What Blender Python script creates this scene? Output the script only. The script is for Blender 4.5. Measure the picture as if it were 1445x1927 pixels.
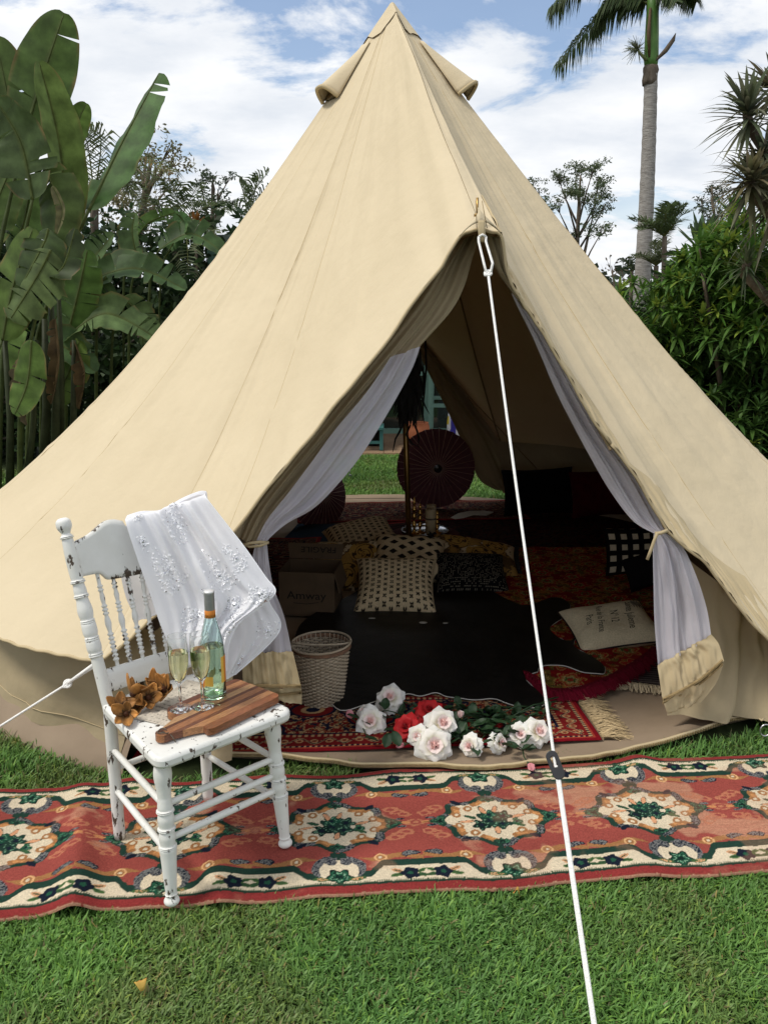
import bpy, math, random
import numpy as np
from mathutils import Vector, Matrix, noise
for _o in list(bpy.data.objects): bpy.data.objects.remove(_o)
R = math.radians
sc = bpy.context.scene
COL = sc.collection
# ------------------------------------------------------------------ camera
F, CX, CY, H = 1590.0, 722.5, 963.5, 1.6
PIT = math.atan(363 / 1590)
cam = bpy.data.cameras.new('camera'); camo = bpy.data.objects.new('camera', cam); COL.objects.link(camo)
camo.location = (0, 0, H); camo.rotation_euler = (math.pi / 2 - PIT, 0, 0)
cam.sensor_fit = 'VERTICAL'; cam.sensor_height = 24; cam.lens = 24 * F / 1927
cam.clip_end = 500
sc.camera = camo
# ------------------------------------------------------------------ light
SUN_EL, SUN_AZ = R(56), R(252)      # azimuth clockwise from +y (north); 252 = left and a little towards the viewer
w = bpy.data.worlds.new('World'); sc.world = w; w.use_nodes = True
nt = w.node_tree; nt.nodes.clear()
def N(nt, t, **k):
    n = nt.nodes.new(t)
    for a, b in k.items():
        if hasattr(n, a): setattr(n, a, b)
        else: n.inputs[a].default_value = b
    return n
def sky_world():
    L = nt.links.new
    out = N(nt, 'ShaderNodeOutputWorld'); bg = N(nt, 'ShaderNodeBackground'); bg.inputs['Strength'].default_value = 0.1
    sky = N(nt, 'ShaderNodeTexSky'); sky.sky_type = 'NISHITA'; sky.sun_disc = False
    sky.sun_elevation = SUN_EL; sky.sun_rotation = SUN_AZ; sky.air_density = 1.1; sky.dust_density = .7; sky.ozone_density = 2.2
    tc = N(nt, 'ShaderNodeTexCoord'); sp = N(nt, 'ShaderNodeSeparateXYZ'); L(tc.outputs['Generated'], sp.inputs[0])
    zz = N(nt, 'ShaderNodeMath', operation='ADD'); zz.inputs[1].default_value = 0.22; L(sp.outputs['Z'], zz.inputs[0])
    mz = N(nt, 'ShaderNodeMath', operation='MAXIMUM'); mz.inputs[1].default_value = 0.05; L(zz.outputs[0], mz.inputs[0])
    dx = N(nt, 'ShaderNodeMath', operation='DIVIDE'); dy = N(nt, 'ShaderNodeMath', operation='DIVIDE')
    L(sp.outputs['X'], dx.inputs[0]); L(mz.outputs[0], dx.inputs[1]); L(sp.outputs['Y'], dy.inputs[0]); L(mz.outputs[0], dy.inputs[1])
    cb = N(nt, 'ShaderNodeCombineXYZ'); L(dx.outputs[0], cb.inputs[0]); L(dy.outputs[0], cb.inputs[1]); cb.inputs[2].default_value = 3.1
    mp = N(nt, 'ShaderNodeMapping'); mp.inputs['Location'].default_value = SKY_OFF; mp.inputs['Scale'].default_value = (1.0, 1.25, 1)
    L(cb.outputs[0], mp.inputs[0])
    n1 = N(nt, 'ShaderNodeTexNoise'); n1.inputs['Scale'].default_value = 1.55; n1.inputs['Detail'].default_value = 9; n1.inputs['Roughness'].default_value = .61; n1.inputs['Distortion'].default_value = .25
    L(mp.outputs[0], n1.inputs['Vector'])
    r1 = N(nt, 'ShaderNodeValToRGB'); r1.color_ramp.elements[0].position = .365; r1.color_ramp.elements[1].position = .475
    r1.color_ramp.interpolation = 'EASE'
    L(n1.outputs['Fac'], r1.inputs[0])
    # cloud body: bright tops, faint grey undersides
    n2 = N(nt, 'ShaderNodeTexNoise'); n2.inputs['Scale'].default_value = 2.6; n2.inputs['Detail'].default_value = 7; n2.inputs['Roughness'].default_value = .55
    L(mp.outputs[0], n2.inputs['Vector'])
    r2 = N(nt, 'ShaderNodeValToRGB'); e = r2.color_ramp.elements
    e[0].position = .30; e[0].color = (5.6, 6.0, 6.6, 1); e[1].position = .60; e[1].color = (7.7, 7.8, 7.95, 1)
    L(n2.outputs['Fac'], r2.inputs[0])
    tint = N(nt, 'ShaderNodeMix', data_type='RGBA', blend_type='MULTIPLY'); tint.inputs[0].default_value = 1
    L(sky.outputs[0], tint.inputs[6]); tint.inputs[7].default_value = (1.12, 1.10, 1.12, 1)
    mx = N(nt, 'ShaderNodeMix', data_type='RGBA')
    # horizon haze hides the gaps between low clouds
    hz = N(nt, 'ShaderNodeMapRange'); hz.inputs[1].default_value = 0.0; hz.inputs[2].default_value = .22; hz.inputs[3].default_value = .8; hz.inputs[4].default_value = 0.1
    L(sp.outputs['Z'], hz.inputs[0])
    mm = N(nt, 'ShaderNodeMath', operation='MAXIMUM'); L(r1.outputs[0], mm.inputs[0]); L(hz.outputs[0], mm.inputs[1])
    L(mm.outputs[0], mx.inputs[0]); L(tint.outputs[2], mx.inputs[6]); L(r2.outputs[0], mx.inputs[7])
    L(mx.outputs[2], bg.inputs['Color']); L(bg.outputs[0], out.inputs[0])
SKY_OFF = (3.3, 1.2, 0)
sky_world()
sun = bpy.data.lights.new('sun', 'SUN'); sun.energy = 1.9; sun.angle = R(12); sun.color = (1, .95, .86)
suno = bpy.data.objects.new('sun', sun); COL.objects.link(suno)
_sd = Vector((math.sin(SUN_AZ) * math.cos(SUN_EL), math.cos(SUN_AZ) * math.cos(SUN_EL), math.sin(SUN_EL)))
suno.rotation_euler = _sd.to_track_quat('Z', 'Y').to_euler(); suno.location = (-4, -3, 8)
vs = sc.view_settings; vs.view_transform = 'Standard'; vs.look = 'None'; vs.gamma = 1; vs.exposure = 0.4; vs.use_curve_mapping = False
sc.cycles.use_denoising = True
sc.cycles.max_bounces = 18; sc.cycles.transmission_bounces = 16; sc.cycles.glossy_bounces = 8; sc.cycles.diffuse_bounces = 4; sc.cycles.transparent_max_bounces = 12
# ------------------------------------------------------------------ helpers
def S(r, g, b, k=1.0):
    f = lambda c: ((c / 255) / 12.92 if c / 255 <= .04045 else ((c / 255 + .055) / 1.055) ** 2.4) * k
    return (f(r), f(g), f(b))
CP, SP = math.cos(PIT), math.sin(PIT)
def ray(px, py):
    x, y = (px - CX) / F, (py - CY) / F
    return x, CP - y * SP, -SP - y * CP
def G(px, py, z=0.0):          # the ground (or level z) point seen at a pixel of the photograph
    x, y, d = ray(px, py); t = (z - H) / d
    return Vector((x * t, y * t, z))
def P(px, py, Y):              # the point at distance Y (world y) seen at a pixel
    x, y, d = ray(px, py); t = Y / y
    return Vector((x * t, Y, H + d * t))
class MB:
    def __init__(s): s.v = []; s.f = []; s.uv = []; s.c = []; s.mi = []
    def add(s, vs, fs, uv=None, col=None, mi=0):
        o = len(s.v); s.v += [tuple(p) for p in vs]
        s.f += [tuple(i + o for i in f) for f in fs]; s.mi += [mi] * len(fs)
        s.uv += list(uv) if uv is not None else [(0, 0)] * len(vs)
        if col is None: col = (1, 1, 1)
        s.c += list(col) if hasattr(col[0], '__len__') else [col] * len(vs)
    def grid(s, fn, nu, nv, col=None, mi=0, us=1, vs=1, closed=False):
        V, U, Cc = [], [], []
        for j in range(nv + 1):
            for i in range(nu + (0 if closed else 1)):
                u, v = i / nu, j / nv
                V.append(fn(u, v)); U.append((u * us, v * vs))
                if callable(col): Cc.append(col(u, v))
        n = nu if closed else nu + 1; Fs = []
        for j in range(nv):
            for i in range(nu):
                a, b = j * n + i, j * n + (i + 1) % n
                Fs.append((a, b, b + n, a + n))
        s.add(V, Fs, U, Cc if callable(col) else col, mi)
    def tube(s, pts, rad, n=8, col=None, mi=0, cap=True):
        pts = [Vector(p) for p in pts]; m = len(pts)
        if not hasattr(rad, '__len__'): rad = [rad] * m
        V, U = [], []; up = None
        for i, p in enumerate(pts):
            t = (pts[min(i + 1, m - 1)] - pts[max(i - 1, 0)])
            t = t.normalized() if t.length > 1e-9 else Vector((0, 0, 1))
            if up is None: up = Vector((0, 0, 1)) if abs(t.z) < .9 else Vector((1, 0, 0))
            a = t.cross(up)
            if a.length < 1e-6: a = t.orthogonal()
            a.normalize(); b = a.cross(t).normalized(); up = b
            for k in range(n):
                q = 2 * math.pi * k / n
                V.append(p + a * math.cos(q) * rad[i] + b * math.sin(q) * rad[i]); U.append((k / n, i / max(1, m - 1)))
        Fs = [(i * n + k, i * n + (k + 1) % n, (i + 1) * n + (k + 1) % n, (i + 1) * n + k) for i in range(m - 1) for k in range(n)]
        if cap: Fs += [tuple(range(n))[::-1], tuple((m - 1) * n + k for k in range(n))]
        s.add(V, Fs, U, col, mi)
    def lathe(s, prof, n=20, M=None, col=None, mi=0):
        M = M or Matrix(); m = len(prof); V, U = [], []
        for j, (r, z) in enumerate(prof):
            for k in range(n):
                q = 2 * math.pi * k / n
                V.append(M @ Vector((max(r, 1e-4) * math.cos(q), max(r, 1e-4) * math.sin(q), z))); U.append((k / n, j / (m - 1)))
        Fs = [(j * n + k, j * n + (k + 1) % n, (j + 1) * n + (k + 1) % n, (j + 1) * n + k) for j in range(m - 1) for k in range(n)]
        s.add(V, Fs, U, col, mi)
    def box(s, c, size, M=None, col=None, mi=0):
        x, y, z = [q / 2 for q in size]; M = M or Matrix(); c = Vector(c)
        V = [M @ (c + Vector((sx * x, sy * y, sz * z))) for sz in (-1, 1) for sx, sy in ((-1, -1), (1, -1), (1, 1), (-1, 1))]
        s.add(V, [(3, 2, 1, 0), (4, 5, 6, 7), (0, 1, 5, 4), (1, 2, 6, 5), (2, 3, 7, 6), (3, 0, 4, 7)], None, col, mi)
    def prism(s, poly, z0, z1, M=None, col=None, mi=0):
        M = M or Matrix(); n = len(poly)
        V = [M @ Vector((p[0], p[1], z0)) for p in poly] + [M @ Vector((p[0], p[1], z1)) for p in poly]
        s.add(V, [tuple(range(n))[::-1], tuple(range(n, 2 * n))] + [(i, (i + 1) % n, n + (i + 1) % n, n + i) for i in range(n)], None, col, mi)
    def build(s, name, mat, parent=None, smooth=True, local=False, bevel=0, kind=None, label=None, solid=0, subd=0, angle=None):
        me = bpy.data.meshes.new(name)
        off = Vector(parent.location) if (parent is not None and not local) else Vector((0, 0, 0))
        if parent is not None and parent.parent is not None and not local: off = off + Vector(parent.parent.location)
        V = np.array(s.v, dtype=np.float64).reshape(-1, 3) - np.array(off)
        me.from_pydata(V.tolist(), [], s.f)
        li = np.zeros(len(me.loops), dtype=np.int32); me.loops.foreach_get('vertex_index', li)
        uv = me.uv_layers.new(name='UVMap'); ua = np.array(s.uv, dtype=np.float32)[li]
        uv.data.foreach_set('uv', ua.ravel())
        ca = me.attributes.new('Col', 'FLOAT_COLOR', 'POINT')
        cc = np.ones((len(s.v), 4), dtype=np.float32); cc[:, :3] = np.array(s.c, dtype=np.float32)[:, :3]
        ca.data.foreach_set('color', cc.ravel())
        mats = mat if isinstance(mat, (list, tuple)) else [mat]
        for m in mats: me.materials.append(m)
        if len(mats) > 1: me.polygons.foreach_set('material_index', np.array(s.mi, dtype=np.int32))
        me.polygons.foreach_set('use_smooth', np.full(len(me.polygons), bool(smooth)))
        if angle is not None: me.set_sharp_from_angle(angle=R(angle))
        me.update()
        o = bpy.data.objects.new(name, me); COL.objects.link(o)
        if parent is not None: o.parent = parent
        if bevel:
            b = o.modifiers.new('bevel', 'BEVEL'); b.width = bevel; b.segments = 2; b.limit_method = 'ANGLE'
        if solid:
            q = o.modifiers.new('thick', 'SOLIDIFY'); q.thickness = solid; q.offset = 0
        if subd:
            q = o.modifiers.new('sub', 'SUBSURF'); q.levels = subd; q.render_levels = subd
        if kind: o['kind'] = kind
        if label: o['label'] = label
        return o
def thing(name, label, cat, loc=(0, 0, 0), rotz=0, group=None, rot=None):
    o = bpy.data.objects.new(name, None); COL.objects.link(o); o.location = loc
    o.rotation_euler = rot if rot is not None else (0, 0, rotz); o.empty_display_size = .05
    o['label'] = label; o['category'] = cat
    if group: o['group'] = group
    return o
def tag(o, label, cat, group=None):
    o['label'] = label; o['category'] = cat
    if group: o['group'] = group
    return o
def inst(src, parent, M=None, name=None):
    c = src.copy(); COL.objects.link(c); c.parent = parent
    if M is not None: c.matrix_local = M
    return c
def interp(pts, s):            # polyline of equal-length tuples, s in 0..1 by index, Catmull-Rom
    n = len(pts) - 1; x = min(max(s, 0), 1) * n; i = min(int(x), n - 1); t = x - i
    p0, p1, p2, p3 = (np.array(pts[max(0, min(n, k))], float) for k in (i - 1, i, i + 1, i + 2))
    return .5 * ((2 * p1) + (-p0 + p2) * t + (2 * p0 - 5 * p1 + 4 * p2 - p3) * t * t + (-p0 + 3 * p1 - 3 * p2 + p3) * t ** 3)
def fbm(x, y, z=0.0, o=4): return noise.fractal((x, y, z), 1.0, 2.0, o)
# numpy value noise, used to vary painted patterns
def vnoise(x, y, seed=0):
    xi, yi = np.floor(x).astype(np.int64), np.floor(y).astype(np.int64); xf, yf = x - xi, y - yi
    def h(a, b):
        q = (a * 374761393 + b * 668265263 + seed * 974634777) & 0xffffffff
        q = ((q ^ (q >> 13)) * 1274126177) & 0xffffffff
        return ((q ^ (q >> 16)) & 0xffff) / 65535.0
    u, v = xf * xf * (3 - 2 * xf), yf * yf * (3 - 2 * yf)
    return (h(xi, yi) * (1 - u) + h(xi + 1, yi) * u) * (1 - v) + (h(xi, yi + 1) * (1 - u) + h(xi + 1, yi + 1) * u) * v
def vfbm(x, y, seed=0, o=4):
    a, t, n = 1.0, 0.0, 0.0
    for k in range(o): t = t + a * vnoise(x * 2 ** k, y * 2 ** k, seed + k); n += a; a *= .5
    return t / n
# ------------------------------------------------------------------ materials
def pm(name, c1, c2=None, scale=5, rough=.7, bump=0, bscale=60, spec=.3, attr=False, metal=0, detail=5, trans=0, transcol=None, coords='Object', stretch=None, sheen=0, bdist=.002, ramp=(.35, .65), vary=0, bump2=0, b2scale=4, b2dist=.02, alpha=1):
    m = bpy.data.materials.new(name); m.use_nodes = True; t = m.node_tree; L = t.links.new
    b = t.nodes['Principled BSDF']; out = t.nodes['Material Output']
    b.inputs['Roughness'].default_value = rough; b.inputs['Specular IOR Level'].default_value = spec; b.inputs['Metallic'].default_value = metal
    if sheen: b.inputs['Sheen Weight'].default_value = sheen
    tc = N(t, 'ShaderNodeTexCoord'); vec = tc.outputs[coords]
    if stretch:
        mp = N(t, 'ShaderNodeMapping'); mp.inputs['Scale'].default_value = stretch; L(vec, mp.inputs[0]); vec = mp.outputs[0]
    src = None
    if attr:
        a = N(t, 'ShaderNodeAttribute'); a.attribute_name = 'Col'; src = a.outputs['Color']
    if c2 is not None or vary:
        n = N(t, 'ShaderNodeTexNoise'); n.inputs['Scale'].default_value = scale; n.inputs['Detail'].default_value = detail; n.inputs['Roughness'].default_value = .6
        L(vec, n.inputs['Vector'])
        r = N(t, 'ShaderNodeValToRGB'); e = r.color_ramp.elements; e[0].position, e[1].position = ramp
        if attr or c2 is None:
            lo, hi = 1 - vary, 1 + vary
            e[0].color = (lo, lo, lo, 1); e[1].color = (hi, hi, hi, 1)
            base = src
            mx = N(t, 'ShaderNodeMix', data_type='RGBA', blend_type='MULTIPLY'); mx.inputs[0].default_value = 1
            if base is not None: L(base, mx.inputs[6])
            else: mx.inputs[6].default_value = (*c1, 1)
            L(r.outputs[0], mx.inputs[7]); src = mx.outputs[2]
        else:
            e[0].color = (*c1, 1); e[1].color = (*c2, 1); src = r.outputs[0]
        L(n.outputs['Fac'], r.inputs[0])
    if src is not None: L(src, b.inputs['Base Color'])
    else: b.inputs['Base Color'].default_value = (*c1, 1)
    nrm = None
    for bs, sc_, dist in ((bump, bscale, bdist), (bump2, b2scale, b2dist)):
        if bs:
            n = N(t, 'ShaderNodeTexNoise'); n.inputs['Scale'].default_value = sc_; n.inputs['Detail'].default_value = 4; L(vec, n.inputs['Vector'])
            bp = N(t, 'ShaderNodeBump'); bp.inputs['Strength'].default_value = bs; bp.inputs['Distance'].default_value = dist
            L(n.outputs['Fac'], bp.inputs['Height'])
            if nrm is not None: L(nrm, bp.inputs['Normal'])
            nrm = bp.outputs[0]
    if nrm is not None: L(nrm, b.inputs['Normal'])
    last = b.outputs[0]
    if trans:
        tr = N(t, 'ShaderNodeBsdfTranslucent'); mix = N(t, 'ShaderNodeMixShader'); mix.inputs[0].default_value = trans
        if transcol: tr.inputs[0].default_value = (*transcol, 1)
        elif src is not None: L(src, tr.inputs[0])
        else: tr.inputs[0].default_value = (*c1, 1)
        if nrm is not None: L(nrm, tr.inputs['Normal'])
        L(last, mix.inputs[1]); L(tr.outputs[0], mix.inputs[2]); last = mix.outputs[0]; L(last, out.inputs[0])
    if alpha < 1:
        tp = N(t, 'ShaderNodeBsdfTransparent'); mix = N(t, 'ShaderNodeMixShader'); mix.inputs[0].default_value = alpha
        L(tp.outputs[0], mix.inputs[1]); L(last, mix.inputs[2]); L(mix.outputs[0], out.inputs[0])
    return m
M = {}
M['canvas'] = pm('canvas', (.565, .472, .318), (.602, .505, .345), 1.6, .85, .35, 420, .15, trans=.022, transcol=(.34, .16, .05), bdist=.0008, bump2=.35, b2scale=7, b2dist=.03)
M['canvas_shaded'] = pm('canvas_shaded', (.33, .265, .165), (.375, .305, .19), 2, .85, .3, 420, .15, bdist=.0008, bump2=.5, b2scale=6, b2dist=.03, trans=.04, transcol=(.3, .16, .05))  # wall and flap canvas, shade under the roof painted into its colour
M['canvas_trim'] = pm('canvas_trim', (.45, .36, .215), (.51, .41, .25), 3, .85, .3, 420, .15, bdist=.0008, bump2=.3, b2scale=9, b2dist=.012)
M['groundsheet'] = pm('groundsheet', (.25, .185, .125), (.30, .225, .155), 3, .7, .2, 200, .3, bump2=.5, b2scale=3, b2dist=.03)
M['netting'] = pm('netting', (.70, .67, .73), (.76, .73, .79), 6, .8, .2, 300, .1, trans=.38, alpha=.9, transcol=(.74, .71, .77), bump2=.4, b2scale=10, b2dist=.015)
M['seam'] = pm('seam', (.30, .22, .12), None, rough=.9)
M['rope'] = pm('rope', (.82, .80, .76), (.88, .87, .84), 90, .8, .8, 260, .2, bdist=.003)
M['zip'] = pm('zip_metal', (.30, .22, .11), (.42, .32, .17), 60, .45, metal=.35)
M['brass'] = pm('brass', (.30, .19, .07), (.40, .26, .10), 20, .35, metal=1)
M['gold'] = pm('gold', (.62, .36, .10), (.72, .44, .14), 20, .22, metal=1)
M['steel'] = pm('steel', (.6, .6, .62), None, rough=.3, metal=1)
M['black_plastic'] = pm('black_plastic', (.015, .015, .016), None, rough=.4, spec=.5)
M['attr_cloth'] = pm('attr_cloth', (1, 1, 1), rough=.95, attr=True, vary=.14, scale=140, bump=.5, bscale=350, spec=.1, bdist=.0015)
M['attr_rug'] = pm('attr_rug', (1, 1, 1), rough=.97, attr=True, vary=.22, scale=260, bump=.9, bscale=420, spec=.08, bdist=.003)
M['attr_leaf'] = pm('attr_leaf', (1, 1, 1), rough=.55, attr=True, vary=.25, scale=9, spec=.22, trans=.34, bump=.15, bscale=30)
M['attr_grass'] = pm('attr_grass', (1, 1, 1), rough=.5, attr=True, spec=.35, trans=.3)
M['attr_plain'] = pm('attr_plain', (1, 1, 1), rough=.7, attr=True, vary=.1, scale=30)
def bark(name, a, b_, sc_=18, st=(1, 1, .3)): return pm(name, a, b_, sc_, .9, .8, 25, .1, bdist=.02, stretch=st)
M['bark'] = bark('bark', (.09, .07, .05), (.17, .14, .11))
# ================================================================== the lawn and the tent
def flat_sheet(name, pts, z, mat, kind='structure', parent=None):
    mb = MB(); mb.add([(p[0], p[1], z) for p in pts], [tuple(range(len(pts)))]); o = mb.build(name, mat, parent)
    if kind: o['kind'] = kind
    return o
M['soil'] = pm('soil', (.018, .026, .010), (.04, .055, .02), 14, .95, .5, 60, .1)
mb = MB(); mb.add([(-150, -30, 0), (150, -30, 0), (150, 260, 0), (-150, 260, 0)], [(0, 1, 2, 3)]); lawn = mb.build('lawn', M['soil']); lawn['kind'] = 'structure'

APEX = P(738, 6, 5.1); TC = Vector((APEX.x, APEX.y, 0)); AX = 7.6; RE, ZE = 2.67, .48
def tdir(phi):
    a = R(-90 + AX + phi); return Vector((math.cos(a), math.sin(a), 0))
EDGE_L = [(906, 431), (885, 433), (862, 447), (842, 480), (822, 512), (780, 563), (740, 624), (678, 704), (633, 757), (585, 820), (540, 873), (490, 934), (441, 1000), (390, 1060), (335, 1118), (280, 1168), (232, 1212), (185, 1244)]
EDGE_R = [(906, 431), (930, 436), (944, 446), (956, 516), (977, 557), (1000, 593), (1026, 633), (1079, 724), (1113, 785), (1149, 834), (1195, 895), (1237, 968), (1269, 1012), (1325, 1057), (1363, 1107), (1399, 1154), (1445, 1203), (1490, 1240), (1540, 1268)]
YL, YR = 2.70, 3.06
def edge3(lst, y1):
    n = len(lst) - 1; out = []
    for i, (x, y) in enumerate(lst):
        f = (y - 431) / (lst[-1][1] - 431); out.append(P(x, y, 3.0 + (y1 - 3.0) * f))
    return out
EL3, ER3 = edge3(EDGE_L, YL), edge3(EDGE_R, YR)
PHG = 31.2
def phi_of(p):
    a = math.degrees(math.atan2(p.y - TC.y, p.x - TC.x)) + 90 - AX
    return (a + 180) % 360 - 180
# eave curve as a dense polyline around the tent: left front corner -> round the back -> right front corner
gl, gr = EL3[-1], ER3[-1]
pl, pr_ = phi_of(gl), phi_of(gr)
rear_peak = TC + tdir(180) * 2.12 + Vector((0, 0, 1.88))
def eave(phi):
    w_ = (1 + .006 * math.sin(R(phi) * 9)) * (1 - .042 * min(1, max(0, (abs(phi) - 38) / 20)))
    p = TC + tdir(phi) * (RE * w_); p.z = ZE + .02 * math.sin(R(phi) * 13 + 1)
    # blend to the measured corner guy points
    for g, pg in ((gl, pl), (gr, pr_)):
        d = abs(phi - pg)
        if d < 25:
            k = (1 - d / 25) ** 2; q = TC + tdir(phi) * (Vector((g.x, g.y, 0)) - TC).length; q.z = g.z
            p = p.lerp(q, k)
    return p
def rear_edge(phi):            # the open back door, same A shape as the front
    a = abs(abs(phi) - 180) / PHG
    c = eave(math.copysign(180 - PHG, phi) if phi else 180 - PHG)
    b = rear_peak.lerp(c, a); b.z += .05 * math.sin(math.pi * a); return b
RIB = []                        # (phi-like key, eave point, is seam)
def front_pts(lst3): return lst3
NSEG = 14
sections = []                   # each roof panel: list of eave points
def resample(pts, n):
    return [Vector(interp(pts, i / n)) for i in range(n + 1)]
Lf = resample(EL3, 64); Rf = resample(ER3, 64)
sections.append(('front', Lf[:48])); sections.append(('front', Lf[47:]))
def arc(a, b, fn=eave, n=22):
    q = [fn(a + (b - a) * i / n) for i in range(n + 1)]
    if fn is not eave: return q
    return [p.lerp(q[0].lerp(q[-1], i / n), .15 if a == pl else .65) for i, p in enumerate(q)]   # taut between its seams
seams_l = [pl, -51, -72, -92, -112, -(180 - PHG)]
for a, b in zip(seams_l[:-1], seams_l[1:]): sections.append(('side', arc(a, b)))
sections.append(('rear', arc(-(180 - PHG), -179.999, rear_edge)))
sections.append(('front', Rf[:33])); sections.append(('front', Rf[32:]))
seams_r = [pr_, 51, 72, 92, 112, 180 - PHG]
for a, b in zip(seams_r[:-1], seams_r[1:]): sections.append(('side', arc(a, b)))
sections.append(('rear', arc(180 - PHG, 179.999, rear_edge)))
SEAM_W = {}
def sag_of(e):
    ph = abs(phi_of(e))
    side = .175 if phi_of(e) < 0 else .085
    s = .05 + (side - .05) * min(1, max(0, (ph - 8) / 40)) if ph < 120 else .09
    return s * min(1, ph / 18 + .05) if ph < 18 else s
def roof_pt(e, t, pillow=0.0):
    p = APEX.lerp(e, t); s = 4 * t * (1 - t) * sag_of(e) * (1 + .9 * (t - .5))
    d = Vector((p.x - TC.x, p.y - TC.y, 0)); d = d.normalized() if d.length > 1e-6 else Vector((0, 0, 0))
    p = p - Vector((0, 0, 1)) * (s * .8) - d * (s * .6)
    p -= (d * .5 + Vector((0, 0, .8))) * pillow * math.sin(math.pi * min(1, t * 1.05))
    return p
def crease(x, y, z):          # narrow pull creases: where a slow noise crosses zero
    n = noise.noise((x, y, z)); m = noise.noise((x * .6 + 31, y * .6, z * .6))
    return math.exp(-(n / .05) ** 2) * max(0, m + .15)
def wrinkle(e, t, p):
    f = (fbm(e.x * 3.3 + 7, e.y * 3.3, t * 2.2) * .011 + fbm(e.x * 9 + 7, e.y * 9, t * 3) * .005) * math.sin(math.pi * min(1, t))
    f += .011 * (crease(p.x * 3.2, p.y * 1.5 + 5, p.z * 1.6) + crease(p.x * 2.2 + p.z * 1.2, p.y + 15, p.z * 2.6) * .8) * math.sin(math.pi * min(1, t * .97)) ** .5
    return p + Vector((0, 0, 1)) * f + Vector((p.x - TC.x, p.y - TC.y, 0)) * f * .6
tent = thing('bell_tent', 'large beige canvas bell tent with its front door flaps tied open', 'tent', (TC.x, TC.y, 0))
def add_seam(es, name='seam'):
    pass
for k, (kind, es) in enumerate(sections):
    mb = MB(); n = len(es) - 1; nt_ = 46
    def fn(u, v, es=es, n=n, kind=kind):
        i = u * n; e = Vector(interp(es, u)); t = v
        p = roof_pt(e, t, .015 * math.sin(math.pi * u) ** 1.2 * (1 if kind != 'front' else 1.0))
        # soft drag wrinkles in the cloth
        p = wrinkle(e, t, p); f = 0
        if kind == 'front' and e.x > .4:   # long drag folds running down from the door peak
            f += .016 * math.sin(u * 19 + 3 * t + k) * (noise.noise((u * 3.1, t * 1.5, k)) + .35) * math.sin(math.pi * max(0, (t - .35) / .65)) ** .7 * math.sin(math.pi * u) ** .5
        if kind == 'front':       # gathers along the door hem
            f += .006 * max(0, (t - .8) / .2) * math.sin(u * 40 + k) * (.5 + .5 * noise.noise((u * 9, k, 0))) * min(1, u * 8, (1 - u) * 8)
        return p + Vector((0, 0, 1)) * f + (Vector((p.x - TC.x, p.y - TC.y, 0)) * f * .6)
    mb.grid(fn, 60 if kind == 'front' else 34, 90, us=1, vs=3)
    mb.build('roof_panel', M['canvas'], tent)
    # sewn seam under the cloth at the first edge of the panel
    e = es[0]; sm = MB(); sm.tube([wrinkle(e, t, roof_pt(e, t)) - Vector((0, 0, .024)) for t in np.linspace(.03, 1, 30)], .006, 5); sm.build('seam', M['seam'], tent)
    sm = MB(); nrm = Vector((e.x - TC.x, e.y - TC.y, 0)).normalized() * -.001 + Vector((0, 0, -.001))
    sm.tube([wrinkle(e, t, roof_pt(e, t)) + nrm for t in np.linspace(.05, 1, 60)], .0026, 4); sm.build('stitching', M['canvas_trim'], tent)
    # hem rolled along the lower edge
    if kind != 'rear':
        hm = MB(); hm.tube([Vector(interp(es, u)) + Vector((0, 0, -.003 + .002 * math.sin(u * 60))) for u in np.linspace(0, 1, 50)], .006, 6); hm.build('hem', M['canvas_trim'], tent)
# facing hem strip inside the door edges, ruched
# ruched facing sewn along the right door edge
mb = MB()
def facing(u, v):
    e = Vector(interp(ER3, .08 + .90 * u)); t = 1.0 - .11 * v
    p = wrinkle(e, t, roof_pt(e, t)); wv = .012 * fbm(u * 26, v * 2.5, 3) + .006 * math.sin(u * 210 + 5 * noise.noise((u * 20, v, 0))) * (.4 + .6 * (1 - v)); d = Vector((.35, -.75, .55))
    return p + d * (.005 + wv * math.sin(math.pi * min(1, .15 + v * .85)))
mb.grid(facing, 260, 10); mb.build('door_facing', M['canvas_trim'], tent)
# apex cap
cap_es = []
for kind, es in sections[:9]: cap_es += es[:-1:3]
for kind, es in sections[9:][::-1]: cap_es += es[::-1][:-1:3]
mb = MB(); m_ = len(cap_es)
def capfn(u, v):
    e = cap_es[int(round(u * m_)) % m_]; t = .002 + v * (.062 + .004 * math.sin(u * 40))
    p = roof_pt(e, t); d = Vector((p.x - TC.x, p.y - TC.y, 0)); d = d.normalized() if d.length > 1e-6 else Vector()
    return p + d * .006 + Vector((0, 0, .006 - .002 * v))
mb.grid(capfn, m_, 8, closed=True); mb.build('apex_cap', M['canvas'], tent)
# vent hoods
def hood(phi, label=None):
    def hf(u, v):
        a = u * 2 - 1; t = .075 + v * .100
        ph = phi + a * (13 - 2 * v); p = roof_pt(eave(ph), t)
        d = tdir(phi); up = (d * .75 + Vector((0, 0, .66)))
        p = p + up * (.006 + .085 * v ** 1.1 * (1 - abs(a) ** 2.6))
        return p
    mb = MB(); mb.grid(hf, 24, 12)
    o = mb.build('vent_hood', M['canvas'], tent, solid=.004)
    tb = MB(); tb.tube([hf(u, 1.0) for u in np.linspace(0, 1, 25)], .011, 6); tb.build('hood_rim', M['canvas_trim'], o)
    nb = MB()
    def nf(u, v):
        ph = phi + (u * 2 - 1) * 12; return roof_pt(eave(ph), .09 + v * .082) + tdir(phi) * .004 + Vector((0, 0, .005))
    nb.grid(nf, 8, 6); nb.build('vent_net', M['seam'], o)
hood(-62); hood(54)
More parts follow.
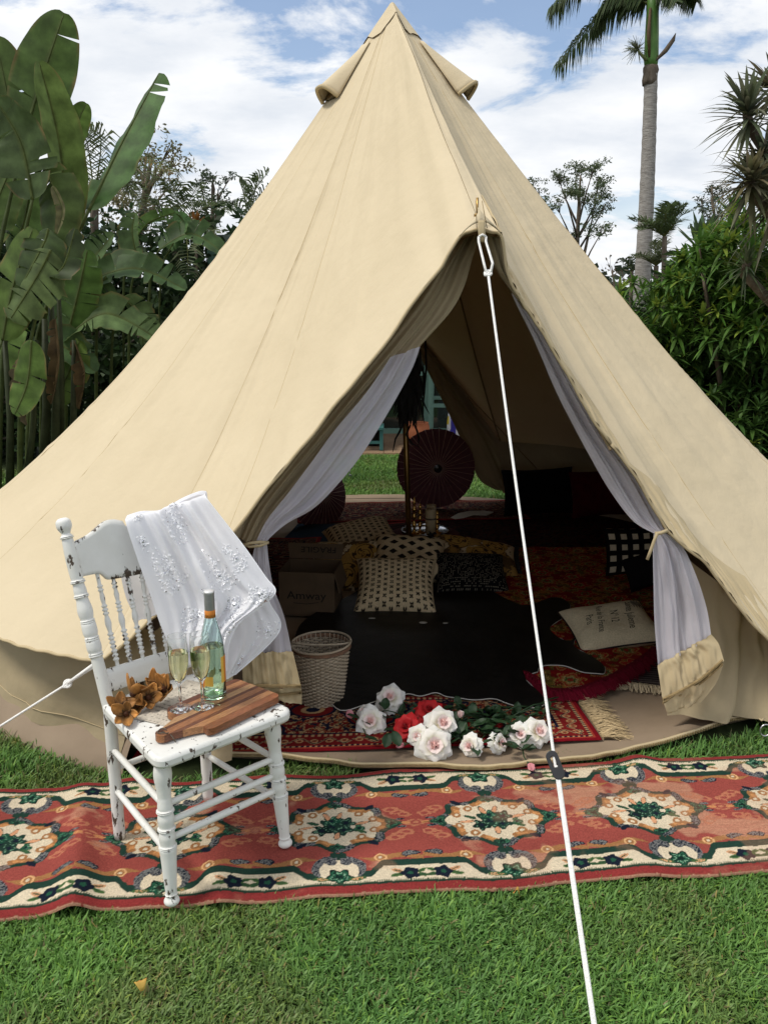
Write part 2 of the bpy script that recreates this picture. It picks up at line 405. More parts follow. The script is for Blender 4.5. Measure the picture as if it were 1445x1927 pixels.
# walls under the eaves
def wall_pt(phi, v, r0=2.5):
    zt = .57 - .32 * max(0, 1 - abs(phi - pr_) / 22)
    r = r0 - .14 * (1 - v) + .03 * math.sin(R(phi) * 17) * (1 - v) * v * 4 + .035 * fbm(phi * .09, v * 2, 3) + .02 * v
    z = zt * (1 - v) + .085 * v + (.025 * fbm(phi * .12, 8) * v)
    p = TC + tdir(phi) * r; p.z = z; return p
def front_wall(lst3, ph0, ph1):   # short wall between the corner and the door opening, top under the roof edge
    pts = sorted([(phi_of(p), p.z) for p in lst3]); xs = [a for a, _ in pts]; zs = [b for _, b in pts]
    def fn(u, v):
        ph = ph0 + (ph1 - ph0) * u; zt = max(.5, float(np.interp(ph, xs, zs)) - .02)
        r = 2.44 + .03 * math.sin(ph * 1.3) * v + .03 * fbm(ph * .2, v * 3, 5) - .06 * (1 - v) - .16 * (1 - v) * max(0, zt - .6)
        p = TC + tdir(ph) * r; p.z = zt * (1 - v) + (.085 + .02 * fbm(ph * .2, 3)) * v; return p
    return fn
mb = MB(); mb.grid(lambda u, v: wall_pt(pl + (-(180 - PHG) - pl) * u, v), 110, 14); mb.build('wall_panel', M['canvas_shaded'], tent)
mb = MB(); mb.grid(lambda u, v: wall_pt(pr_ + ((180 - PHG) - pr_) * u, v), 110, 14); mb.build('wall_panel', M['canvas_shaded'], tent)
mb = MB(); mb.grid(front_wall(EL3, pl, -21.5), 24, 24); mb.build('wall_panel', M['canvas_shaded'], tent)
# hem line stitched along the walls
for a, b in ((pl, -110), (pr_, 110)):
    mb = MB(); mb.tube([wall_pt(a + (b - a) * i / 60, .88) + tdir(a + (b - a) * i / 60) * .003 for i in range(61)], .0022, 4); mb.build('wall_stitching', M['canvas_trim'], tent)
# groundsheet with a low bath-tub edge
LIP = [(380, 1408), (430, 1414), (520, 1419), (600, 1428), (700, 1437), (790, 1436), (880, 1441), (960, 1438), (1040, 1427), (1130, 1419), (1250, 1392), (1380, 1352), (1445, 1338)]
lip3 = [G(x, y, .055) for x, y in LIP]
mb = MB()
def gs(u, v):
    ph = -180 + 360 * u; r = 2.40 * v
    p = TC + tdir(ph) * r; f = abs(ph) < 34
    if f:
        k = 1 - max(0, (abs(ph) - 24) / 10); r2 = r * (1 - .07 * k * v); p = TC + tdir(ph) * r2
    p.z = .014 + .004 * fbm(p.x * 3, p.y * 3); return p
mb.grid(gs, 90, 16, us=6, vs=3); mb.build('groundsheet', M['groundsheet'], tent)
mb = MB()
def tub(u, v):
    ph = -30 - 300 * u; r = 2.40 + .17 * v; p = TC + tdir(ph) * (r + .02 * fbm(ph * .1, 2) * v)
    p.z = .018 + .115 * math.sin(math.pi * min(1, v * 1.02)) ** .7 * (1 + .3 * fbm(ph * .07, 5)) if v < .5 else (.133 * (1 - (v - .5) * 2) ** .8 + .004)
    if abs(abs(ph % 360) - 180) < 38: p.z = .018 + (p.z - .018) * .12
    return p
mb.grid(tub, 150, 10, us=12); mb.build('groundsheet_edge', M['groundsheet'], tent)
mb = MB()
def lipf(u, v):
    e = Vector(interp(lip3, u)); i = e.lerp(Vector((TC.x, TC.y, e.z)), .09)
    if v < .6:
        s = v / .6; p = i.lerp(e, s); p.z = .017 + (.027 + .010 * fbm(u * 14, 1)) * s ** 1.3; return p
    s = (v - .6) / .4; p = e.copy(); zt = .044 + .010 * fbm(u * 14, 1)
    p.z = zt * (1 - s) - .0 + .002; p += (e - Vector((TC.x, TC.y, e.z))).normalized() * (-.05 * s); return p
mb.grid(lipf, 120, 12, us=8); mb.build('door_sill', M['groundsheet'], tent)
zb = MB()
def zip_teeth(zb, pts, n, up=Vector((0, 0, 1)), size=.0035, out=None):
    for i in range(n):
        s = (i + .5) / n; p = Vector(interp(pts, s)); q = Vector(interp(pts, min(1, s + .01))); t = (q - p).normalized() if (q - p).length else Vector((1, 0, 0))
        a = t * size * .6; b = up * size; c = t.cross(up).normalized() * size * 1.3
        V = [p + sx * a + sy * c + sz * b for sz in (-1, 1) for sx, sy in ((-1, -1), (1, -1), (1, 1), (-1, 1))]
        zb.add(V, [(3, 2, 1, 0), (4, 5, 6, 7), (0, 1, 5, 4), (1, 2, 6, 5), (2, 3, 7, 6), (3, 0, 4, 7)])
zp = [Vector(lipf(u, .6)) + Vector((0, 0, .001)) for u in np.linspace(.03, .97, 50)]
zip_teeth(zb, zp, 330, size=.0042); zb.build('sill_zip', M['zip'], tent, kind='stuff', smooth=False)
zt = MB(); zt.tube([p + Vector((0, .009, .001)) for p in zp], .007, 6); zt.build('zip_tape', M['canvas_trim'], tent)
# ---------------------------------------------------------------- door hangings (rows of left/right image points with depth)
def loft_rows(mb, rows, nu, nv, fold=0.0, nf=3, seed=0, us=1, vs=1):
    L3 = [P(r[0], r[1], r[4]) for r in rows]; R3 = [P(r[2], r[3], r[5]) for r in rows]
    def fn(u, v):
        a, b = Vector(interp(L3, v)), Vector(interp(R3, v)); p = a.lerp(b, u); wd = (b - a).length
        am = fold * min(1, wd / .12)
        am2 = am * .28 * math.sin(u * math.pi * 2 * nf * 3.1 + 2.5 * noise.noise((v * 3, seed + 5, u * 2)))
        p += Vector((.25, -1, 0)) * am2 * math.sin(math.pi * u)
        p += Vector((.25, -1, 0)) * am * (math.sin(u * math.pi * 2 * nf + seed + 1.5 * noise.noise((v * 2.5, seed, u))) * .6 + noise.noise((u * nf * 2.3, v * 3, seed)) * .7) * math.sin(math.pi * (.08 + .84 * u))
        return p
    mb.grid(fn, nu, nv, us=us, vs=vs); return fn
# left: canvas leaf gathered along the roof edge
rows = [(845, 455, 905, 438, 3.18, 3.18), (800, 508, 888, 485, 3.15, 3.17), (758, 565, 872, 540, 3.11, 3.14), (712, 630, 848, 585, 3.07, 3.11), (650, 710, 800, 640, 3.01, 3.07), (600, 770, 726, 725, 2.99, 3.04), (545, 838, 660, 805, 2.97, 3.02), (495, 905, 590, 890, 2.95, 3.0), (462, 958, 524, 965, 2.93, 2.97), (440, 1012, 488, 1022, 2.91, 2.94)]
mb = MB(); loft_rows(mb, rows, 36, 60, .035, 2.2, 1); mb.build('door_flap', M['canvas_shaded'], tent)
rows = [(735, 672, 790, 652, 3.0, 3.03), (690, 738, 772, 700, 2.98, 3.02), (630, 810, 722, 790, 2.97, 3.0), (590, 865, 668, 872, 2.96, 2.99), (545, 925, 598, 950, 2.94, 2.97), (505, 975, 540, 985, 2.92, 2.94), (487, 1008, 508, 1012, 2.91, 2.92), (482, 1022, 502, 1024, 2.905, 2.915)]
mb = MB(); loft_rows(mb, rows, 30, 50, .022, 1.6, 4); nl = mb.build('net_curtain', M['netting'], tent)
rows = [(480, 1024, 503, 1024, 2.905, 2.915), (474, 1060, 506, 1055, 2.90, 2.91), (470, 1110, 515, 1105, 2.89, 2.90), (462, 1170, 535, 1160, 2.88, 2.88), (455, 1232, 550, 1228, 2.87, 2.86)]
mb = MB(); loft_rows(mb, rows, 30, 30, .02, 2.5, 9); mb.build('net_curtain', M['netting'], tent)
rows = [(454, 1228, 551, 1226, 2.86, 2.855), (456, 1255, 557, 1250, 2.85, 2.845), (458, 1290, 566, 1290, 2.84, 2.835)]
mb = MB(); loft_rows(mb, rows, 60, 24, .013, 3.6, 3); flap = mb.build('door_hem', M['canvas_trim'], tent)
rows = [(466, 1294, 567, 1293, 2.86, 2.855), (470, 1310, 568, 1308, 2.855, 2.85), (480, 1312, 568, 1326, 2.85, 2.845)]
mb = MB(); loft_rows(mb, rows, 30, 8, .014, 2.2, 5); mb.build('door_hem', M['canvas_trim'], tent)
zb = MB(); zip_teeth(zb, [P(x, y, 2.83) for x, y in ((458, 1288), (490, 1290), (530, 1291), (566, 1291))], 46, size=.0042); zip_teeth(zb, [P(x, y, 2.845) for x, y in ((470, 1301), (500, 1306), (540, 1306), (567, 1303))], 42, size=.004); zb.build('flap_zip', M['zip'], tent, kind='stuff', smooth=False)
# tie
mb = MB(); mb.tube([P(x, y, d) for x, y, d in ((458, 1026, 2.88), (470, 1022, 2.875), (490, 1020, 2.88), (505, 1021, 2.9))], .006, 6)
mb.tube([P(x, y, d) for x, y, d in ((505, 1021, 2.89), (490, 1027, 2.875), (470, 1029, 2.875), (458, 1024, 2.89))], .005, 6); mb.build('tie_strap', M['canvas_trim'], tent)
# right: inner canvas with its shade painted in, net, tie, hem
rows = [(906, 440, 943, 448, 3.1, 3.06), (915, 470, 956, 518, 3.1, 3.06), (935, 510, 976, 558, 3.1, 3.07), (955, 540, 1000, 594, 3.1, 3.08), (968, 556, 1026, 634, 3.1, 3.09)]
mb = MB(); loft_rows(mb, rows, 16, 20, .02, 2, 2); mb.build('door_flap', M['canvas_shaded'], tent)
rows = [(962, 552, 972, 556, 3.12, 3.1), (975, 580, 1002, 600, 3.12, 3.1), (1005, 640, 1045, 665, 3.13, 3.11), (1045, 735, 1096, 752, 3.14, 3.12), (1075, 795, 1145, 835, 3.15, 3.13), (1110, 860, 1192, 893, 3.15, 3.13), (1148, 925, 1228, 955, 3.15, 3.12), (1190, 980, 1246, 990, 3.12, 3.1), (1228, 1003, 1252, 1002, 3.08, 3.07)]
mb = MB(); loft_rows(mb, rows, 30, 60, .025, 1.7, 6); mb.build('net_curtain', M['netting'], tent)
rows = [(1229, 1004, 1252, 1003, 3.07, 3.06), (1227, 1040, 1285, 1030, 3.06, 3.06), (1228, 1100, 1310, 1085, 3.05, 3.05), (1230, 1170, 1330, 1145, 3.03, 3.04), (1237, 1256, 1338, 1196, 3.0, 3.02)]
mb = MB(); loft_rows(mb, rows, 36, 40, .022, 2.6, 8); mb.build('net_curtain', M['netting'], tent)
rows = [(1236, 1252, 1338, 1194, 2.99, 3.01), (1240, 1280, 1352, 1212, 2.97, 3.0), (1246, 1320, 1362, 1244, 2.95, 2.98)]
mb = MB(); loft_rows(mb, rows, 60, 28, .013, 3.4, 2); mb.build('door_hem', M['canvas_trim'], tent)
rows = [(1248, 1324, 1360, 1250, 2.96, 2.99), (1254, 1340, 1345, 1288, 2.96, 2.985), (1258, 1342, 1318, 1322, 2.97, 2.98)]
mb = MB(); loft_rows(mb, rows, 30, 8, .014, 2, 7); mb.build('door_hem', M['canvas_trim'], tent)
zb = MB()
for dy in (0, 7): zip_teeth(zb, [P(x, y + dy, 2.945 + .005 * dy) for x, y in ((1247, 1316), (1280, 1300), (1320, 1276), (1358, 1243))], 50, size=.004)
zb.build('flap_zip', M['zip'], tent, kind='stuff', smooth=False)
mb = MB(); mb.tube([P(x, y, d) for x, y, d in ((1255, 998, 3.03), (1243, 1003, 3.02), (1232, 1004, 3.03))], .007, 6)
mb.tube([P(x, y, 3.02) for x, y in ((1236, 1003), (1230, 1018), (1224, 1035), (1217, 1053))], .006, 6); mb.build('tie_strap', M['canvas_trim'], tent)
# A-frame poles inside the door edge, pin at the top, reinforced peak patch, webbing loop
mb = MB(); q = P(898, 405, 3.02); mb.tube([q - Vector((0, 0, .02)), P(898, 372, 3.02)], .0045, 8); mb.lathe([(.001, -.004), (.012, -.004), (.012, .004), (.006, .006)], 12, Matrix.Translation(q)); mb.build('pole_pin', M['brass'], tent)
def patch(u, v):
    # a second layer of canvas sewn over the door peak
    el, er = Vector(interp(EL3, .115 * v)), Vector(interp(ER3, .10 * v))
    base = el.lerp(er, u); top = roof_pt(EL3[0], .93)
    p = P(898, 398, 3.01).lerp(base, v); a = u * 2 - 1
    return p + Vector((0, -.016 - .016 * (1 - a * a) * v, .010 * (1 - a * a) + .030 * v * (1 - a * a)))
mb = MB(); mb.grid(patch, 20, 14); mb.build('peak_patch', M['canvas'], tent, solid=.003)
pk = P(906, 433, 2.95)
mb = MB()
lp = [P(906, 415, 2.955), P(906, 432, 2.945), P(907, 445, 2.945), P(908, 452, 2.95), P(908, 455, 2.957), P(907, 446, 2.966), P(906, 434, 2.97)]
def band(u, v):
    p = Vector(interp(lp, v)); return p + Vector(((u - .5) * .024, 0, 0))
mb.grid(band, 3, 20); mb.build('peak_loop', M['canvas_trim'], tent, solid=.003)
mb = MB()
for dx in (-.017, .017):
    mb.tube([P(899, 380, 3.0) + Vector((dx * .6, -.03, 0)), P(906, 430, 2.955) + Vector((dx, -.008, 0))], .0014, 4)
mb.build('peak_stitching', M['seam'], tent)
# steel ring and tab at the right foot of the wall
mb = MB(); rc = P(1437, 1372, 2.98)
mb.tube([rc + Vector((.020 * math.cos(a), -.01, .024 * math.sin(a))) for a in np.linspace(0, 2 * math.pi, 25)], .003, 6); mb.build('peg_ring', M['steel'], tent)
mb = MB(); mb.tube([P(1427, 1352, 2.99), P(1432, 1356, 2.975), P(1436, 1352, 2.99)], .004, 6); mb.build('ring_tab', M['canvas_trim'], tent)
# right wall skirt in front of the sill
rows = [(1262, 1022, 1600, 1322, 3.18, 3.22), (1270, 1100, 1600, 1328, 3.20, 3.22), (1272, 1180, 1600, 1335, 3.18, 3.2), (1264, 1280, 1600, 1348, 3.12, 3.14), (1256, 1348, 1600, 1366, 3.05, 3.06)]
mb = MB(); loft_rows(mb, rows, 50, 40, .05, 2.3, 11); mb.build('wall_skirt', M['canvas_shaded'], tent)
# back door leaf hanging at the right of the rear opening
rows = [(775, 640, 800, 640, 7.1, 7.1), (800, 690, 850, 690, 7.15, 7.2), (835, 760, 905, 770, 7.2, 7.3), (868, 830, 960, 830, 7.3, 7.4), (890, 880, 990, 880, 7.3, 7.4), (905, 906, 1000, 915, 7.3, 7.35), (930, 921, 1000, 935, 7.3, 7.3)]
mb = MB(); loft_rows(mb, rows, 24, 40, .04, 2.5, 2); mb.build('back_flap', M['canvas_shaded'], tent)
rows = [(540, 640, 620, 640, 7.0, 7.0), (480, 760, 540, 760, 7.1, 7.1), (420, 860, 500, 870, 7.2, 7.2), (410, 945, 500, 950, 7.2, 7.2)]
mb = MB(); loft_rows(mb, rows, 20, 30, .04, 2.5, 5); mb.build('back_flap', M['canvas_shaded'], tent)
# inside cord
mb = MB(); mb.tube([P(788, 640, 6.6), P(900, 765, 6.9), P(1012, 885, 7.1)], .004, 5); mb.build('inner_cord', M['seam'], tent)
# centre pole
cp = thing('centre_pole', 'slim brass coloured pole standing in the middle of the tent', 'pole', (.165, 5.1, 0))
mb = MB(); a_, b_ = Vector((.165, 5.1, .02)), APEX - Vector((0, 0, .03)); mb.tube([a_, a_.lerp(b_, .45)], .017, 12); mb.build('lower_pole', M['brass'], cp)
mb = MB(); mb.tube([a_.lerp(b_, .44), b_], .0145, 12); mb.build('upper_pole', M['brass'], cp)
mb = MB(); mb.lathe([(.03, -.01), (.03, 0), (.02, .012), (.017, .05)], 14, Matrix.Translation(a_)); mb.build('pole_foot', M['brass'], cp)
# ---------------------------------------------------------------- guy ropes
gy = thing('guy_rope', 'white rope running from the tent peak down past the flowers to the lawn', 'rope', tuple(G(1040, 1425, 0)))
r0 = P(907, 449, 2.948); knot = P(918, 514, 2.82); end = G(1118, 1945, .02); endp = end + (end - knot).normalized() * .35; endp.z = .0
def rope_at(s): return knot.lerp(end, s) + Vector((0, 0, -.03 * math.sin(math.pi * s)))
mb = MB(); mb.tube([r0 + Vector((-.012, -.004, .006)), r0 + Vector((-.012, -.006, -.01)), knot + Vector((-.014, 0, .03)), knot + Vector((-.006, 0, 0)), knot], .0042, 8)
mb.tube([r0 + Vector((.012, -.004, .006)), r0 + Vector((.012, -.006, -.01)), knot + Vector((.014, 0, .03)), knot + Vector((.008, 0, 0)), knot], .0042, 8)
mb.tube([r0 + Vector((-.012, -.004, .006)), r0 + Vector((0, -.006, .012)), r0 + Vector((.012, -.004, .006))], .0042, 8); mb.build('rope_loop', M['rope'], gy)
mb = MB()
for k in range(3): mb.tube([knot + Vector((.0105 * math.cos(a + k), .007 * math.sin(a * 1 + k * 2), .008 * math.sin(a + k * 2.1))) for a in np.linspace(0, 2 * math.pi, 14)], .0042, 6)
mb.build('knot', M['rope'], gy)
mb = MB(); mb.tube([rope_at(s) for s in np.linspace(0, 1, 50)] + [endp], .0043, 8); mb.build('rope', M['rope'], gy)
# doubled lower part, a strap thickening towards the peg
ss = .0
best = min(np.linspace(0, 1, 2000), key=lambda s: abs((lambda p: CY + F * ((H - p.z) * CP - p.y * SP) / (p.y * CP + (H - p.z) * SP))(rope_at(s)) - 1440))
mb = MB(); mb.tube([rope_at(s) + Vector((.0045, -.002, 0)) for s in np.linspace(best, 1, 40)] + [endp + Vector((.005, 0, 0))], .0043, 8); mb.build('rope', M['rope'], gy)
sl = rope_at(best); ax = (rope_at(best + .01) - rope_at(best - .01)).normalized()
vw = (Vector((0, 0, H)) - sl).normalized(); sx = ax.cross(vw).normalized(); nz = sx.cross(ax)
SM = Matrix((( sx.x, ax.x, nz.x, sl.x), (sx.y, ax.y, nz.y, sl.y), (sx.z, ax.z, nz.z, sl.z), (0, 0, 0, 1))) @ Matrix.Rotation(R(14), 4, 'Z')
def capsule(w_, l_, n=10):
    return [(w_ * math.cos(a), l_ / 2 - w_ + w_ * math.sin(a)) for a in np.linspace(0, math.pi, n)] + [(w_ * math.cos(a), -l_ / 2 + w_ + w_ * math.sin(a)) for a in np.linspace(math.pi, 2 * math.pi, n)]
o_, i_ = capsule(.0155, .074), capsule(.006, .05)
i_ = [(x, y - .0) for x, y in i_]
mb = MB(); n_ = len(o_)
V = [SM @ Vector((x, y, z)) for z in (-.004, .007) for (x, y) in o_] + [SM @ Vector((x * .9, y * .55 - .008, z)) for z in (-.004, .007) for (x, y) in i_]
Fs = []
for k in range(n_):
    k2 = (k + 1) % n_
    Fs += [(k, k2, n_ + k2, n_ + k), (2 * n_ + k2, 2 * n_ + k, 3 * n_ + k, 3 * n_ + k2), (n_ + k, n_ + k2, 3 * n_ + k2, 3 * n_ + k), (k2, k, 2 * n_ + k, 2 * n_ + k2)]
mb.add(V, Fs); mb.build('slider', M['black_plastic'], gy, smooth=False, bevel=.0015)
g2 = thing('guy_rope', 'white knotted rope from the eave behind the chair back down to the grass', 'rope', tuple(G(-40, 1410, 0)))
e0 = gl + Vector((0, -.01, -.01)); k0 = P(134, 1277, 2.55); e1 = G(-150, 1462, 0.0)
mb = MB(); mb.tube([e0.lerp(e1, s) for s in np.linspace(0, 1, 20)], .0042, 8); mb.build('rope', M['rope'], g2)
kk = e0.lerp(e1, .16)
mb = MB()
for k in range(3): mb.tube([kk + Vector((.012 * math.cos(a + k), .008 * math.sin(a + k * 2), .010 * math.sin(a + k * 2.1))) for a in np.linspace(0, 2 * math.pi, 14)], .0048, 6)
mb.build('knot', M['rope'], g2)
mb = MB(); mb.tube([e0 + Vector((0, 0, .01)), e0.lerp(e1, .16)], .0065, 8); mb.build('rope_loop', M['rope'], g2)
g3 = thing('guy_rope', 'thin back guy rope pegged in the lawn seen through the open tent', 'rope', tuple(G(657, 895, 0)))
mb = MB(); mb.tube([P(690, 735, 8.0), G(657, 895, .03)], .005, 5); mb.build('rope', M['rope'], g3)
mb = MB(); mb.tube([G(657, 897, -.05), G(657, 895, .03), G(659, 893, .045), G(661, 895, .03)], .008, 6); mb.build('peg', M['steel'], g3)
# ================================================================== carpet runner
RN0, RN1 = G(0, 1725, .03), G(1445, 1641, .03); RF0, RF1 = G(0, 1490, .03), G(1445, 1417, .03)
rdir = ((RN1 - RN0).normalized() + (RF1 - RF0).normalized()).normalized(); rdir.z = 0; rnrm = Vector((-rdir.y, rdir.x, 0))
RW = .5 * (((RF0 - RN0).dot(rnrm)) + ((RF1 - RN1).dot(rnrm)))
RO = G(633, 1557, .03); RO = RO - rnrm * ((RO - RN0).dot(rnrm) - RW / 2)
PER = abs((G(930, 1543, .03) - G(633, 1557, .03)).dot(rdir))
def paint_runner(s, t):
    W = RW; n = vfbm(s * 90, t * 90, 3, 3) - .5; n2 = vfbm(s * 40, t * 40, 9, 3) - .5
    s0, t0 = s, t
    s = s + n2 * .006; t = t + n * .006
    tau = np.abs(t - W / 2); d = W / 2 - tau; sl = (s + PER / 2) % PER - PER / 2; a = np.abs(sl); m = PER / 2 - a
    c = np.zeros(s.shape + (3,))
    def put(mask, col): c[mask] = col
    RED, GRN, CRM, NAV, TAN, GRY, DG = S(144, 70, 62), S(33, 58, 48), S(208, 193, 166), S(23, 30, 43), S(154, 108, 68), S(112, 112, 110), S(19, 38, 33)
    PNK = S(205, 150, 112)
    speck = vnoise(s0 * 420, t0 * 420, 5)
    put(np.ones(s.shape, bool), RED)
    f = np.clip((a - .085) / .05, 0, 1); f = f * f * (3 - 2 * f); cin = .062 + .046 * f
    # tan scrolling line inside the border
    wl = .152 + .008 * np.sin(sl * 42); put((np.abs(d - wl) < .011 * np.clip((a - .06) / .05, 0, 1)) & (a > .06), TAN)
    rr = np.hypot(a - .125, d - .150); put((rr < .019), S(206, 160, 112)); put((rr < .013), TAN); put((rr < .006), CRM)
    # faded buff motifs between the medallions
    mot = ((a - PER / 2) / .030) ** 2 + (tau / .020) ** 2; put(mot < 1 + n * 1.5, S(174, 112, 84)); put((mot < .5) & (mot > .12), RED)
    for (q0, q1) in ((.055, .062), (.075, .078), (.035, .050)):
        mo = ((m - q0) / .026) ** 2 + ((tau - q1) / .014) ** 2; put(mo < 1 + n * 2, S(172, 108, 82))
        put(mo < .25, RED)
    # grey scroll pairs near the border
    gx, gy = (m - .034) / .030, (d - .163) / .016; k = gx ** 2 + gy ** 2
    put((k < 1) & ((gx * .6 + gy) > -.45), np.array(NAV)); put((k < .8) & ((gx * .6 + gy) > -.3) & (speck > .45), GRY)
    # border bands
    put(d < cin + .030, GRN); put(d < cin, CRM)
    # rosette in the border
    e = (sl / .080) ** 2 + ((d - .110) / .062) ** 2
    put((e < 1.0), NAV); put((e < 1.0) & (speck > .42), GRY); put(((sl / .058) ** 2 + ((d - .096) / .052) ** 2) < 1, CRM)
    g = ((a - .022) / .017) ** 2 + ((d - .140) / .015) ** 2; put(g < 1, NAV); put((g < 1) & (speck > .5), GRY)
    put(((a - .012) / .013) ** 2 + ((d - .172) / .014) ** 2 < 1, GRN)
    put((a < .005) & (np.abs(d - .165) < .016), GRN)
    # half band of cream/green under the rosette
    th = np.arctan2(d - .072, sl); r = np.hypot(sl, (d - .072) * 1.15); pet = r / (.034 * (1 + .22 * np.cos(5 * th + 1.5)))
    put(pet < 1.08, DG); put((pet < .9) & (speck > .35), S(36, 84, 62)); put((np.abs(pet - .55) < .10) & (speck > .5), S(120, 160, 130)); put(pet < .3, DG)
    lf = ((a - .052) / .026) ** 2 + ((d - .060 - .1 * (a - .05)) / .009) ** 2; put(lf < 1, S(64, 92, 56)); put((lf < .5) & (speck > .5), S(196, 150, 110))
    # navy border flowers with leaves
    th = np.arctan2(d - .073, m - .048); r = np.hypot(m - .048, d - .073); pet = r / (.0255 * (1 + .14 * np.cos(5 * th)))
    for (q0, q1, al, L_, Wd, col) in ((.085, .066, -.2, .021, .008, S(74, 100, 58)), (.084, .085, .4, .019, .008, S(196, 146, 108)), (.013, .064, .25, .016, .008, S(58, 84, 52)), (.014, .084, -.5, .015, .007, S(80, 104, 60))):
        ux, uy = (m - q0) * math.cos(al) + (d - q1) * math.sin(al), -(m - q0) * math.sin(al) + (d - q1) * math.cos(al)
        lf = (ux / L_) ** 2 + (uy / Wd) ** 2; put(lf < 1, col); put((lf < .4) & (np.abs(uy) < .002), S(40, 70, 48))
    put(pet < 1, NAV); put(pet < .32, S(36, 80, 60))
    # outer edge
    put(d < .043 + .003 * np.sign(np.sin(s0 * 900)), S(60, 78, 58)); put(d < .038, S(34, 52, 42)); put(d < .030, S(132, 50, 48)); put(d < .006, S(128, 60, 52)); put(d < .0022, S(170, 128, 104))
    # medallion
    px, py = sl / .150, tau / .104; th = np.arctan2(py, px); r = np.hypot(px, py) / (1 + .085 * np.cos(8 * th) + .03 * np.cos(4 * th))
    ring = vnoise(th * 3.2 + 11, r * 2, 21); rim = (r > .93) & (r < 1.17)
    seg = np.cos(th * 8 + 1.2)
    put((r < 1.22) & (r > 1.0), GRN); put((r < 1.20) & (r > 1.02) & (seg > .1), NAV); put((r < 1.20) & (r > 1.02) & (seg > .1) & (speck > .45), GRY)
    put((r < 1.06) & (r > .84) & (seg < .35), TAN); put((r < 1.0) & (r > .84) & (seg < -.6), S(190, 134, 84)); put((r < .86), CRM)
    put((r < 1.0) & (seg > .35) & (r > .8), CRM)
    for (q0, q1, rad, col) in ((.075, .064, .016, TAN), (.118, .030, .015, TAN), (.075, .064, .007, CRM), (.118, .030, .007, CRM)):
        put(np.hypot(a - q0, tau - q1) < rad, col)
    put((((a - .110) * .8 + (tau - .098) * .6) / .020) ** 2 + ((-(a - .110) * .6 + (tau - .098) * .8) / .009) ** 2 < 1, NAV)
    # flowers at the ends and tops of the medallion
    for (ax_, ay_, s_) in ((.178, 0, 1.0), (0, .112, .75)):
        q0, q1 = a - ax_, tau - ay_; th2 = np.arctan2(q1, q0); r2 = np.hypot(q0, q1) / (.026 * s_ * (1 + .35 * np.cos(3 * th2)))
        put(r2 < 1, GRN); put((r2 < .9) & (speck > .6), S(60, 110, 82)); put(r2 < .35, DG)
    put(((a - .205) / .016) ** 2 + ((tau - .022) / .006) ** 2 < 1, NAV); put((((a - .205) / .016) ** 2 + ((tau - .022) / .006) ** 2 < 1) & (speck > .5), GRY)
    put(((a - .222) / .016) ** 2 + (tau / .008) ** 2 < 1, S(188, 128, 84))
    # green bouquet in the middle (not mirrored)
    ty = t - W / 2
    for (bx, by, r_, col, npet, ph) in ((-.012, .0, .040, GRN, 5, 0), (.030, .016, .028, GRN, 5, 1), (-.046, -.026, .026, DG, 5, 2), (.022, -.022, .026, GRN, 4, .5), (-.014, .026, .024, S(30, 74, 56), 5, .3), (.070, -.016, .017, S(40, 84, 60), 3, 1)):
        th3 = np.arctan2(ty - by, sl - bx); r3 = np.hypot(sl - bx, ty - by) / (r_ * (1 + .25 * np.cos(npet * th3 + ph))); put(r3 < 1, col)
        put((np.abs(r3 - .6) < .12) & (speck > .62), S(110, 150, 122)); put(r3 < .3, NAV)
    for (bx, by, al, L_, Wd, col) in ((-.030, .052, 1.9, .024, .010, PNK), (.012, .056, 1.2, .022, .009, PNK), (.082, .012, .25, .028, .008, PNK), (-.092, -.006, .1, .028, .007, PNK), (.0, -.056, 1.4, .022, .010, PNK), (.074, -.034, -.5, .022, .008, S(58, 92, 60)), (-.075, .018, -.5, .022, .008, S(44, 76, 54))):
        ux, uy = (sl - bx) * math.cos(al) + (ty - by) * math.sin(al), -(sl - bx) * math.sin(al) + (ty - by) * math.cos(al)
        lf = (ux / L_) ** 2 + (uy / Wd) ** 2; put(lf < 1, col); put((lf > .7) & (lf < 1), GRN)
    # worn patches: pile gone to the buff ground, mostly in the red, more of it towards the right end
    isred = np.all(np.abs(c - np.array(RED)) < .02, axis=-1)
    wear = vfbm(s0 * 7 + 3, t0 * 9, 77, 4); lim = .70 - .20 * np.clip((s0 - .25) / .5, 0, 1)
    k = np.clip((wear - lim) / .07, 0, 1) * (.55 + .45 * vnoise(s0 * 25, t0 * 380, 8))
    k = np.where(isred, k, k * .25); c = c * (1 - k[..., None]) + np.array(S(178, 130, 104)) * k[..., None]
    fade = .86 + .28 * vfbm(s0 * 4, t0 * 6, 31, 3); c = c * fade[..., None]
    c = c * (.9 + .2 * vnoise(s0 * 300, t0 * 520, 2))[..., None]
    return c
s_min, s_max = -2.05, 2.2; NS, NT = 1300, 200
ss, tt = np.meshgrid(np.linspace(s_min, s_max, NS + 1), np.linspace(0, RW, NT + 1))
def px_s(px, py): return (G(px, py, .03) - RO).dot(rdir)
zz = np.full(ss.shape, .030) + .006 * vfbm(ss * 5, tt * 5, 4)
sA, sB, sC, sD = px_s(150, 1690), px_s(325, 1690), px_s(420, 1680), px_s(40, 1700)
for (s0_, amp, wd, skew, fl) in ((sA, .040, .055, -.20, 1.0), (sC, .020, .05, -.12, .8), (sD - .16, .022, .06, -.15, 1), (px_s(600, 1685), .006, .07, .1, .7), (px_s(1215, 1640), .014, .08, .05, .5)):
    zz += amp * np.exp(-((ss - s0_ - skew * (tt - 0)) / wd) ** 2) * np.exp(-(tt / (RW * fl)) ** 2)
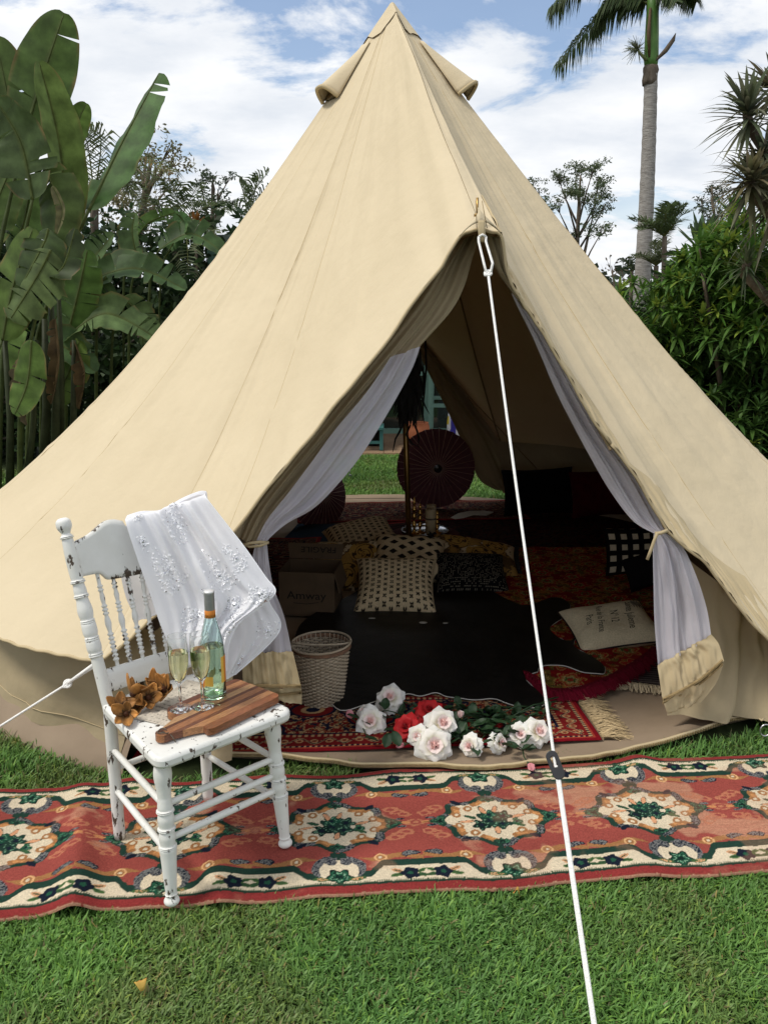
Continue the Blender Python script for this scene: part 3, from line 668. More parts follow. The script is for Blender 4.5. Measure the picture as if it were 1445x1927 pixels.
for (px_, amp, wd) in ((265, .03, .09), (735, .010, .10), (1208, .020, .06), (520, .008, .1)):
    s0_ = (G(px_, 1445, .03) - RO).dot(rdir); zz += amp * np.exp(-((ss - s0_) / wd) ** 2) * np.exp(-((RW - tt) / .12) ** 2)
edge = np.minimum(tt, RW - tt); zz -= .006 * np.exp(-(edge / .01) ** 2)
toff = .010 * np.sin(ss * 9 + 1) * (1 - 2 * tt / RW) * .6 + .006 * (vfbm(ss * 6, tt * 0 + 3, 5) - .5) * 4 * np.where(tt < RW / 2, 1, .5)
toff += np.where(tt < .2, -1, 0) * (zz - .033) * .5 * (1 - tt / .2)
cc = paint_runner(ss, tt)
pts = np.stack([RO.x + rdir.x * ss + rnrm.x * (tt - 0 + toff), RO.y + rdir.y * ss + rnrm.y * (tt + toff), zz], -1)
pts[..., :2] -= np.array([rnrm.x, rnrm.y]) * (RW / 2)
def rug_mesh(name, pts, cols, mat, parent=None, thick=.006, local=False):
    nv, nu = pts.shape[0] - 1, pts.shape[1] - 1
    mb = MB(); mb.v = pts.reshape(-1, 3).tolist(); idx = np.arange(mb.v.__len__()).reshape(nv + 1, nu + 1)
    f = np.stack([idx[:-1, :-1], idx[:-1, 1:], idx[1:, 1:], idx[1:, :-1]], -1).reshape(-1, 4)
    mb.f = f.tolist(); mb.mi = [0] * len(mb.f); mb.uv = np.zeros((len(mb.v), 2)).tolist(); mb.c = cols.reshape(-1, 3).tolist()
    # a skirt so the rug has thickness
    ring = list(idx[0, :]) + list(idx[1:, -1]) + list(idx[-1, -2::-1]) + list(idx[-2:0:-1, 0])
    o = len(mb.v)
    for i in ring: p = mb.v[i]; mb.v.append([p[0], p[1], p[2] - thick]); mb.uv.append([0, 0]); mb.c.append(mb.c[i])
    n = len(ring)
    for k in range(n): k2 = (k + 1) % n; mb.f.append((ring[k2], ring[k], o + k, o + k2)); mb.mi.append(0)
    return mb.build(name, mat, parent, local=local)
runner = rug_mesh('carpet_runner', pts, cc, M['attr_rug'], thick=.009)
tag(runner, 'long worn red and cream floral carpet runner lying on the grass before the tent', 'carpet runner')
# ================================================================== grass
def grass_blades(pos, rs, lmin, lmax, w_, name, lean=.9):
    n = len(pos); rng = np.random.RandomState(rs)
    az = rng.uniform(0, 2 * np.pi, n); ln = rng.uniform(lmin, lmax, n); tilt = np.clip(rng.normal(lean, .32, n), .1, 1.45); wd = w_ * rng.uniform(.6, 1.25, n)
    dirx, diry = np.cos(az), np.sin(az); px_, py_ = -diry, dirx
    clump = vfbm(pos[:, 0] * 6, pos[:, 1] * 6, 3, 3); big = vfbm(pos[:, 0] * 1.6, pos[:, 1] * 1.6, 13, 2)
    ln = ln * (.65 + .7 * clump)
    V = np.zeros((n, 7, 3)); prof = [(0, 1.0), (.4, 1.0), (.75, .72), (1.0, 0)]
    k = 0; x = np.zeros(n); z = np.zeros(n); prev = 0
    for (f, wk) in prof:
        ds = (f - prev) * ln; a = np.clip(tilt * (.45 + .75 * f), 0, 1.62); x = x + np.sin(a) * ds; z = z + np.cos(a) * ds; prev = f
        bx, by = pos[:, 0] + dirx * x, pos[:, 1] + diry * x
        if wk > 0:
            V[:, k] = np.stack([bx - px_ * wd * wk / 2, by - py_ * wd * wk / 2, z + .002], -1); V[:, k + 1] = np.stack([bx + px_ * wd * wk / 2, by + py_ * wd * wk / 2, z + .002 + wd * .25], -1); k += 2
        else: V[:, k] = np.stack([bx, by, z + .002], -1); k += 1
    base = np.arange(n)[:, None] * 7
    faces = np.concatenate([base + np.array([[0, 1, 3]]), base + np.array([[0, 3, 2]]), base + np.array([[2, 3, 5]]), base + np.array([[2, 5, 4]]), base + np.array([[4, 5, 6]])])
    h = rng.uniform(0, 1, n); c = np.stack([.066 + .076 * h + .035 * big, .166 + .112 * h + .045 * big, .034 + .036 * h], -1) * (.80 + .62 * clump)[:, None]
    patch = np.clip((vfbm(pos[:, 0] * 2.6 + 5, pos[:, 1] * 2.6, 51, 3) - .52) * 5, 0, 1); c = c * (1 - .45 * patch[:, None]) + np.array([.20, .21, .075]) * (.45 * patch)[:, None] * (.7 + .5 * h)[:, None]
    dry = rng.uniform(0, 1, n) < .03 + .07 * patch; c[dry] = np.array([.26, .24, .10])[None] * rng.uniform(.6, 1, (dry.sum(), 1))
    yl = (rng.uniform(0, 1, n) < .12); c[yl] *= np.array([1.5, 1.3, 1.0])
    me = bpy.data.meshes.new(name); nv = n * 7
    me.vertices.add(nv); me.vertices.foreach_set('co', V.reshape(-1).astype(np.float32))
    nf = len(faces); me.loops.add(nf * 3); me.loops.foreach_set('vertex_index', faces.reshape(-1).astype(np.int32))
    me.polygons.add(nf); me.polygons.foreach_set('loop_start', np.arange(0, nf * 3, 3, dtype=np.int32)); me.polygons.foreach_set('loop_total', np.full(nf, 3, dtype=np.int32))
    ca = me.attributes.new('Col', 'FLOAT_COLOR', 'POINT'); col = np.ones((nv, 4), np.float32)
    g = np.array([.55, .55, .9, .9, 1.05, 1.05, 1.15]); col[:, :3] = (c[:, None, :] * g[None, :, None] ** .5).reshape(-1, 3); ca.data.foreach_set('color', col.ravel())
    me.materials.append(M['attr_grass']); me.update(calc_edges=True); me.validate()
    o = bpy.data.objects.new(name, me); COL.objects.link(o); o['kind'] = 'stuff'; o['label'] = 'short green lawn grass'; return o
def in_runner(x, y, m=0.0):
    s = (x - RO.x) * rdir.x + (y - RO.y) * rdir.y; t = (x - RO.x) * rnrm.x + (y - RO.y) * rnrm.y + RW / 2
    return (s > s_min) & (s < s_max) & (t > m) & (t < RW - m)
def in_tent(x, y):
    r = np.hypot(x - TC.x, y - TC.y); a = np.degrees(np.arctan2(y - TC.y, x - TC.x)) + 90 - AX; a = (a + 180) % 360 - 180
    lim = np.where(np.abs(a) < 30, np.where(a > 9, 2.39, 2.31) + np.where(a > 9, .08, .24) * np.clip((np.abs(a) - 18) / 8, 0, 1), np.where(a > 0, 2.49, 2.56)); return r < lim
rg = np.random.RandomState(5)
def scatter(x0, x1, y0, y1, dens, m=.012):
    n = int((x1 - x0) * (y1 - y0) * dens); x = rg.uniform(x0, x1, n); y = rg.uniform(y0, y1, n)
    k = ~in_runner(x, y, m) & ~in_tent(x, y); return np.stack([x[k], y[k]], -1)
grass_blades(scatter(-1.15, 1.15, 1.25, 2.3, 38000, .022), 1, .018, .043, .0047, 'grass', 1.0)
grass_blades(np.concatenate([scatter(-2.3, -.1, 2.3, 3.7, 16000), scatter(.6, 2.4, 2.3, 3.6, 13000)]), 2, .028, .055, .0045, 'grass', .9)
grass_blades(np.concatenate([scatter(-1.7, 2.0, 7.3, 10.0, 6500)]), 3, .03, .05, .0075, 'grass', .8)
grass_blades(np.concatenate([scatter(-2.4, -1.15, .6, 2.4, 14000), scatter(1.15, 2.4, .6, 2.4, 14000), scatter(-1.2, 1.2, .3, 1.25, 12000)]), 4, .024, .052, .0058, 'grass', .95)
grass_blades(np.concatenate([scatter(-4, -2.4, .6, 2.4, 3500), scatter(2.4, 4, .6, 2.4, 3500), scatter(-6, -2.3, 2.4, 9, 1900), scatter(2.3, 6, 2.4, 9, 1900)]), 5, .03, .055, .010, 'grass', .8)
def fallen_leaf(px, py, size, rot, label):
    c = G(px, py, .045); mb = MB()
    def fn(u, v):
        a = (u - .5) * 2 * math.sin(math.pi * min(1, .08 + .9 * v)) ** .8 * .42; x, y = a * size, (v - .5) * size
        xr, yr = x * math.cos(rot) - y * math.sin(rot), x * math.sin(rot) + y * math.cos(rot)
        return c + Vector((xr, yr, .25 * abs(x) + .012 * math.sin(v * 5) + (v - .3) * .012))
    mb.grid(fn, 6, 8, col=lambda u, v: (.62 + .1 * v, .44 - .12 * u * v, .10))
    o = mb.build('fallen_leaf', M['attr_leaf'], solid=.0008); tag(o, label, 'leaf')
fallen_leaf(265, 1853, .036, .5, 'small yellow fallen leaf on the grass in the foreground below the chair')
fallen_leaf(971, 1679, .018, 1.2, 'tiny orange fallen leaf on the grass near the guy rope')
# ================================================================== chair
def chip_paint():
    m = bpy.data.materials.new('chipped_paint'); m.use_nodes = True; t = m.node_tree; L = t.links.new; b = t.nodes['Principled BSDF']
    tc = N(t, 'ShaderNodeTexCoord')
    def noise_(sc_, st, det=6):
        mp = N(t, 'ShaderNodeMapping'); mp.inputs['Scale'].default_value = st; L(tc.outputs['Object'], mp.inputs[0])
        n = N(t, 'ShaderNodeTexNoise'); n.inputs['Scale'].default_value = sc_; n.inputs['Detail'].default_value = det; n.inputs['Roughness'].default_value = .62; L(mp.outputs[0], n.inputs['Vector']); return n.outputs['Fac']
    a = noise_(52, (1, 1, .35)); g = N(t, 'ShaderNodeNewGeometry')
    pr = N(t, 'ShaderNodeMapRange'); pr.inputs[1].default_value = .50; pr.inputs[2].default_value = .60; pr.inputs[3].default_value = 0; pr.inputs[4].default_value = .10; L(g.outputs['Pointiness'], pr.inputs[0])
    ad = N(t, 'ShaderNodeMath', operation='ADD'); lf = N(t, 'ShaderNodeMapRange'); lf.inputs[1].default_value = .3; lf.inputs[2].default_value = .7; lf.inputs[3].default_value = -.09; lf.inputs[4].default_value = .025; L(noise_(9, (1, 1, .6), 2), lf.inputs[0]); ad0 = N(t, 'ShaderNodeMath', operation='ADD'); L(a, ad0.inputs[0]); L(lf.outputs[0], ad0.inputs[1]); L(ad0.outputs[0], ad.inputs[0]); L(pr.outputs[0], ad.inputs[1])
    r = N(t, 'ShaderNodeValToRGB'); r.color_ramp.elements[0].position = .612; r.color_ramp.elements[1].position = .632; L(ad.outputs[0], r.inputs[0])
    n2 = noise_(5, (1, 1, 1)); r2 = N(t, 'ShaderNodeValToRGB'); e = r2.color_ramp.elements; e[0].position = .3; e[0].color = (.66, .65, .60, 1); e[1].position = .7; e[1].color = (.78, .775, .74, 1); L(n2, r2.inputs[0])
    n3 = noise_(60, (1, 1, .2)); r3 = N(t, 'ShaderNodeValToRGB'); e = r3.color_ramp.elements; e[0].color = (.035, .026, .020, 1); e[1].color = (.12, .085, .06, 1); L(n3, r3.inputs[0])
    mx = N(t, 'ShaderNodeMix', data_type='RGBA'); L(r.outputs[0], mx.inputs[0]); L(r2.outputs[0], mx.inputs[6]); L(r3.outputs[0], mx.inputs[7]); L(mx.outputs[2], b.inputs['Base Color'])
    b.inputs['Roughness'].default_value = .55; b.inputs['Specular IOR Level'].default_value = .35
    bp = N(t, 'ShaderNodeBump'); bp.inputs['Strength'].default_value = .6; bp.inputs['Distance'].default_value = .0015; bp.invert = True; L(r.outputs[0], bp.inputs['Height'])
    bp2 = N(t, 'ShaderNodeBump'); bp2.inputs['Strength'].default_value = .25; bp2.inputs['Distance'].default_value = .001; L(noise_(120, (1, 1, .25)), bp2.inputs['Height']); L(bp.outputs[0], bp2.inputs['Normal']); L(bp2.outputs[0], b.inputs['Normal'])
    return m
M['paint'] = chip_paint()
CHZ = .036
chair = thing('dining_chair', 'white wooden spindle back chair with chipped paint standing on the runner', 'chair', (-.572, 2.292, CHZ), math.atan2(-.681, -.733))
CHM = Matrix.Translation((-.572, 2.292, CHZ)) @ Matrix.Rotation(math.atan2(-.681, -.733), 4, 'Z')
def align(p0, p1):
    p0, p1 = Vector(p0), Vector(p1); return Matrix.Translation(p0) @ (p1 - p0).to_track_quat('Z', 'Y').to_matrix().to_4x4()
def turned(name, p0, p1, prof, parent=chair, mat=None, n=20):
    L_ = (Vector(p1) - Vector(p0)).length; pts = [(interp(prof, i / (len(prof) * 4 - 4))) for i in range(len(prof) * 4 - 3)] if len(prof) > 4 else prof
    mb = MB(); mb.lathe([(0, float(pts[0][1]) * L_)] + [(float(r), float(z) * L_) for r, z in pts] + [(0, float(pts[-1][1]) * L_)], n, align(p0, p1)); return mb.build(name, mat or M['paint'], parent, local=True)
def ringset(base, fr, w_=.012, up=.004):
    out = []
    for f in fr: out += [(base, f - w_), (base + up, f - w_ * .5), (base + up, f), (base - .001, f + w_ * .3), (base + up, f + w_ * .6), (base + up * .8, f + w_), (base, f + w_ * 1.4)]
    return out
legp = [(.013, 0), (.020, .015), (.021, .035), (.015, .06), (.0175, .075), (.0155, .09), (.0185, .2), (.0215, .33), (.0235, .385)] + ringset(.0205, (.40,), .010) + [(.0215, .44), (.0225, .47), (.020, .505)] + ringset(.0200, (.52,), .010) + [(.0215, .56), (.0225, .59), (.020, .625)] + ringset(.0200, (.64,), .010) + [(.0205, .67), (.0185, .72)] + [(.0180, .74), (.0205, .80), (.0245, .87), (.0235, .92), (.0190, .96), (.0185, 1.0)]
for s in (1, -1): turned('front_leg', (s * .192, .195, 0), (s * .178, .160, .425), legp)
lean = .135 / .565
def backp(x, z): k = max(0, z - .43) / .565; return Vector((x * (1 + .24 * k), -.192 - lean * max(0, z - .43), z))
postp = [(.0165, 0), (.0175, .3), (.018, 1.0)]
def post(s):
    mb = MB(); mb.lathe([(0, 0), (.0155, 0), (.0175, .02), (.0185, .2), (.0185, .43)], 18, align((s * .157, -.190, 0), (s * .157, -.192, .43))); 
    L_ = (backp(s * .157, .995) - backp(s * .157, .43)).length
    pr = [(.0185, 0), (.0185, .17), (.0180, .24), (.0175, .275)] + ringset(.0185, (.29,), .010, .0025) + [(.0215, .325), (.0205, .365)] + ringset(.0185, (.375,), .010, .0025) + [(.0215, .41), (.0210, .455)] + ringset(.0185, (.465,), .010, .0025) + [(.021, .50), (.022, .53), (.0185, .57), (.0175, .585)] + ringset(.0185, (.60,), .008, .003) + [(.0185, .63), (.0165, .66)] + ringset(.0175, (.675,), .008, .004) + [(.0185, .71), (.019, .80), (.0165, .885), (.0155, .895)] + ringset(.0155, (.905,), .007, .004) + ([(.0125, .925), (.014, .932), (.021, .955), (.0222, .972), (.0205, .99), (.013, 1.003), (.004, 1.006)] if s > 0 else [(.012, .925), (.008, .93)])
    pts = [interp(pr, i / (len(pr) * 3 - 3)) for i in range(len(pr) * 3 - 2)]
    mb.lathe([(float(r), float(z) * L_) for r, z in pts] + [(0, 1.006 * L_)], 22, align(backp(s * .157, .43), backp(s * .157, .995)))
    mb.build('back_post', M['paint'], chair, local=True)
post(1); post(-1)
# seat
def rpoly(pts, r, n=6):
    out = []; m = len(pts)
    for i in range(m):
        a, b, c = Vector(pts[i - 1]), Vector(pts[i]), Vector(pts[(i + 1) % m]); rr = r[i] if hasattr(r, '__len__') else r
        d1, d2 = (a - b).normalized(), (c - b).normalized(); p, q = b + d1 * rr, b + d2 * rr
        for k in range(n + 1): t = k / n; out.append(tuple((p * (1 - t) + b * t) * (1 - t) + (b * (1 - t) + q * t) * t))
    return out
SEATZ = .452
mb = MB(); mb.prism(rpoly([(-.222, .222), (-.175, -.215), (.175, -.215), (.222, .222)], [.045, .03, .03, .045]), SEATZ - .034, SEATZ); mb.build('seat', M['paint'], chair, local=True, smooth=True, bevel=.010, angle=40)
# crest panel with a shaped outline
def crest_top(x): a = abs(x) / .16; return .925 + .034 * math.exp(-((a - .28) / .30) ** 2) + (.012 if a < .06 else 0) * -1 + .014 * (1 - min(1, a)) - .02 * max(0, a - .85) / .15
def crest_bot(x):
    a = abs(x) / .16; return .818 - .026 * (1 / (1 + math.exp((a - .50) * 30))) - .008 * math.exp(-((a - .5) / .06) ** 2) + .006 * a
mb = MB()
def crest(u, v):
    x = -.16 + .32 * u; z = crest_bot(x) * (1 - v) + crest_top(x) * v; return backp(x, z) + Vector((0, -.012 * (1 - (x / .16) ** 2), 0))
mb.grid(crest, 60, 10); mb.build('crest_panel', M['paint'], chair, local=True, solid=.017, bevel=.003)
mb = MB()
def rail(u, v): x = -.156 + .312 * u; return backp(x, .478 + .066 * v) + Vector((0, -.008 * (1 - (x / .16) ** 2), 0))
mb.grid(rail, 30, 3); mb.build('lower_rail', M['paint'], chair, local=True, solid=.016, bevel=.003)
spp = [(.0055, 0), (.006, .03)]
for f in (.08, .125, .17, .215, .26, .305, .35): spp += [(.0055, f - .018), (.0092, f - .006), (.0092, f + .006), (.0055, f + .018)]
spp += [(.0065, .40), (.0095, .46), (.0085, .50), (.0055, .545)]
for f in (.57, .61, .65): spp += [(.0055, f - .016), (.0088, f - .005), (.0088, f + .005), (.0055, f + .016)]
spp += [(.0060, .69), (.0078, .74), (.0055, .79)]
for f in (.82, .86): spp += [(.0055, f - .016), (.0085, f - .005), (.0085, f + .005), (.0055, f + .016)]
spp += [(.0055, .92), (.006, 1.0)]
for i in range(6):
    x = (-.5 + i) * .001 + (-2.5 + i) * .0385; a_, b_ = backp(x, .540), backp(x * 1.0, .822); dy = Vector((0, -.010, 0))
    mb = MB(); L_ = (b_ - a_).length; mb.lathe([(r, z * L_) for r, z in spp], 12, align(a_ + dy * .8, b_ + dy)); mb.build('spindle', M['paint'], chair, local=True)
def legpt(s, z): f = z / .425; return Vector((s * (.192 - .014 * f), .195 - .035 * f, z))
def rod(a, b, r0=.0085, r1=.0105):
    mb = MB(); a, b = Vector(a), Vector(b); mb.tube([a.lerp(b, t) for t in (0, .12, .5, .88, 1)], [r0, r0 + .0008, r1, r0 + .0008, r0], 12); mb.build('stretcher', M['paint'], chair, local=True)
for z in (.190, .238, .290): rod(legpt(1, z), legpt(-1, z))
for s in (1, -1):
    for z0, z1 in ((.150, .165), (.285, .300)): rod(legpt(s, z0), (s * .157, -.190, z1))
rod((.157, -.19, .235), (-.157, -.19, .235))
# ================================================================== things on the seat
TOPZ = CHZ + SEATZ
paper = thing('printed_cloth', 'cream cloth with faded printed writing lying under the chopping board', 'cloth', tuple(G(300, 1370, TOPZ)))
PQ = [G(252, 1352, TOPZ + .003), G(352, 1278, TOPZ + .003), G(440, 1300, TOPZ + .003), G(368, 1378, TOPZ + .003)]
mb = MB()
def pc(u, v):
    p = PQ[0].lerp(PQ[3], u).lerp(PQ[1].lerp(PQ[2], u), v); p.z = TOPZ + .0025 + .001 * math.sin(u * 9 + v * 5); return p
def pcc(u, v):
    base = np.array([.58, .52, .43]) * (.92 + .16 * noise.noise((u * 7, v * 7, 1)))
    line = (v * 14) % 1; wrd = noise.noise((u * 26, int(v * 14) * 3.1, 4))
    ink = .30 < line < .62 and wrd > .02 and .08 < u < .9 and noise.noise((u * 90, v * 120, 7)) > -.25
    return tuple(base * (.45 if ink else 1))
mb.grid(pc, 110, 110, col=pcc); mb.build('cloth_sheet', M['attr_cloth'], paper)
# chopping board
M['board'] = pm('board_wood', (1, 1, 1), rough=.42, attr=True, vary=.35, scale=16, detail=8, spec=.4, stretch=(2.2, 22, 22), bump=.15, bscale=40)
bA = math.atan2(.20, .156)
BZ = TOPZ + .006; BC = Vector((-.474, 2.262, BZ))
board = thing('chopping_board', 'striped wooden chopping board with a handle on the chair seat', 'chopping board', tuple(BC), bA)
def bmin(y):
    a = abs(y + .012)
    if a < .021: return -.232 + .021 - math.sqrt(max(0, .021 ** 2 - a * a))
    if a < .062: f = (a - .021) / .041; return -.205 + .085 * (f * f * (3 - 2 * f)) ** .55
    e = max(0, (a - .062) / .04); return -.120 - .008 * math.sin(min(1, e) * math.pi)
def brnd(y): a = max(0, abs(y) - .078) / .022; return .022 * (1 - math.sqrt(max(0, 1 - min(1, a) ** 2)))
ys = [-.100, -.070, -.044, -.030, -.004, .008, .034, .050, .076, .100]
wc = [S(146, 92, 60), S(180, 128, 86), S(118, 72, 50), S(162, 108, 70), S(108, 66, 46), S(190, 146, 102), S(134, 84, 56), S(172, 120, 80), S(112, 68, 48)]
for k in range(9):
    mb = MB(); y0, y1 = ys[k] + .0003, ys[k + 1] - .0003; c1 = np.array(wc[k]) * .75
    def top(u, v, z):
        y = y0 + (y1 - y0) * u; x0 = bmin(y) + brnd(y) * (abs(y + .012) > .06); x1 = .150 - brnd(y); return Vector((x0 + (x1 - x0) * v, y, z))
    for z, fl in ((.020, 0), (0, 1)):
        mb.grid(lambda u, v: top(u, v, z), 10, 34, col=lambda u, v: tuple(c1 * (1 + .25 * noise.noise((v * 2, k * 3.1 + u, 2)))))
    n0 = len(mb.v) // 2; nu = 11
    bd = [i for i in range(nu)] + [j * nu + 10 for j in range(1, 35)] + [34 * nu + i for i in range(9, -1, -1)] + [j * nu for j in range(33, 0, -1)]
    for i in range(len(bd)): a_, b_ = bd[i], bd[(i + 1) % len(bd)]; mb.f.append((b_, a_, n0 + a_, n0 + b_)); mb.mi.append(0)
    mb.build('stave', M['board'], board, local=True, angle=40)
mb = MB(); mb.tube([Vector((-.212 + .012 * math.cos(a), -.012 + .016 * math.sin(a), .0225 + .003 * math.sin(a * 2))) for a in np.linspace(0, 5.6, 24)] + [Vector((-.205, -.04, .016)), Vector((-.2, -.05, -.002))], .0016, 6); mb.build('leather_loop', M['bark'], board, local=True)
mb = MB(); mb.lathe([(.0, .0206), (.006, .0206), (.0065, .0202)], 14, Matrix.Translation((-.213, -.012, .0002))); mb.build('hang_hole', M['black_plastic'], board, local=True)
BT = BZ + .0205
def glass_mat(name, col=(1, 1, 1), rough=0, ior=1.45):
    m = bpy.data.materials.new(name); m.use_nodes = True; b = m.node_tree.nodes['Principled BSDF']
    b.inputs['Base Color'].default_value = (*col, 1); b.inputs['Roughness'].default_value = rough; b.inputs['Transmission Weight'].default_value = 1; b.inputs['IOR'].default_value = ior; return m
M['glass'] = glass_mat('clear_glass', (.98, .99, .98)); M['bottle_glass'] = glass_mat('bottle_glass', (.80, .93, .915)); M['wine'] = glass_mat('white_wine', (.93, .88, .52), 0, 1.34); M['bottle_wine'] = glass_mat('bottle_wine', (.88, .93, .66), 0, 1.34)
def at_board(px, py): return G(px, py, BT)
# flutes
def flute(px, py, label, dz=0):
    c = at_board(px, py); t = thing('champagne_flute', label, 'glass', tuple(c), 0, 'champagne flutes on the board')
    o_ = [(0, 0), (.032, 0), (.0325, .0015), (.026, .004), (.010, .008), (.0045, .016), (.0038, .04), (.004, .068), (.0065, .078), (.0125, .086), (.020, .100), (.0255, .120), (.0285, .143), (.029, .165), (.0275, .195), (.0257, .2205), (.0255, .222)]
    i_ = [(.0248, .222), (.0254, .221), (.0268, .195), (.0282, .165), (.0277, .143), (.0247, .121), (.019, .102), (.0115, .089), (.004, .083), (0, .082)]
    mb = MB(); mb.lathe(o_ + i_, 32); mb.build('flute_glass', M['glass'], t, local=True, angle=38)
    lv = .172 + dz; wn = [(0, .0824)] + [(r - .0003, z) for r, z in i_[::-1][1:] if z < lv] + [(.0277, lv), (0, lv)]
    mb = MB(); mb.lathe(wn, 32); mb.build('sparkling_wine', M['wine'], t, local=True, angle=38); return t
flute(341, 1334, 'champagne flute standing left of the other, in front of the empty seat corner', 0)
flute(382, 1329, 'champagne flute standing directly before the wine bottle', .002)
# bottle
bc = at_board(403, 1309)
bot = thing('wine_bottle', 'pale green half full wine bottle with grey screw cap and orange neck band', 'bottle', tuple(bc))
bo = [(0, .004), (.02, .002), (.033, 0), (.0365, .004), (.037, .012), (.037, .10), (.0368, .135), (.0345, .165), (.0285, .195), (.0215, .222), (.0165, .245), (.0148, .262), (.0142, .300)]
bi = [(.0118, .300), (.0124, .262), (.0140, .245), (.019, .222), (.026, .195), (.032, .165), (.0343, .135), (.0345, .10), (.0345, .014), (.030, .006), (.020, .018), (.008, .026), (0, .028)]
mb = MB(); mb.lathe([(0, .026), (.010, .022), (.022, .010), (.030, .001)] + bo[2:] + bi, 36); mb.build('bottle_glass', M['bottle_glass'], bot, local=True, angle=50)
lv = .158; wn = [(0, .0283)] + [(r - .0004, z + .0004) for r, z in bi[::-1][1:] if z < lv] + [(.0326, lv), (0, lv)]
mb = MB(); mb.lathe(wn, 36); mb.build('wine', M['bottle_wine'], bot, local=True, angle=50)
M['cap'] = pm('cap_grey', (.36, .36, .36), None, rough=.35, metal=.6); M['cap_top'] = pm('cap_top', (.75, .74, .72), None, rough=.4, metal=.4)
mb = MB(); cpz = [(.0149, .268), (.0150, .296)]
for k in range(4): cpz += [(.0150, .297 + k * .003), (.0145, .2985 + k * .003)]
mb.lathe(cpz + [(.0150, .312), (.0150, .322), (.0142, .3245), (0, .3245)], 28); mb.build('screw_cap', M['cap'], bot, local=True)
mb = MB(); mb.lathe([(.0150, .3205), (.0152, .3225), (.0143, .3252), (0, .3252)], 28); mb.build('cap_top', M['cap_top'], bot, local=True)
M['orange'] = pm('orange_foil', (.62, .20, .03), (.70, .25, .04), 20, .5)
mb = MB(); mb.lathe([(.0152, .246), (.0156, .2475), (.0153, .268), (.0150, .2685)], 28); mb.build('neck_band', M['orange'], bot, local=True)
M['label_yellow'] = pm('label_yellow', (.72, .42, .06), (.76, .48, .09), 30, .6)
def label_patch(a0, a1, z0, z1, mat, nm):
    mb = MB(); mb.grid(lambda u, v: Vector((.0373 * math.cos(a0 + (a1 - a0) * u), .0373 * math.sin(a0 + (a1 - a0) * u), z0 + (z1 - z0) * v)), 16, 4); mb.build(nm, mat, bot, local=True)
label_patch(R(-118), R(-78), .045, .075, M['label_yellow'], 'label'); label_patch(R(-140), R(-118.5), .04, .08, M['orange'], 'label')
label_patch(R(-38), R(-20), .05, .13, M['label_yellow'], 'label'); label_patch(R(-20), R(20), .05, .13, M['orange'], 'label')
# dried wooden seed pods
M['pod'] = pm('dried_pod', (1, 1, 1), rough=.6, attr=True, vary=.35, scale=50, bump=.5, bscale=130, stretch=(1, 1, .4))
def pod_mesh(seed):
    rr = random.Random(seed); mb = MB()
    c1, c2 = np.array(S(150, 96, 48)) * .7, np.array(S(96, 54, 28)) * .8
    return rr
def make_pod(px, py, z, r, tilt, az, seed, label):
    rr = random.Random(seed); c = G(px, py, TOPZ + z)
    t = thing('dried_pod', label, 'dried flower', tuple(c), 0, 'dried brown seed pods on the chair seat', rot=(Matrix.Rotation(az, 4, 'Z') @ Matrix.Rotation(tilt, 4, 'X')).to_euler())
    npet = rr.choice((5, 6, 6))
    for k in range(npet):
        a = 2 * math.pi * k / npet + rr.uniform(-.2, .2); L_ = r * rr.uniform(.85, 1.15); open_ = rr.uniform(.35, 1.15)
        mb = MB(); sh = rr.uniform(.5, 1.2)
        def fn(u, v):
            s = v; wv = .40 * L_ * math.sin(math.pi * min(1, .06 + .92 * s)) ** .75; q = (u - .5) * 2
            x = L_ * s; z_ = L_ * (open_ * s ** 1.5 + .25 * q * q * (1 - .4 * s)); y = wv * q
            return Vector((x * math.cos(a) - y * math.sin(a), x * math.sin(a) + y * math.cos(a), z_))
        mb.grid(fn, 6, 9, col=lambda u, v: tuple(np.array(S(184, 128, 66)) * sh * (.30 + .85 * v - .5 * abs(u - .5))))
        mb.build('pod_petal', M['pod'], t, local=True, solid=.0022)
    mb = MB(); mb.lathe([(0, -.2 * r), (.22 * r, -.05 * r), (.28 * r, .12 * r), (.20 * r, .35 * r), (.06 * r, .5 * r), (0, .52 * r)], 10, col=S(70, 40, 22)); mb.build('pod_core', M['pod'], t, local=True)
for i, a in enumerate([(228, 1334, .022, .040, .5, .6, 1, 'lone dried pod flower nearest the left post of the chair'), (238, 1344, .020, .036, 1.0, .2, 2, 'dried pod flower lowest in the cluster facing the camera'), (250, 1308, .045, .042, .6, 2.4, 3, 'pale orange open pod flower at the back left of the cluster'), (281, 1314, .030, .042, .9, .1, 4, 'dried pod flower in the middle of the cluster on a stalk'), (289, 1292, .052, .036, .5, 1.2, 5, 'dark dried pod flower standing highest in the cluster'), (312, 1300, .040, .043, .8, -.5, 6, 'light brown pod flower at the right end beside the left glass'), (262, 1328, .016, .034, .9, -.3, 7, 'small dried pod flower tucked low between the others')]): make_pod(*a)
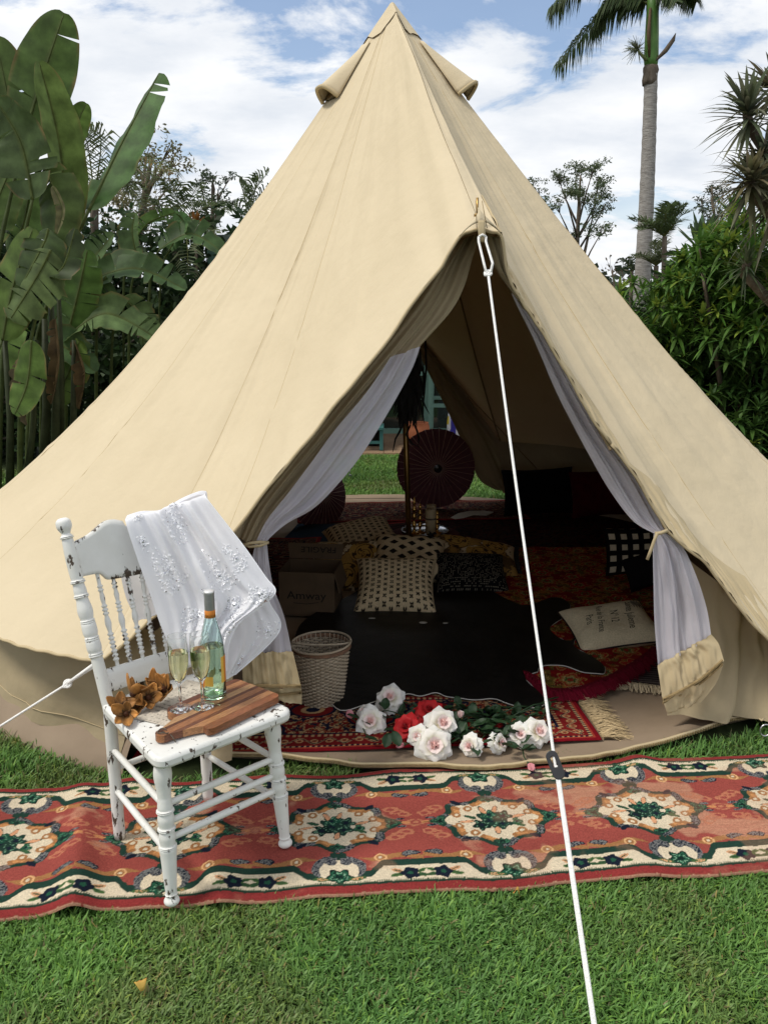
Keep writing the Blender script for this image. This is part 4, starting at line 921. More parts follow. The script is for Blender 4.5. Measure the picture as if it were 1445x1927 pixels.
# ================================================================== lace cloth over the chair back
M['lace'] = pm('lace', (.90, .90, .93), (.93, .93, .96), 8, .75, .25, 260, .15, trans=.34, transcol=(.86, .86, .92), bump2=.3, b2scale=9, b2dist=.012)
M['lace_thread'] = pm('lace_thread', (.88, .88, .90), None, rough=.7); M['sequin'] = pm('sequin', (.42, .42, .45), (.80, .80, .82), 300, .22, metal=.95)
shawl = thing('lace_cloth', 'white embroidered lace cloth with silver sequins draped over the chair back', 'cloth', tuple(P(330, 1100, 2.6)))
def sheet(rows, nu, nv, fold, nf, seed, motifs, rs, ns=46):
    mb = MB(); fn = loft_rows(mb, rows, nu, nv, fold, nf, seed); o = mb.build('lace_sheet', M['lace'], shawl)
    rr = random.Random(rs); eb, sq = MB(), MB()
    def frame(u, v):
        p = Vector(fn(u, v)); a = Vector(fn(min(1, u + .01), v)) - Vector(fn(max(0, u - .01), v)); b = Vector(fn(u, min(1, v + .01))) - Vector(fn(u, max(0, v - .01)))
        n = a.cross(b); n = n.normalized() if n.length > 0 else Vector((0, -1, 0))
        if n.y > 0: n = -n
        a.normalize(); return p, a, n.cross(a), n
    wd = (Vector(fn(1, .4)) - Vector(fn(0, .4))).length; ht = (Vector(fn(.5, 1)) - Vector(fn(.5, 0))).length
    for (u0, v0, r_) in motifs:
        for k in range(int(ns * r_ / .05)):
            ang = rr.uniform(0, 6.28); rad = r_ * rr.random() ** .75 * (.6 + .4 * abs(math.cos(ang * 1.5)))
            u, v = u0 + rad * math.cos(ang) / wd, v0 + rad * math.sin(ang) / ht
            if not (0.01 < u < .99 and .01 < v < .99): continue
            p, a, b, n = frame(u, v); th = rr.uniform(0, 6.28)
            x = a * math.cos(th) + b * math.sin(th); y = n.cross(x)
            if rr.random() < .30:
                q = rr.uniform(.0012, .0026); c = p + n * .0022; tl = (n + a * rr.uniform(-.5, .5) + b * rr.uniform(-.5, .5)).normalized(); x2 = tl.orthogonal().normalized(); y2 = tl.cross(x2)
                sq.add([c + x2 * q * math.cos(k2 * 1.047) + y2 * q * math.sin(k2 * 1.047) for k2 in range(6)], [tuple(range(6))])
            else:
                l_, w2 = rr.uniform(.004, .0085), rr.uniform(.0015, .003)
                c = p + n * .0008; eb.add([c - x * l_, c + y * w2 + n * .0012, c + x * l_, c - y * w2 + n * .0012, c + n * .0022], [(0, 1, 4), (1, 2, 4), (2, 3, 4), (3, 0, 4)])
        p, a, b, n = frame(min(.98, max(.02, u0)), min(.98, max(.02, v0)))
        c = p + n * .003; sq.add([c + a * .0052 * math.cos(k2 * .785) + b * .0052 * math.sin(k2 * .785) for k2 in range(8)] + [c + n * .002], [(k2, (k2 + 1) % 8, 8) for k2 in range(8)])
    if eb.f: eb.build('embroidery', M['lace_thread'], o, kind='stuff', smooth=False)
    if sq.f: sq.build('sequins', M['sequin'], o, kind='stuff', smooth=False)
    # scalloped hem thread along the bottom and the right edge
    hb = MB(); hb.tube([Vector(fn(u, 1)) for u in np.linspace(0, 1, 60)] , .0018, 5); hb.tube([Vector(fn(1, v)) for v in np.linspace(0, 1, 60)], .0016, 5); hb.build('scalloped_hem', M['lace_thread'], o)
    return fn
sheet([(228, 1085, 340, 1045, 2.64, 2.78), (238, 1125, 345, 1105, 2.63, 2.78), (258, 1168, 320, 1150, 2.62, 2.74)], 20, 16, .012, 2, 3, [(.4, .5, .03)], 1)
sheet([(425, 1085, 480, 1075, 2.68, 2.74), (424, 1150, 508, 1135, 2.66, 2.73), (424, 1220, 526, 1188, 2.62, 2.70), (424, 1279, 445, 1268, 2.58, 2.60)], 30, 34, .014, 1.5, 5, [(.75, .62, .05), (.45, .86, .03), (.8, .25, .03)], 2, 70)
def wob(rows): return rows
sheet([(236, 977, 386, 931, 2.526, 2.690), (237, 982, 389, 938, 2.497, 2.660), (246, 1012, 420, 978, 2.482, 2.645), (262, 1060, 462, 1032, 2.471, 2.620), (280, 1110, 500, 1086, 2.460, 2.595), (294, 1152, 519, 1112, 2.453, 2.580), (305, 1182, 500, 1136, 2.448, 2.555), (318, 1212, 452, 1172, 2.443, 2.505), (332, 1240, 432, 1212, 2.443, 2.475), (348, 1248, 428, 1262, 2.445, 2.465)], 90, 90, .027, 2.6, 7,
      [(.14, .10, .025), (.60, .09, .03), (.50, .20, .05), (.22, .38, .06), (.62, .42, .055), (.86, .36, .035), (.30, .66, .055), (.66, .62, .04), (.86, .55, .045), (.93, .62, .035), (.75, .72, .035), (.88, .80, .03), (.1, .25, .02), (.45, .5, .02)], 4, 130)
mb = MB()
topf = [(236, 977, 2.525), (262, 969, 2.550), (300, 966, 2.59), (340, 944, 2.63), (372, 931, 2.675), (386, 931, 2.69)]
def tf(u, v):
    p = P(*interp(topf, u)); return p + Vector((.004 * v, .05 * v, -.001 + .010 * math.sin(v * 3.1) - .20 * max(0, v - .45)))
mb.grid(tf, 30, 8); mb.build('lace_fold', M['lace'], shawl)
# ================================================================== rugs inside the tent
def quad_rug(name, label, corners, z, nu, nv, paint, mat=None, wav=.006, seed=0, thick=.005, cat='rug'):
    c = [G(x, y, z) if len(q) == 2 else Vector((q[0], q[1], z)) for q in corners for x, y in [q[:2]]]
    u, v = np.meshgrid(np.linspace(0, 1, nu + 1), np.linspace(0, 1, nv + 1))
    A = [np.array(p) for p in c]
    pts = (A[0] * (1 - u[..., None]) + A[1] * u[..., None]) * (1 - v[..., None]) + (A[3] * (1 - u[..., None]) + A[2] * u[..., None]) * v[..., None]
    pts[..., 2] = z + wav * (vfbm(pts[..., 0] * 5 + seed, pts[..., 1] * 5, seed, 3)) * 2
    W_, L_ = (c[1] - c[0]).length, (c[3] - c[0]).length
    o = rug_mesh(name, pts, paint(u * W_, v * L_, W_, L_), mat or M['attr_rug'], thick=thick); tag(o, label, cat); return o, pts
def persian(x, y, W, L, cols=None, seed=0, border=.15):
    RED, NAV, CRM, ORG, GRN = cols or (S(112, 26, 26), S(24, 26, 44), S(170, 138, 98), S(150, 74, 40), S(50, 62, 40))
    c = np.zeros(x.shape + (3,)); d = np.minimum(np.minimum(x, W - x), np.minimum(y, L - y)); n = vfbm(x * 60, y * 60, seed, 3)
    def put(m, k): c[m] = k
    put(d > -1, RED)
    # field: dense small flowers on buff
    fx, fy = x + .01 * np.sin(y * 40), y + .01 * np.sin(x * 37)
    cell = .062; cx_, cy_ = (fx / cell) % 1 - .5, (fy / cell + .5 * (np.floor(fx / cell) % 2)) % 1 - .5; r = np.hypot(cx_, cy_); th = np.arctan2(cy_, cx_)
    put(d > border, CRM * np.ones(3) * 1.0)
    kind = vnoise(np.floor(fx / cell), np.floor(fy / cell + .5 * (np.floor(fx / cell) % 2)), seed + 4)
    rp = r / (.36 * (1 + .25 * np.cos(5 * th + kind * 6))); put((d > border) & (rp < 1) & (kind < .5), RED); put((d > border) & (rp < 1) & (kind >= .5), ORG); put((d > border) & (rp < .6) & (kind > .3), NAV); put((d > border) & (rp < .3), CRM)
    put((d > border) & (n > .60), NAV); put((d > border) & (n < .40), RED); put((d > border) & (np.abs(n - .5) < .012), GRN)
    # big rosettes
    for (qx, qy) in ((.25, .3), (.5, .45), (.75, .3), (.36, .62), (.64, .62)):
        r = np.hypot((x - qx * W) / .10, (y - qy * L) / .075); put((d > border) & (r < 1), NAV); put((d > border) & (r < .85), RED); put((d > border) & (r < .5), CRM); put((d > border) & (r < .3), NAV)
    # border stripes
    al = np.where(np.minimum(x, W - x) < np.minimum(y, L - y), y, x)
    put((d < border) & (d > border - .014), NAV); put((d < border - .014) & (d > border - .03), CRM); k = (d < border - .014) & (d > border - .03) & (np.sin(al * 260) > 0); put(k, RED)
    main = (d < border - .03) & (d > .04); put(main, RED); w2 = np.abs(d - (border + .01) / 2 - .022 * np.sin(al * 55)); put(main & (w2 < .006), CRM); put(main & (w2 < .003), NAV)
    q = np.hypot(((al / .057) % 1 - .5) * .057, d - (border + .01) / 2); put(main & (q < .015), CRM); put(main & (q < .010), ORG); put(main & (q < .005), NAV)
    put((d < .04) & (d > .028), CRM); put((d < .04) & (d > .028) & (np.sin(al * 300) > .1), NAV); put((d < .028) & (d > .018), S(150, 60, 44)); put(d < .018, S(116, 16, 26))
    return c * (.8 + .4 * vfbm(x * 30, y * 30, seed + 9, 3))[..., None]
prug, pp = quad_rug('persian_rug', 'red patterned persian rug with cream fringe just inside the tent door', [(250, 1428), (1132, 1392), (1066, 1296), (330, 1296)], .036, 420, 160, lambda x, y, W, L: persian(x, y, W, L * 1.0), wav=.004, seed=2)
def fringe(name, pts, d, length, parent, col, n, seed, sag=.01, r=.0016):
    rr = random.Random(seed); mb = MB()
    for i in range(n):
        s = rr.random(); p = Vector(interp(pts, s)); dd = (Vector(d) + Vector((rr.uniform(-.4, .4), rr.uniform(-.4, .4), 0))).normalized(); L_ = length * rr.uniform(.6, 1.15); z = rr.uniform(.0, .012)
        a = p + Vector((0, 0, z)); b = p + dd * L_ * .5 + Vector((0, 0, z + rr.uniform(0, .008))); e = p + dd * L_ + Vector((rr.uniform(-.012, .012), rr.uniform(-.012, .012), -.004))
        sd = Vector((-dd.y, dd.x, 0)) * r * rr.uniform(.7, 1.6); k = rr.uniform(.7, 1.1); cc_ = tuple(np.array(col) * k)
        mb.add([a - sd, a + sd, b - sd, b + sd + Vector((0, 0, .001)), e - sd, e + sd], [(0, 1, 3, 2), (2, 3, 5, 4)], None, cc_)
    return mb.build(name, M['attr_cloth'], parent, kind='stuff', smooth=False)
fringe('fringe', [tuple(G(x, y, .032)) for x, y in ((1134, 1391), (1115, 1362), (1092, 1330), (1068, 1298))], (1, .12, 0), .115, prug, S(196, 172, 132), 420, 3)
# black hide
HID = [(690, 1325), (640, 1335), (600, 1290), (556, 1240), (560, 1185), (600, 1150), (660, 1120), (720, 1085), (800, 1075), (900, 1090), (930, 1115), (985, 1140), (1040, 1125), (1072, 1138), (1062, 1160), (1034, 1182), (1050, 1200), (1072, 1206), (1082, 1200), (1080, 1216), (1105, 1232), (1132, 1250), (1138, 1262), (1128, 1268), (1100, 1264), (1064, 1254), (1038, 1250), (1015, 1256), (1010, 1264), (992, 1272), (990, 1280), (1015, 1305), (1026, 1322), (1010, 1330), (985, 1330), (950, 1321), (920, 1314), (880, 1316), (845, 1310), (820, 1304), (790, 1308), (765, 1306), (735, 1312)]
M['hide'] = pm('black_hide', (.003, .003, .003), (.009, .008, .007), 6, .48, .6, 260, .22, bdist=.002, bump2=.35, b2scale=6, b2dist=.02)
M['hide_edge'] = pm('hide_edge', (.55, .52, .46), (.62, .6, .54), 40, .9)
hp = [G(x, y, .052) for x, y in HID]
hp2 = [Vector(interp([tuple(p) for p in hp] + [tuple(hp[0])], i / 220)) for i in range(220)]
hide = thing('cow_hide', 'large black cow hide spread over the rugs in the middle of the tent', 'hide', tuple(hp[0]))
def polysheet(name, poly, z, mat, parent, step=.035, h=.010, dome=.0):
    bm = __import__('bmesh').new(); vs_ = [bm.verts.new((p.x, p.y, 0)) for p in poly]; f = bm.faces.new(vs_)
    __import__('bmesh').ops.triangulate(bm, faces=[f]); V = [tuple(v.co) for v in bm.verts]; Fs = [tuple(v.index for v in f.verts) for f in bm.faces]
    bm.verts.index_update(); Fs = [tuple(v.index for v in f.verts) for f in bm.faces]; bm.free(); n = len(poly); mb = MB()
    mb.add([(x, y, z + .004 * fbm(x * 4, y * 4)) for x, y, _ in V] + [(x, y, z - h) for x, y, _ in V], Fs + [(i, (i + 1) % n, n + (i + 1) % n, n + i)[::-1] for i in range(n)])
    return mb.build(name, mat, parent, smooth=False)
hs = polysheet('hide_skin', hp2, .056, M['hide'], hide)
mb = MB(); mb.tube([Vector((p.x, p.y, .050 + .003 * math.sin(i * .7))) for i, p in enumerate(hp2)] + [Vector((hp2[0].x, hp2[0].y, .05))], .0024, 5); mb.build('hide_rim', M['hide_edge'], hide)
mb = MB()
for (x, y, w_, h_) in ((796, 1171, .022, .010), (838, 1172, .014, .005), (700, 1163, .02, .004)):
    c = G(x, y, .0605); mb.lathe([(0, .0), (w_ * .9, 0), (w_, -.001)], 12, Matrix.Translation(c) @ Matrix.Diagonal((1, h_ / w_ * 1.6, 1, 1)))
mb.build('white_patch', M['hide_edge'], hide)
# red floral throw at the right, maroon fringe
def floral(x, y, W, L):
    c = np.zeros(x.shape + (3,)); c[:] = S(128, 26, 24); n = vfbm(x * 22, y * 22, 5, 4); n2 = vfbm(x * 34 + 9, y * 30, 15, 4); n3 = vfbm(x * 9, y * 9, 25, 3)
    c[n > .54] = S(172, 110, 50); c[(n2 > .57)] = S(120, 98, 44); c[(np.abs(n - .54) < .014)] = S(196, 158, 96); c[(np.abs(n2 - .57) < .012)] = S(60, 70, 36); c[(n3 > .60)] = S(146, 28, 26)
    cell = .17; ix, iy = x / cell, y / cell + .5 * (np.floor(x / cell) % 2); cx_, cy_ = ix % 1 - .5, iy % 1 - .5; r = np.hypot(cx_, cy_); th = np.arctan2(cy_, cx_); k = vnoise(np.floor(ix), np.floor(iy), 3)
    rp = r / (.34 * (1 + .2 * np.cos(6 * th + k * 6)))
    c[(rp < 1.12)] = S(190, 150, 84); c[rp < 1] = S(176, 44, 36); c[(rp < .78) & (k > .4)] = S(168, 130, 70); c[rp < .5] = S(78, 98, 48); c[(np.abs(rp - .5) < .05)] = S(206, 180, 120); c[rp < .25] = S(180, 50, 40)
    return c * (.50 + .40 * vfbm(x * 40, y * 40, 2, 2))[..., None]
TN = [(984, 1268), (1000, 1283), (1022, 1299), (1050, 1302), (1090, 1297), (1130, 1283), (1170, 1262), (1205, 1240), (1240, 1215), (1330, 1180)]
TF = [(900, 1040), (930, 1035), (960, 1032), (1000, 1030), (1040, 1030), (1090, 1030), (1130, 1030), (1180, 1030), (1230, 1030), (1260, 1028)]
tn3, tf3 = [tuple(G(x, y, .044)) for x, y in TN], [tuple(G(x, y, .044)) for x, y in TF]
nu, nv = 300, 260; u, v = np.meshgrid(np.linspace(0, 1, nu + 1), np.linspace(0, 1, nv + 1))
A_ = np.array([interp(tn3, q) for q in u[0]]); B_ = np.array([interp(tf3, q) for q in u[0]])
pts = A_[None] * (1 - v[..., None]) + B_[None] * v[..., None]; pts[..., 2] = .038 + .020 * vfbm(pts[..., 0] * 4, pts[..., 1] * 4, 6, 3) * np.clip(v * 6, .3, 1)
throw = rug_mesh('floral_throw', pts, floral(pts[..., 0] + 3, pts[..., 1], 1, 1), M['attr_rug'], thick=.006); tag(throw, 'red and gold floral throw with maroon fringe under the scripted cushion', 'throw')
fringe('fringe', [(p[0], p[1], .05) for p in tn3], (.35, -1, 0), .085, throw, S(104, 16, 34), 1500, 8, r=.0022)
mat2, _ = quad_rug('woven_mat', 'grey striped mat with short cream fringe behind the right door flap', [(1128, 1282), (1300, 1300), (1320, 1230), (1170, 1225)], .024, 120, 80, lambda x, y, W, L: np.where((np.sin(y * 260) > .2)[..., None], S(96, 86, 82), S(50, 42, 42)) * (.7 + .6 * vfbm(x * 60, y * 60, 3, 2))[..., None])
fringe('fringe', [tuple(G(x, y, .028)) for x, y in ((1128, 1284), (1160, 1284), (1210, 1290), (1260, 1298))], (0, -1, 0), .06, mat2, S(196, 178, 146), 260, 9)
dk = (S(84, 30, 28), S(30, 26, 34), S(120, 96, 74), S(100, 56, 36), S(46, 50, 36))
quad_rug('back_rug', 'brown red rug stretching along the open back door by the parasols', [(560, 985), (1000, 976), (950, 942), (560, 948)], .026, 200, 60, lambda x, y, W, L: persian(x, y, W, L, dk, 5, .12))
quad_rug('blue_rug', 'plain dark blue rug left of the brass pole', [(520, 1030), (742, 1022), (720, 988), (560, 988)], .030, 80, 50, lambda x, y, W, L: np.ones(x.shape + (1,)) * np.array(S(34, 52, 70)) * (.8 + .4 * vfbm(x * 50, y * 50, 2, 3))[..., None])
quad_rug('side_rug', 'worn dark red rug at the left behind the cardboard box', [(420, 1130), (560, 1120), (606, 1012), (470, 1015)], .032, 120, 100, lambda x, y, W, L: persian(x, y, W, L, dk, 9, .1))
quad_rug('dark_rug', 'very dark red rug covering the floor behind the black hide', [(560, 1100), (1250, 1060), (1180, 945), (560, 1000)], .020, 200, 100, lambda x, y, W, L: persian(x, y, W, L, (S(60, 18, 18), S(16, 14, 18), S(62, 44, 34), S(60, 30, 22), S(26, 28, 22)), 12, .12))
hd2 = [G(x, y, .034) for x, y in ((848, 974), (862, 966), (885, 962), (910, 962), (928, 964), (915, 969), (890, 969), (872, 975), (856, 977))]
wh = thing('pale_hide', 'small pale brown and white hide lying near the open back door', 'hide', tuple(hd2[0])); polysheet('hide_skin', hd2, .036, M['hide_edge'], wh)
# ================================================================== cushions
def cushion(label, c, ux, uy, w_, h_, th, paint, n=70, fn=None, group='cushions scattered on the rugs', mat=None, piping=None, name='cushion', pinch=.07, ruffle=None):
    c, ux, uy = Vector(c), Vector(ux).normalized(), Vector(uy); uy = (uy - ux * uy.dot(ux)).normalized(); nn = ux.cross(uy)
    t = thing(name, label, 'cushion', tuple(c), 0, group)
    def pos(u, v, side):
        a, b = 2 * u - 1, 2 * v - 1; x = a * w_ / 2 * (1 - pinch * (1 - b * b)); y = b * h_ / 2 * (1 - pinch * (1 - a * a))
        k = max(0, (1 - a ** 4)) ** .55 * max(0, (1 - b ** 4)) ** .55
        z = side * th / 2 * k + .006 * fbm(a * 1.7 + w_ * 9, b * 1.7, h_ * 7) * k
        return c + ux * x + uy * y + nn * z
    uu, vv = np.meshgrid(np.linspace(0, 1, n + 1), np.linspace(0, 1, n + 1)); cols = paint(uu * w_, vv * h_, w_, h_)
    mb = MB(); mb.grid(lambda u, v: pos(u, v, 1), n, n); mb.c = cols.reshape(-1, 3).tolist(); mb.build('front_cover', mat or M['attr_cloth'], t)
    mb = MB(); mb.grid(lambda u, v: pos(1 - u, v, -1), 24, 24); cb = np.tile(cols.reshape(-1, 3).mean(0), (len(mb.v), 1)); mb.c = cb.tolist(); mb.build('back_cover', mat or M['attr_cloth'], t)
    if piping:
        ring = [pos(u, 0, 0) for u in np.linspace(0, 1, 20)] + [pos(1, v, 0) for v in np.linspace(0, 1, 20)] + [pos(u, 1, 0) for u in np.linspace(1, 0, 20)] + [pos(0, v, 0) for v in np.linspace(1, 0, 20)]
        mb = MB(); mb.tube(ring, .0045, 6, col=piping); mb.build('piping', M['attr_plain'], t)
    if ruffle:
        mb = MB(); ring = [pos(u, 0, 0) for u in np.linspace(0, 1, 60)] + [pos(1, v, 0) for v in np.linspace(0, 1, 60)] + [pos(u, 1, 0) for u in np.linspace(1, 0, 60)] + [pos(0, v, 0) for v in np.linspace(1, 0, 60)]
        def rf(u, v): p = Vector(ring[min(239, int(u * 239))]); d = (p - c).normalized(); return p + d * (.035 * v) + nn * (.012 * math.sin(u * 320) * v)
        mb.grid(rf, 239, 3, col=ruffle); mb.build('ruffle', M['attr_plain'], t)
    t['_']=0; del t['_']
    return t, pos, nn
CRM = np.array(S(206, 186, 150)); INK = np.array(S(30, 26, 24))
def crosses(cell=.045, base=CRM, ink=INK):
    def f(x, y, W, L):
        ix = x / cell; iy = y / cell + .5 * (np.floor(ix) % 2); cx_, cy_ = ix % 1 - .5, iy % 1 - .5
        r = np.hypot(cx_, cy_); th = np.arctan2(cy_, cx_); pet = np.abs(np.cos(2 * (th - .78)))
        m = (r < .36 * pet ** .6) & (r > .04); c = np.ones(x.shape + (3,)) * base; c[m] = ink; return c * (.92 + .16 * vfbm(x * 40, y * 40, 2, 2))[..., None]
    return f
def lattice(x, y, W, L):
    a, b = (x + y * 1.3) / .115, (x - y * 1.3) / .115; m = (np.abs(a % 1 - .5) < .26) & (np.abs(b % 1 - .5) < .26)
    c = np.ones(x.shape + (3,)) * CRM; c[m] = INK; return c
def checks(x, y, W, L):
    a, b = x / .068, y / .066; m = (np.abs(a % 1 - .5) < .26) & (np.abs(b % 1 - .5) < .26); c = np.ones(x.shape + (3,)) * np.array(S(20, 19, 20)); c[m] = np.array(S(196, 184, 158)); return c
def roses_print(x, y, W, L):
    n = vfbm(x * 9, y * 9, 41, 4); n2 = vfbm(x * 20 + 4, y * 20, 43, 4); c = np.ones(x.shape + (3,)) * CRM * .95
    c[n > .54] = S(160, 124, 66); c[(np.abs(n - .54) < .015)] = S(60, 46, 34); c[(n2 > .56) & (n > .45)] = S(96, 74, 46); c[(np.abs(n2 - .5) < .012)] = S(70, 58, 44)
    for (qx, qy) in ((.25, .7), (.72, .66), (.5, .3)):
        r = np.hypot(x - qx * W, y - qy * L) / .085; th = np.arctan2(y - qy * L, x - qx * W); q = r + .12 * np.sin(th * 3 + r * 9); c[q < 1] = S(178, 140, 72); c[(q < 1) & (np.sin(q * 17 + th) > .55)] = S(64, 46, 30)
    return c
def plain(col, k=.2):
    return lambda x, y, W, L: np.ones(x.shape + (1,)) * np.array(col) * (1 - k / 2 + k * vfbm(x * 30, y * 30, 4, 3))[..., None]
def beads(x, y, W, L):
    cell = .0105; ix, iy = x / cell, y / cell; k = vnoise(np.floor(ix), np.floor(iy), 7); r = np.hypot(ix % 1 - .5, iy % 1 - .5); c = np.ones(x.shape + (3,)) * np.array(S(16, 15, 16)); c[(r < .30) & (k > .42)] = S(120, 114, 100); return c
X = Vector((1, 0, 0))
b1 = G(745, 1146, .06)
cushion('cream cushion printed with small dark crosses, propped at the front of the pile', b1 + Vector((0, .13, .085)), (1, -.04, 0), (0, .80, .52), .46, .40, .20, crosses(.038), n=150, pinch=.10)
cushion('cream cushion with dark crosses lying flat behind the flowered cushion', P(680, 1012, 5.45), (1, .25, .16), (-.2, 1, .22), .46, .40, .17, crosses(.042), n=100)
cushion('cream cushion with brown roses leaning beside the cardboard box', P(655, 1072, 4.98), (1, -.1, .05), (.1, .6, .6), .48, .40, .20, roses_print, n=110)
cushion('cream cushion with black diamond lattice behind the front cross cushion', P(770, 1050, 4.95), (1, -.05, -.06), (0, .85, .42), .44, .36, .18, lattice, n=100)
cushion('black cushion dotted with pale beads right of the cream cross cushion', P(885, 1080, 4.82), (1, .1, -.05), (-.05, .8, .55), .44, .30, .16, beads, n=170)
cushion('pale cushion with black ruffle trim and printed band behind the beaded cushion', P(895, 1047, 5.15), (1, .05, -.18), (0, .9, .38), .54, .32, .14, roses_print, n=90, ruffle=(.012, .011, .011))
cushion('black cushion with cream squares standing by the right door flap', P(1192, 1037, 4.75), (1, -.05, .05), (.02, .25, .9), .34, .28, .12, checks, n=90)
cushion('plain black cushion leaning in front of the checked cushion', P(1218, 1072, 4.62), (1, -.3, .45), (-.3, .4, .7), .26, .20, .10, plain(S(22, 20, 22)), n=40)
cushion('shaggy black cushion standing against the back wall of the tent', P(1012, 925, 6.7), (1, 0, .05), (-.05, .3, 1), .58, .38, .2, plain(S(16, 15, 17), .8), n=60)
cushion('deep red cushion standing by the shaggy black cushion', P(1125, 928, 6.3), (1, -.1, .1), (.1, .3, 1), .42, .36, .18, plain(S(66, 10, 16), .5), n=40)
c9 = G(1150, 1178, .10)
tc9, pos9, n9 = cushion('cream cushion with old french script and dark piping on the floral throw', c9, (1, .12, .10), (-.30, .95, .22), .44, .36, .12, plain(S(206, 192, 160), .1), n=60, piping=S(34, 22, 24))
def text_mesh(body, size, font_scale=1.0):
    cu = bpy.data.curves.new('lettering', 'FONT'); cu.body = body; cu.size = size; cu.align_x = 'CENTER'; cu.align_y = 'CENTER'; cu.resolution_u = 3
    o = bpy.data.objects.new('lettering', cu); COL.objects.link(o); dg = bpy.context.evaluated_depsgraph_get(); me = bpy.data.meshes.new_from_object(o.evaluated_get(dg)); bpy.data.objects.remove(o)
    import bmesh
    bm = bmesh.new(); bm.from_mesh(me); bmesh.ops.triangulate(bm, faces=bm.faces[:]); bmesh.ops.subdivide_edges(bm, edges=[e for e in bm.edges if e.calc_length() > size * .2], cuts=2, use_grid_fill=False); bmesh.ops.triangulate(bm, faces=bm.faces[:])
    V = [tuple(v.co) for v in bm.verts]; bm.verts.index_update(); Fs = [tuple(v.index for v in f.verts) for f in bm.faces]; bm.free(); return V, Fs
M['ink'] = pm('ink', (.012, .011, .010), None, rough=.9)
for body, off, sz in (('Sainte Julienne', .10, .060), ('Nº 12', .012, .062), ('Rue de la France', -.065, .050), ('Paris', -.125, .058)):
    V, Fs = text_mesh(body, sz); mb = MB(); out = []
    for (x, y, z) in V:   # the script runs up the cushion, tilted
        yy = y * 1.35 - x * .25
        lx, ly = off + yy * .75, -x * .72 * .95 + 0
        u, v = min(.97, max(.03, .5 + lx / .44)), min(.97, max(.03, .5 + ly / .36)); out.append(Vector(pos9(u, v, 1)) + n9 * .0015)
    mb.add(out, Fs); mb.build('lettering', M['ink'], tc9, smooth=False)
mb = MB()
for k in range(7): mb.tube([Vector(pos9(.5 + (.15 + k * .008) / .44, v, 1)) + n9 * .002 for v in (.72, .80, .90)] if k % 2 else [Vector(pos9(.5 + (.15 + k * .008) / .44, v, 1)) + n9 * .002 for v in (.66, .8, .86)], .0017, 4)
mb.build('printed_emblem', M['ink'], tc9)
# ================================================================== cardboard box
M['card'] = pm('cardboard', (.095, .064, .039), (.12, .08, .048), 8, .85, .2, 90, .15)
bx0, bx1 = G(527, 1157, .03), G(629, 1161, .03); bw = (bx1 - bx0); bw.z = 0; bwid = bw.length; bxd = bw.normalized(); byd = Vector((-bxd.y, bxd.x, 0))
box = thing('cardboard_box', 'open brown cardboard box with black lettering beside the cushions', 'box', tuple(bx0)); bh = .245; bd = .26
def bp(x, y, z): return bx0 + bxd * x + byd * y + Vector((0, 0, z))
def panel(name, a, b, c, d): mb = MB(); mb.add([a, b, c, d], [(0, 1, 2, 3)]); return mb.build(name, M['card'], box, smooth=False, solid=.005)
panel('box_side', bp(0, 0, 0), bp(bwid, 0, 0), bp(bwid, 0, bh), bp(0, 0, bh)); panel('box_side', bp(0, bd, 0), bp(bwid, bd, 0), bp(bwid, bd, bh), bp(0, bd, bh))
panel('box_side', bp(0, .003, 0), bp(0, bd - .003, 0), bp(0, bd - .003, bh), bp(0, .003, bh)); panel('box_side', bp(bwid, .003, 0), bp(bwid, bd - .003, 0), bp(bwid, bd - .003, bh), bp(bwid, .003, bh)); panel('box_base', bp(0.003, .003, .004), bp(bwid - .003, .003, .004), bp(bwid - .003, bd - .003, .004), bp(.003, bd - .003, .004))
fl = panel('box_flap', bp(.0, bd, bh + .003), bp(bwid, bd, bh + .003), bp(bwid + .01, bd + .03, bh + .085), bp(-.01, bd + .03, bh + .085)); panel('box_flap', bp(bwid, .01, bh), bp(bwid, bd - .01, bh), bp(bwid + .03, bd, bh - .11), bp(bwid + .03, 0, bh - .11))
V, Fs = text_mesh('Amway', .062); mb = MB(); mb.add([bp(bwid * .5 + x * 1.15, -.0045, .115 + y * 1.0) for x, y, z in V], Fs); mb.tube([bp(bwid * .26, -.004, .074), bp(bwid * .5, -.004, .069), bp(bwid * .72, -.004, .080)], .0016, 4); mb.build('lettering', M['ink'], box, smooth=False)
V, Fs = text_mesh('FRAGILE', .055); mb = MB(); mb.add([bp(bwid * .56 - x, bd + .008 + (.045 - y) * .22 - .009, bh + .055 - y * .8) for x, y, z in V], Fs); mb.build('lettering', M['ink'], box, smooth=False)
# ================================================================== wicker basket
M['wicker'] = pm('wicker', (.33, .265, .185), (.43, .355, .26), 40, .75, .5, 120, .2); M['wicker_dark'] = pm('wicker_dark', (.14, .08, .05), (.22, .12, .07), 50, .75)
kc = Vector((-.262, 3.30, .035)); bas = thing('wicker_basket', 'pale woven wicker basket with a thin handle standing by the left door flap', 'basket', tuple(kc))
mb = MB(); nst, nrow = 36, 30; bh2 = .235
def br(z): return .088 + .030 * (z / bh2)
for j in range(nrow):
    z = .006 + bh2 * j / nrow; pts = []
    for k in range(nst * 4 + 1):
        a = 2 * math.pi * k / (nst * 4); pts.append(kc + Vector((math.cos(a), math.sin(a), 0)) * (br(z) + .0042 * math.sin(a * nst / 2 + j * math.pi)) + Vector((0, 0, z)))
    def strip(u, v, pts=pts): p = pts[min(len(pts) - 1, int(round(u * (len(pts) - 1))))]; d = (p - kc); d.z = 0; d.normalize(); return p + Vector((0, 0, (v - .5) * .0070)) + d * (.0018 * math.sin(math.pi * v))
    mb.grid(strip, nst * 4, 3)
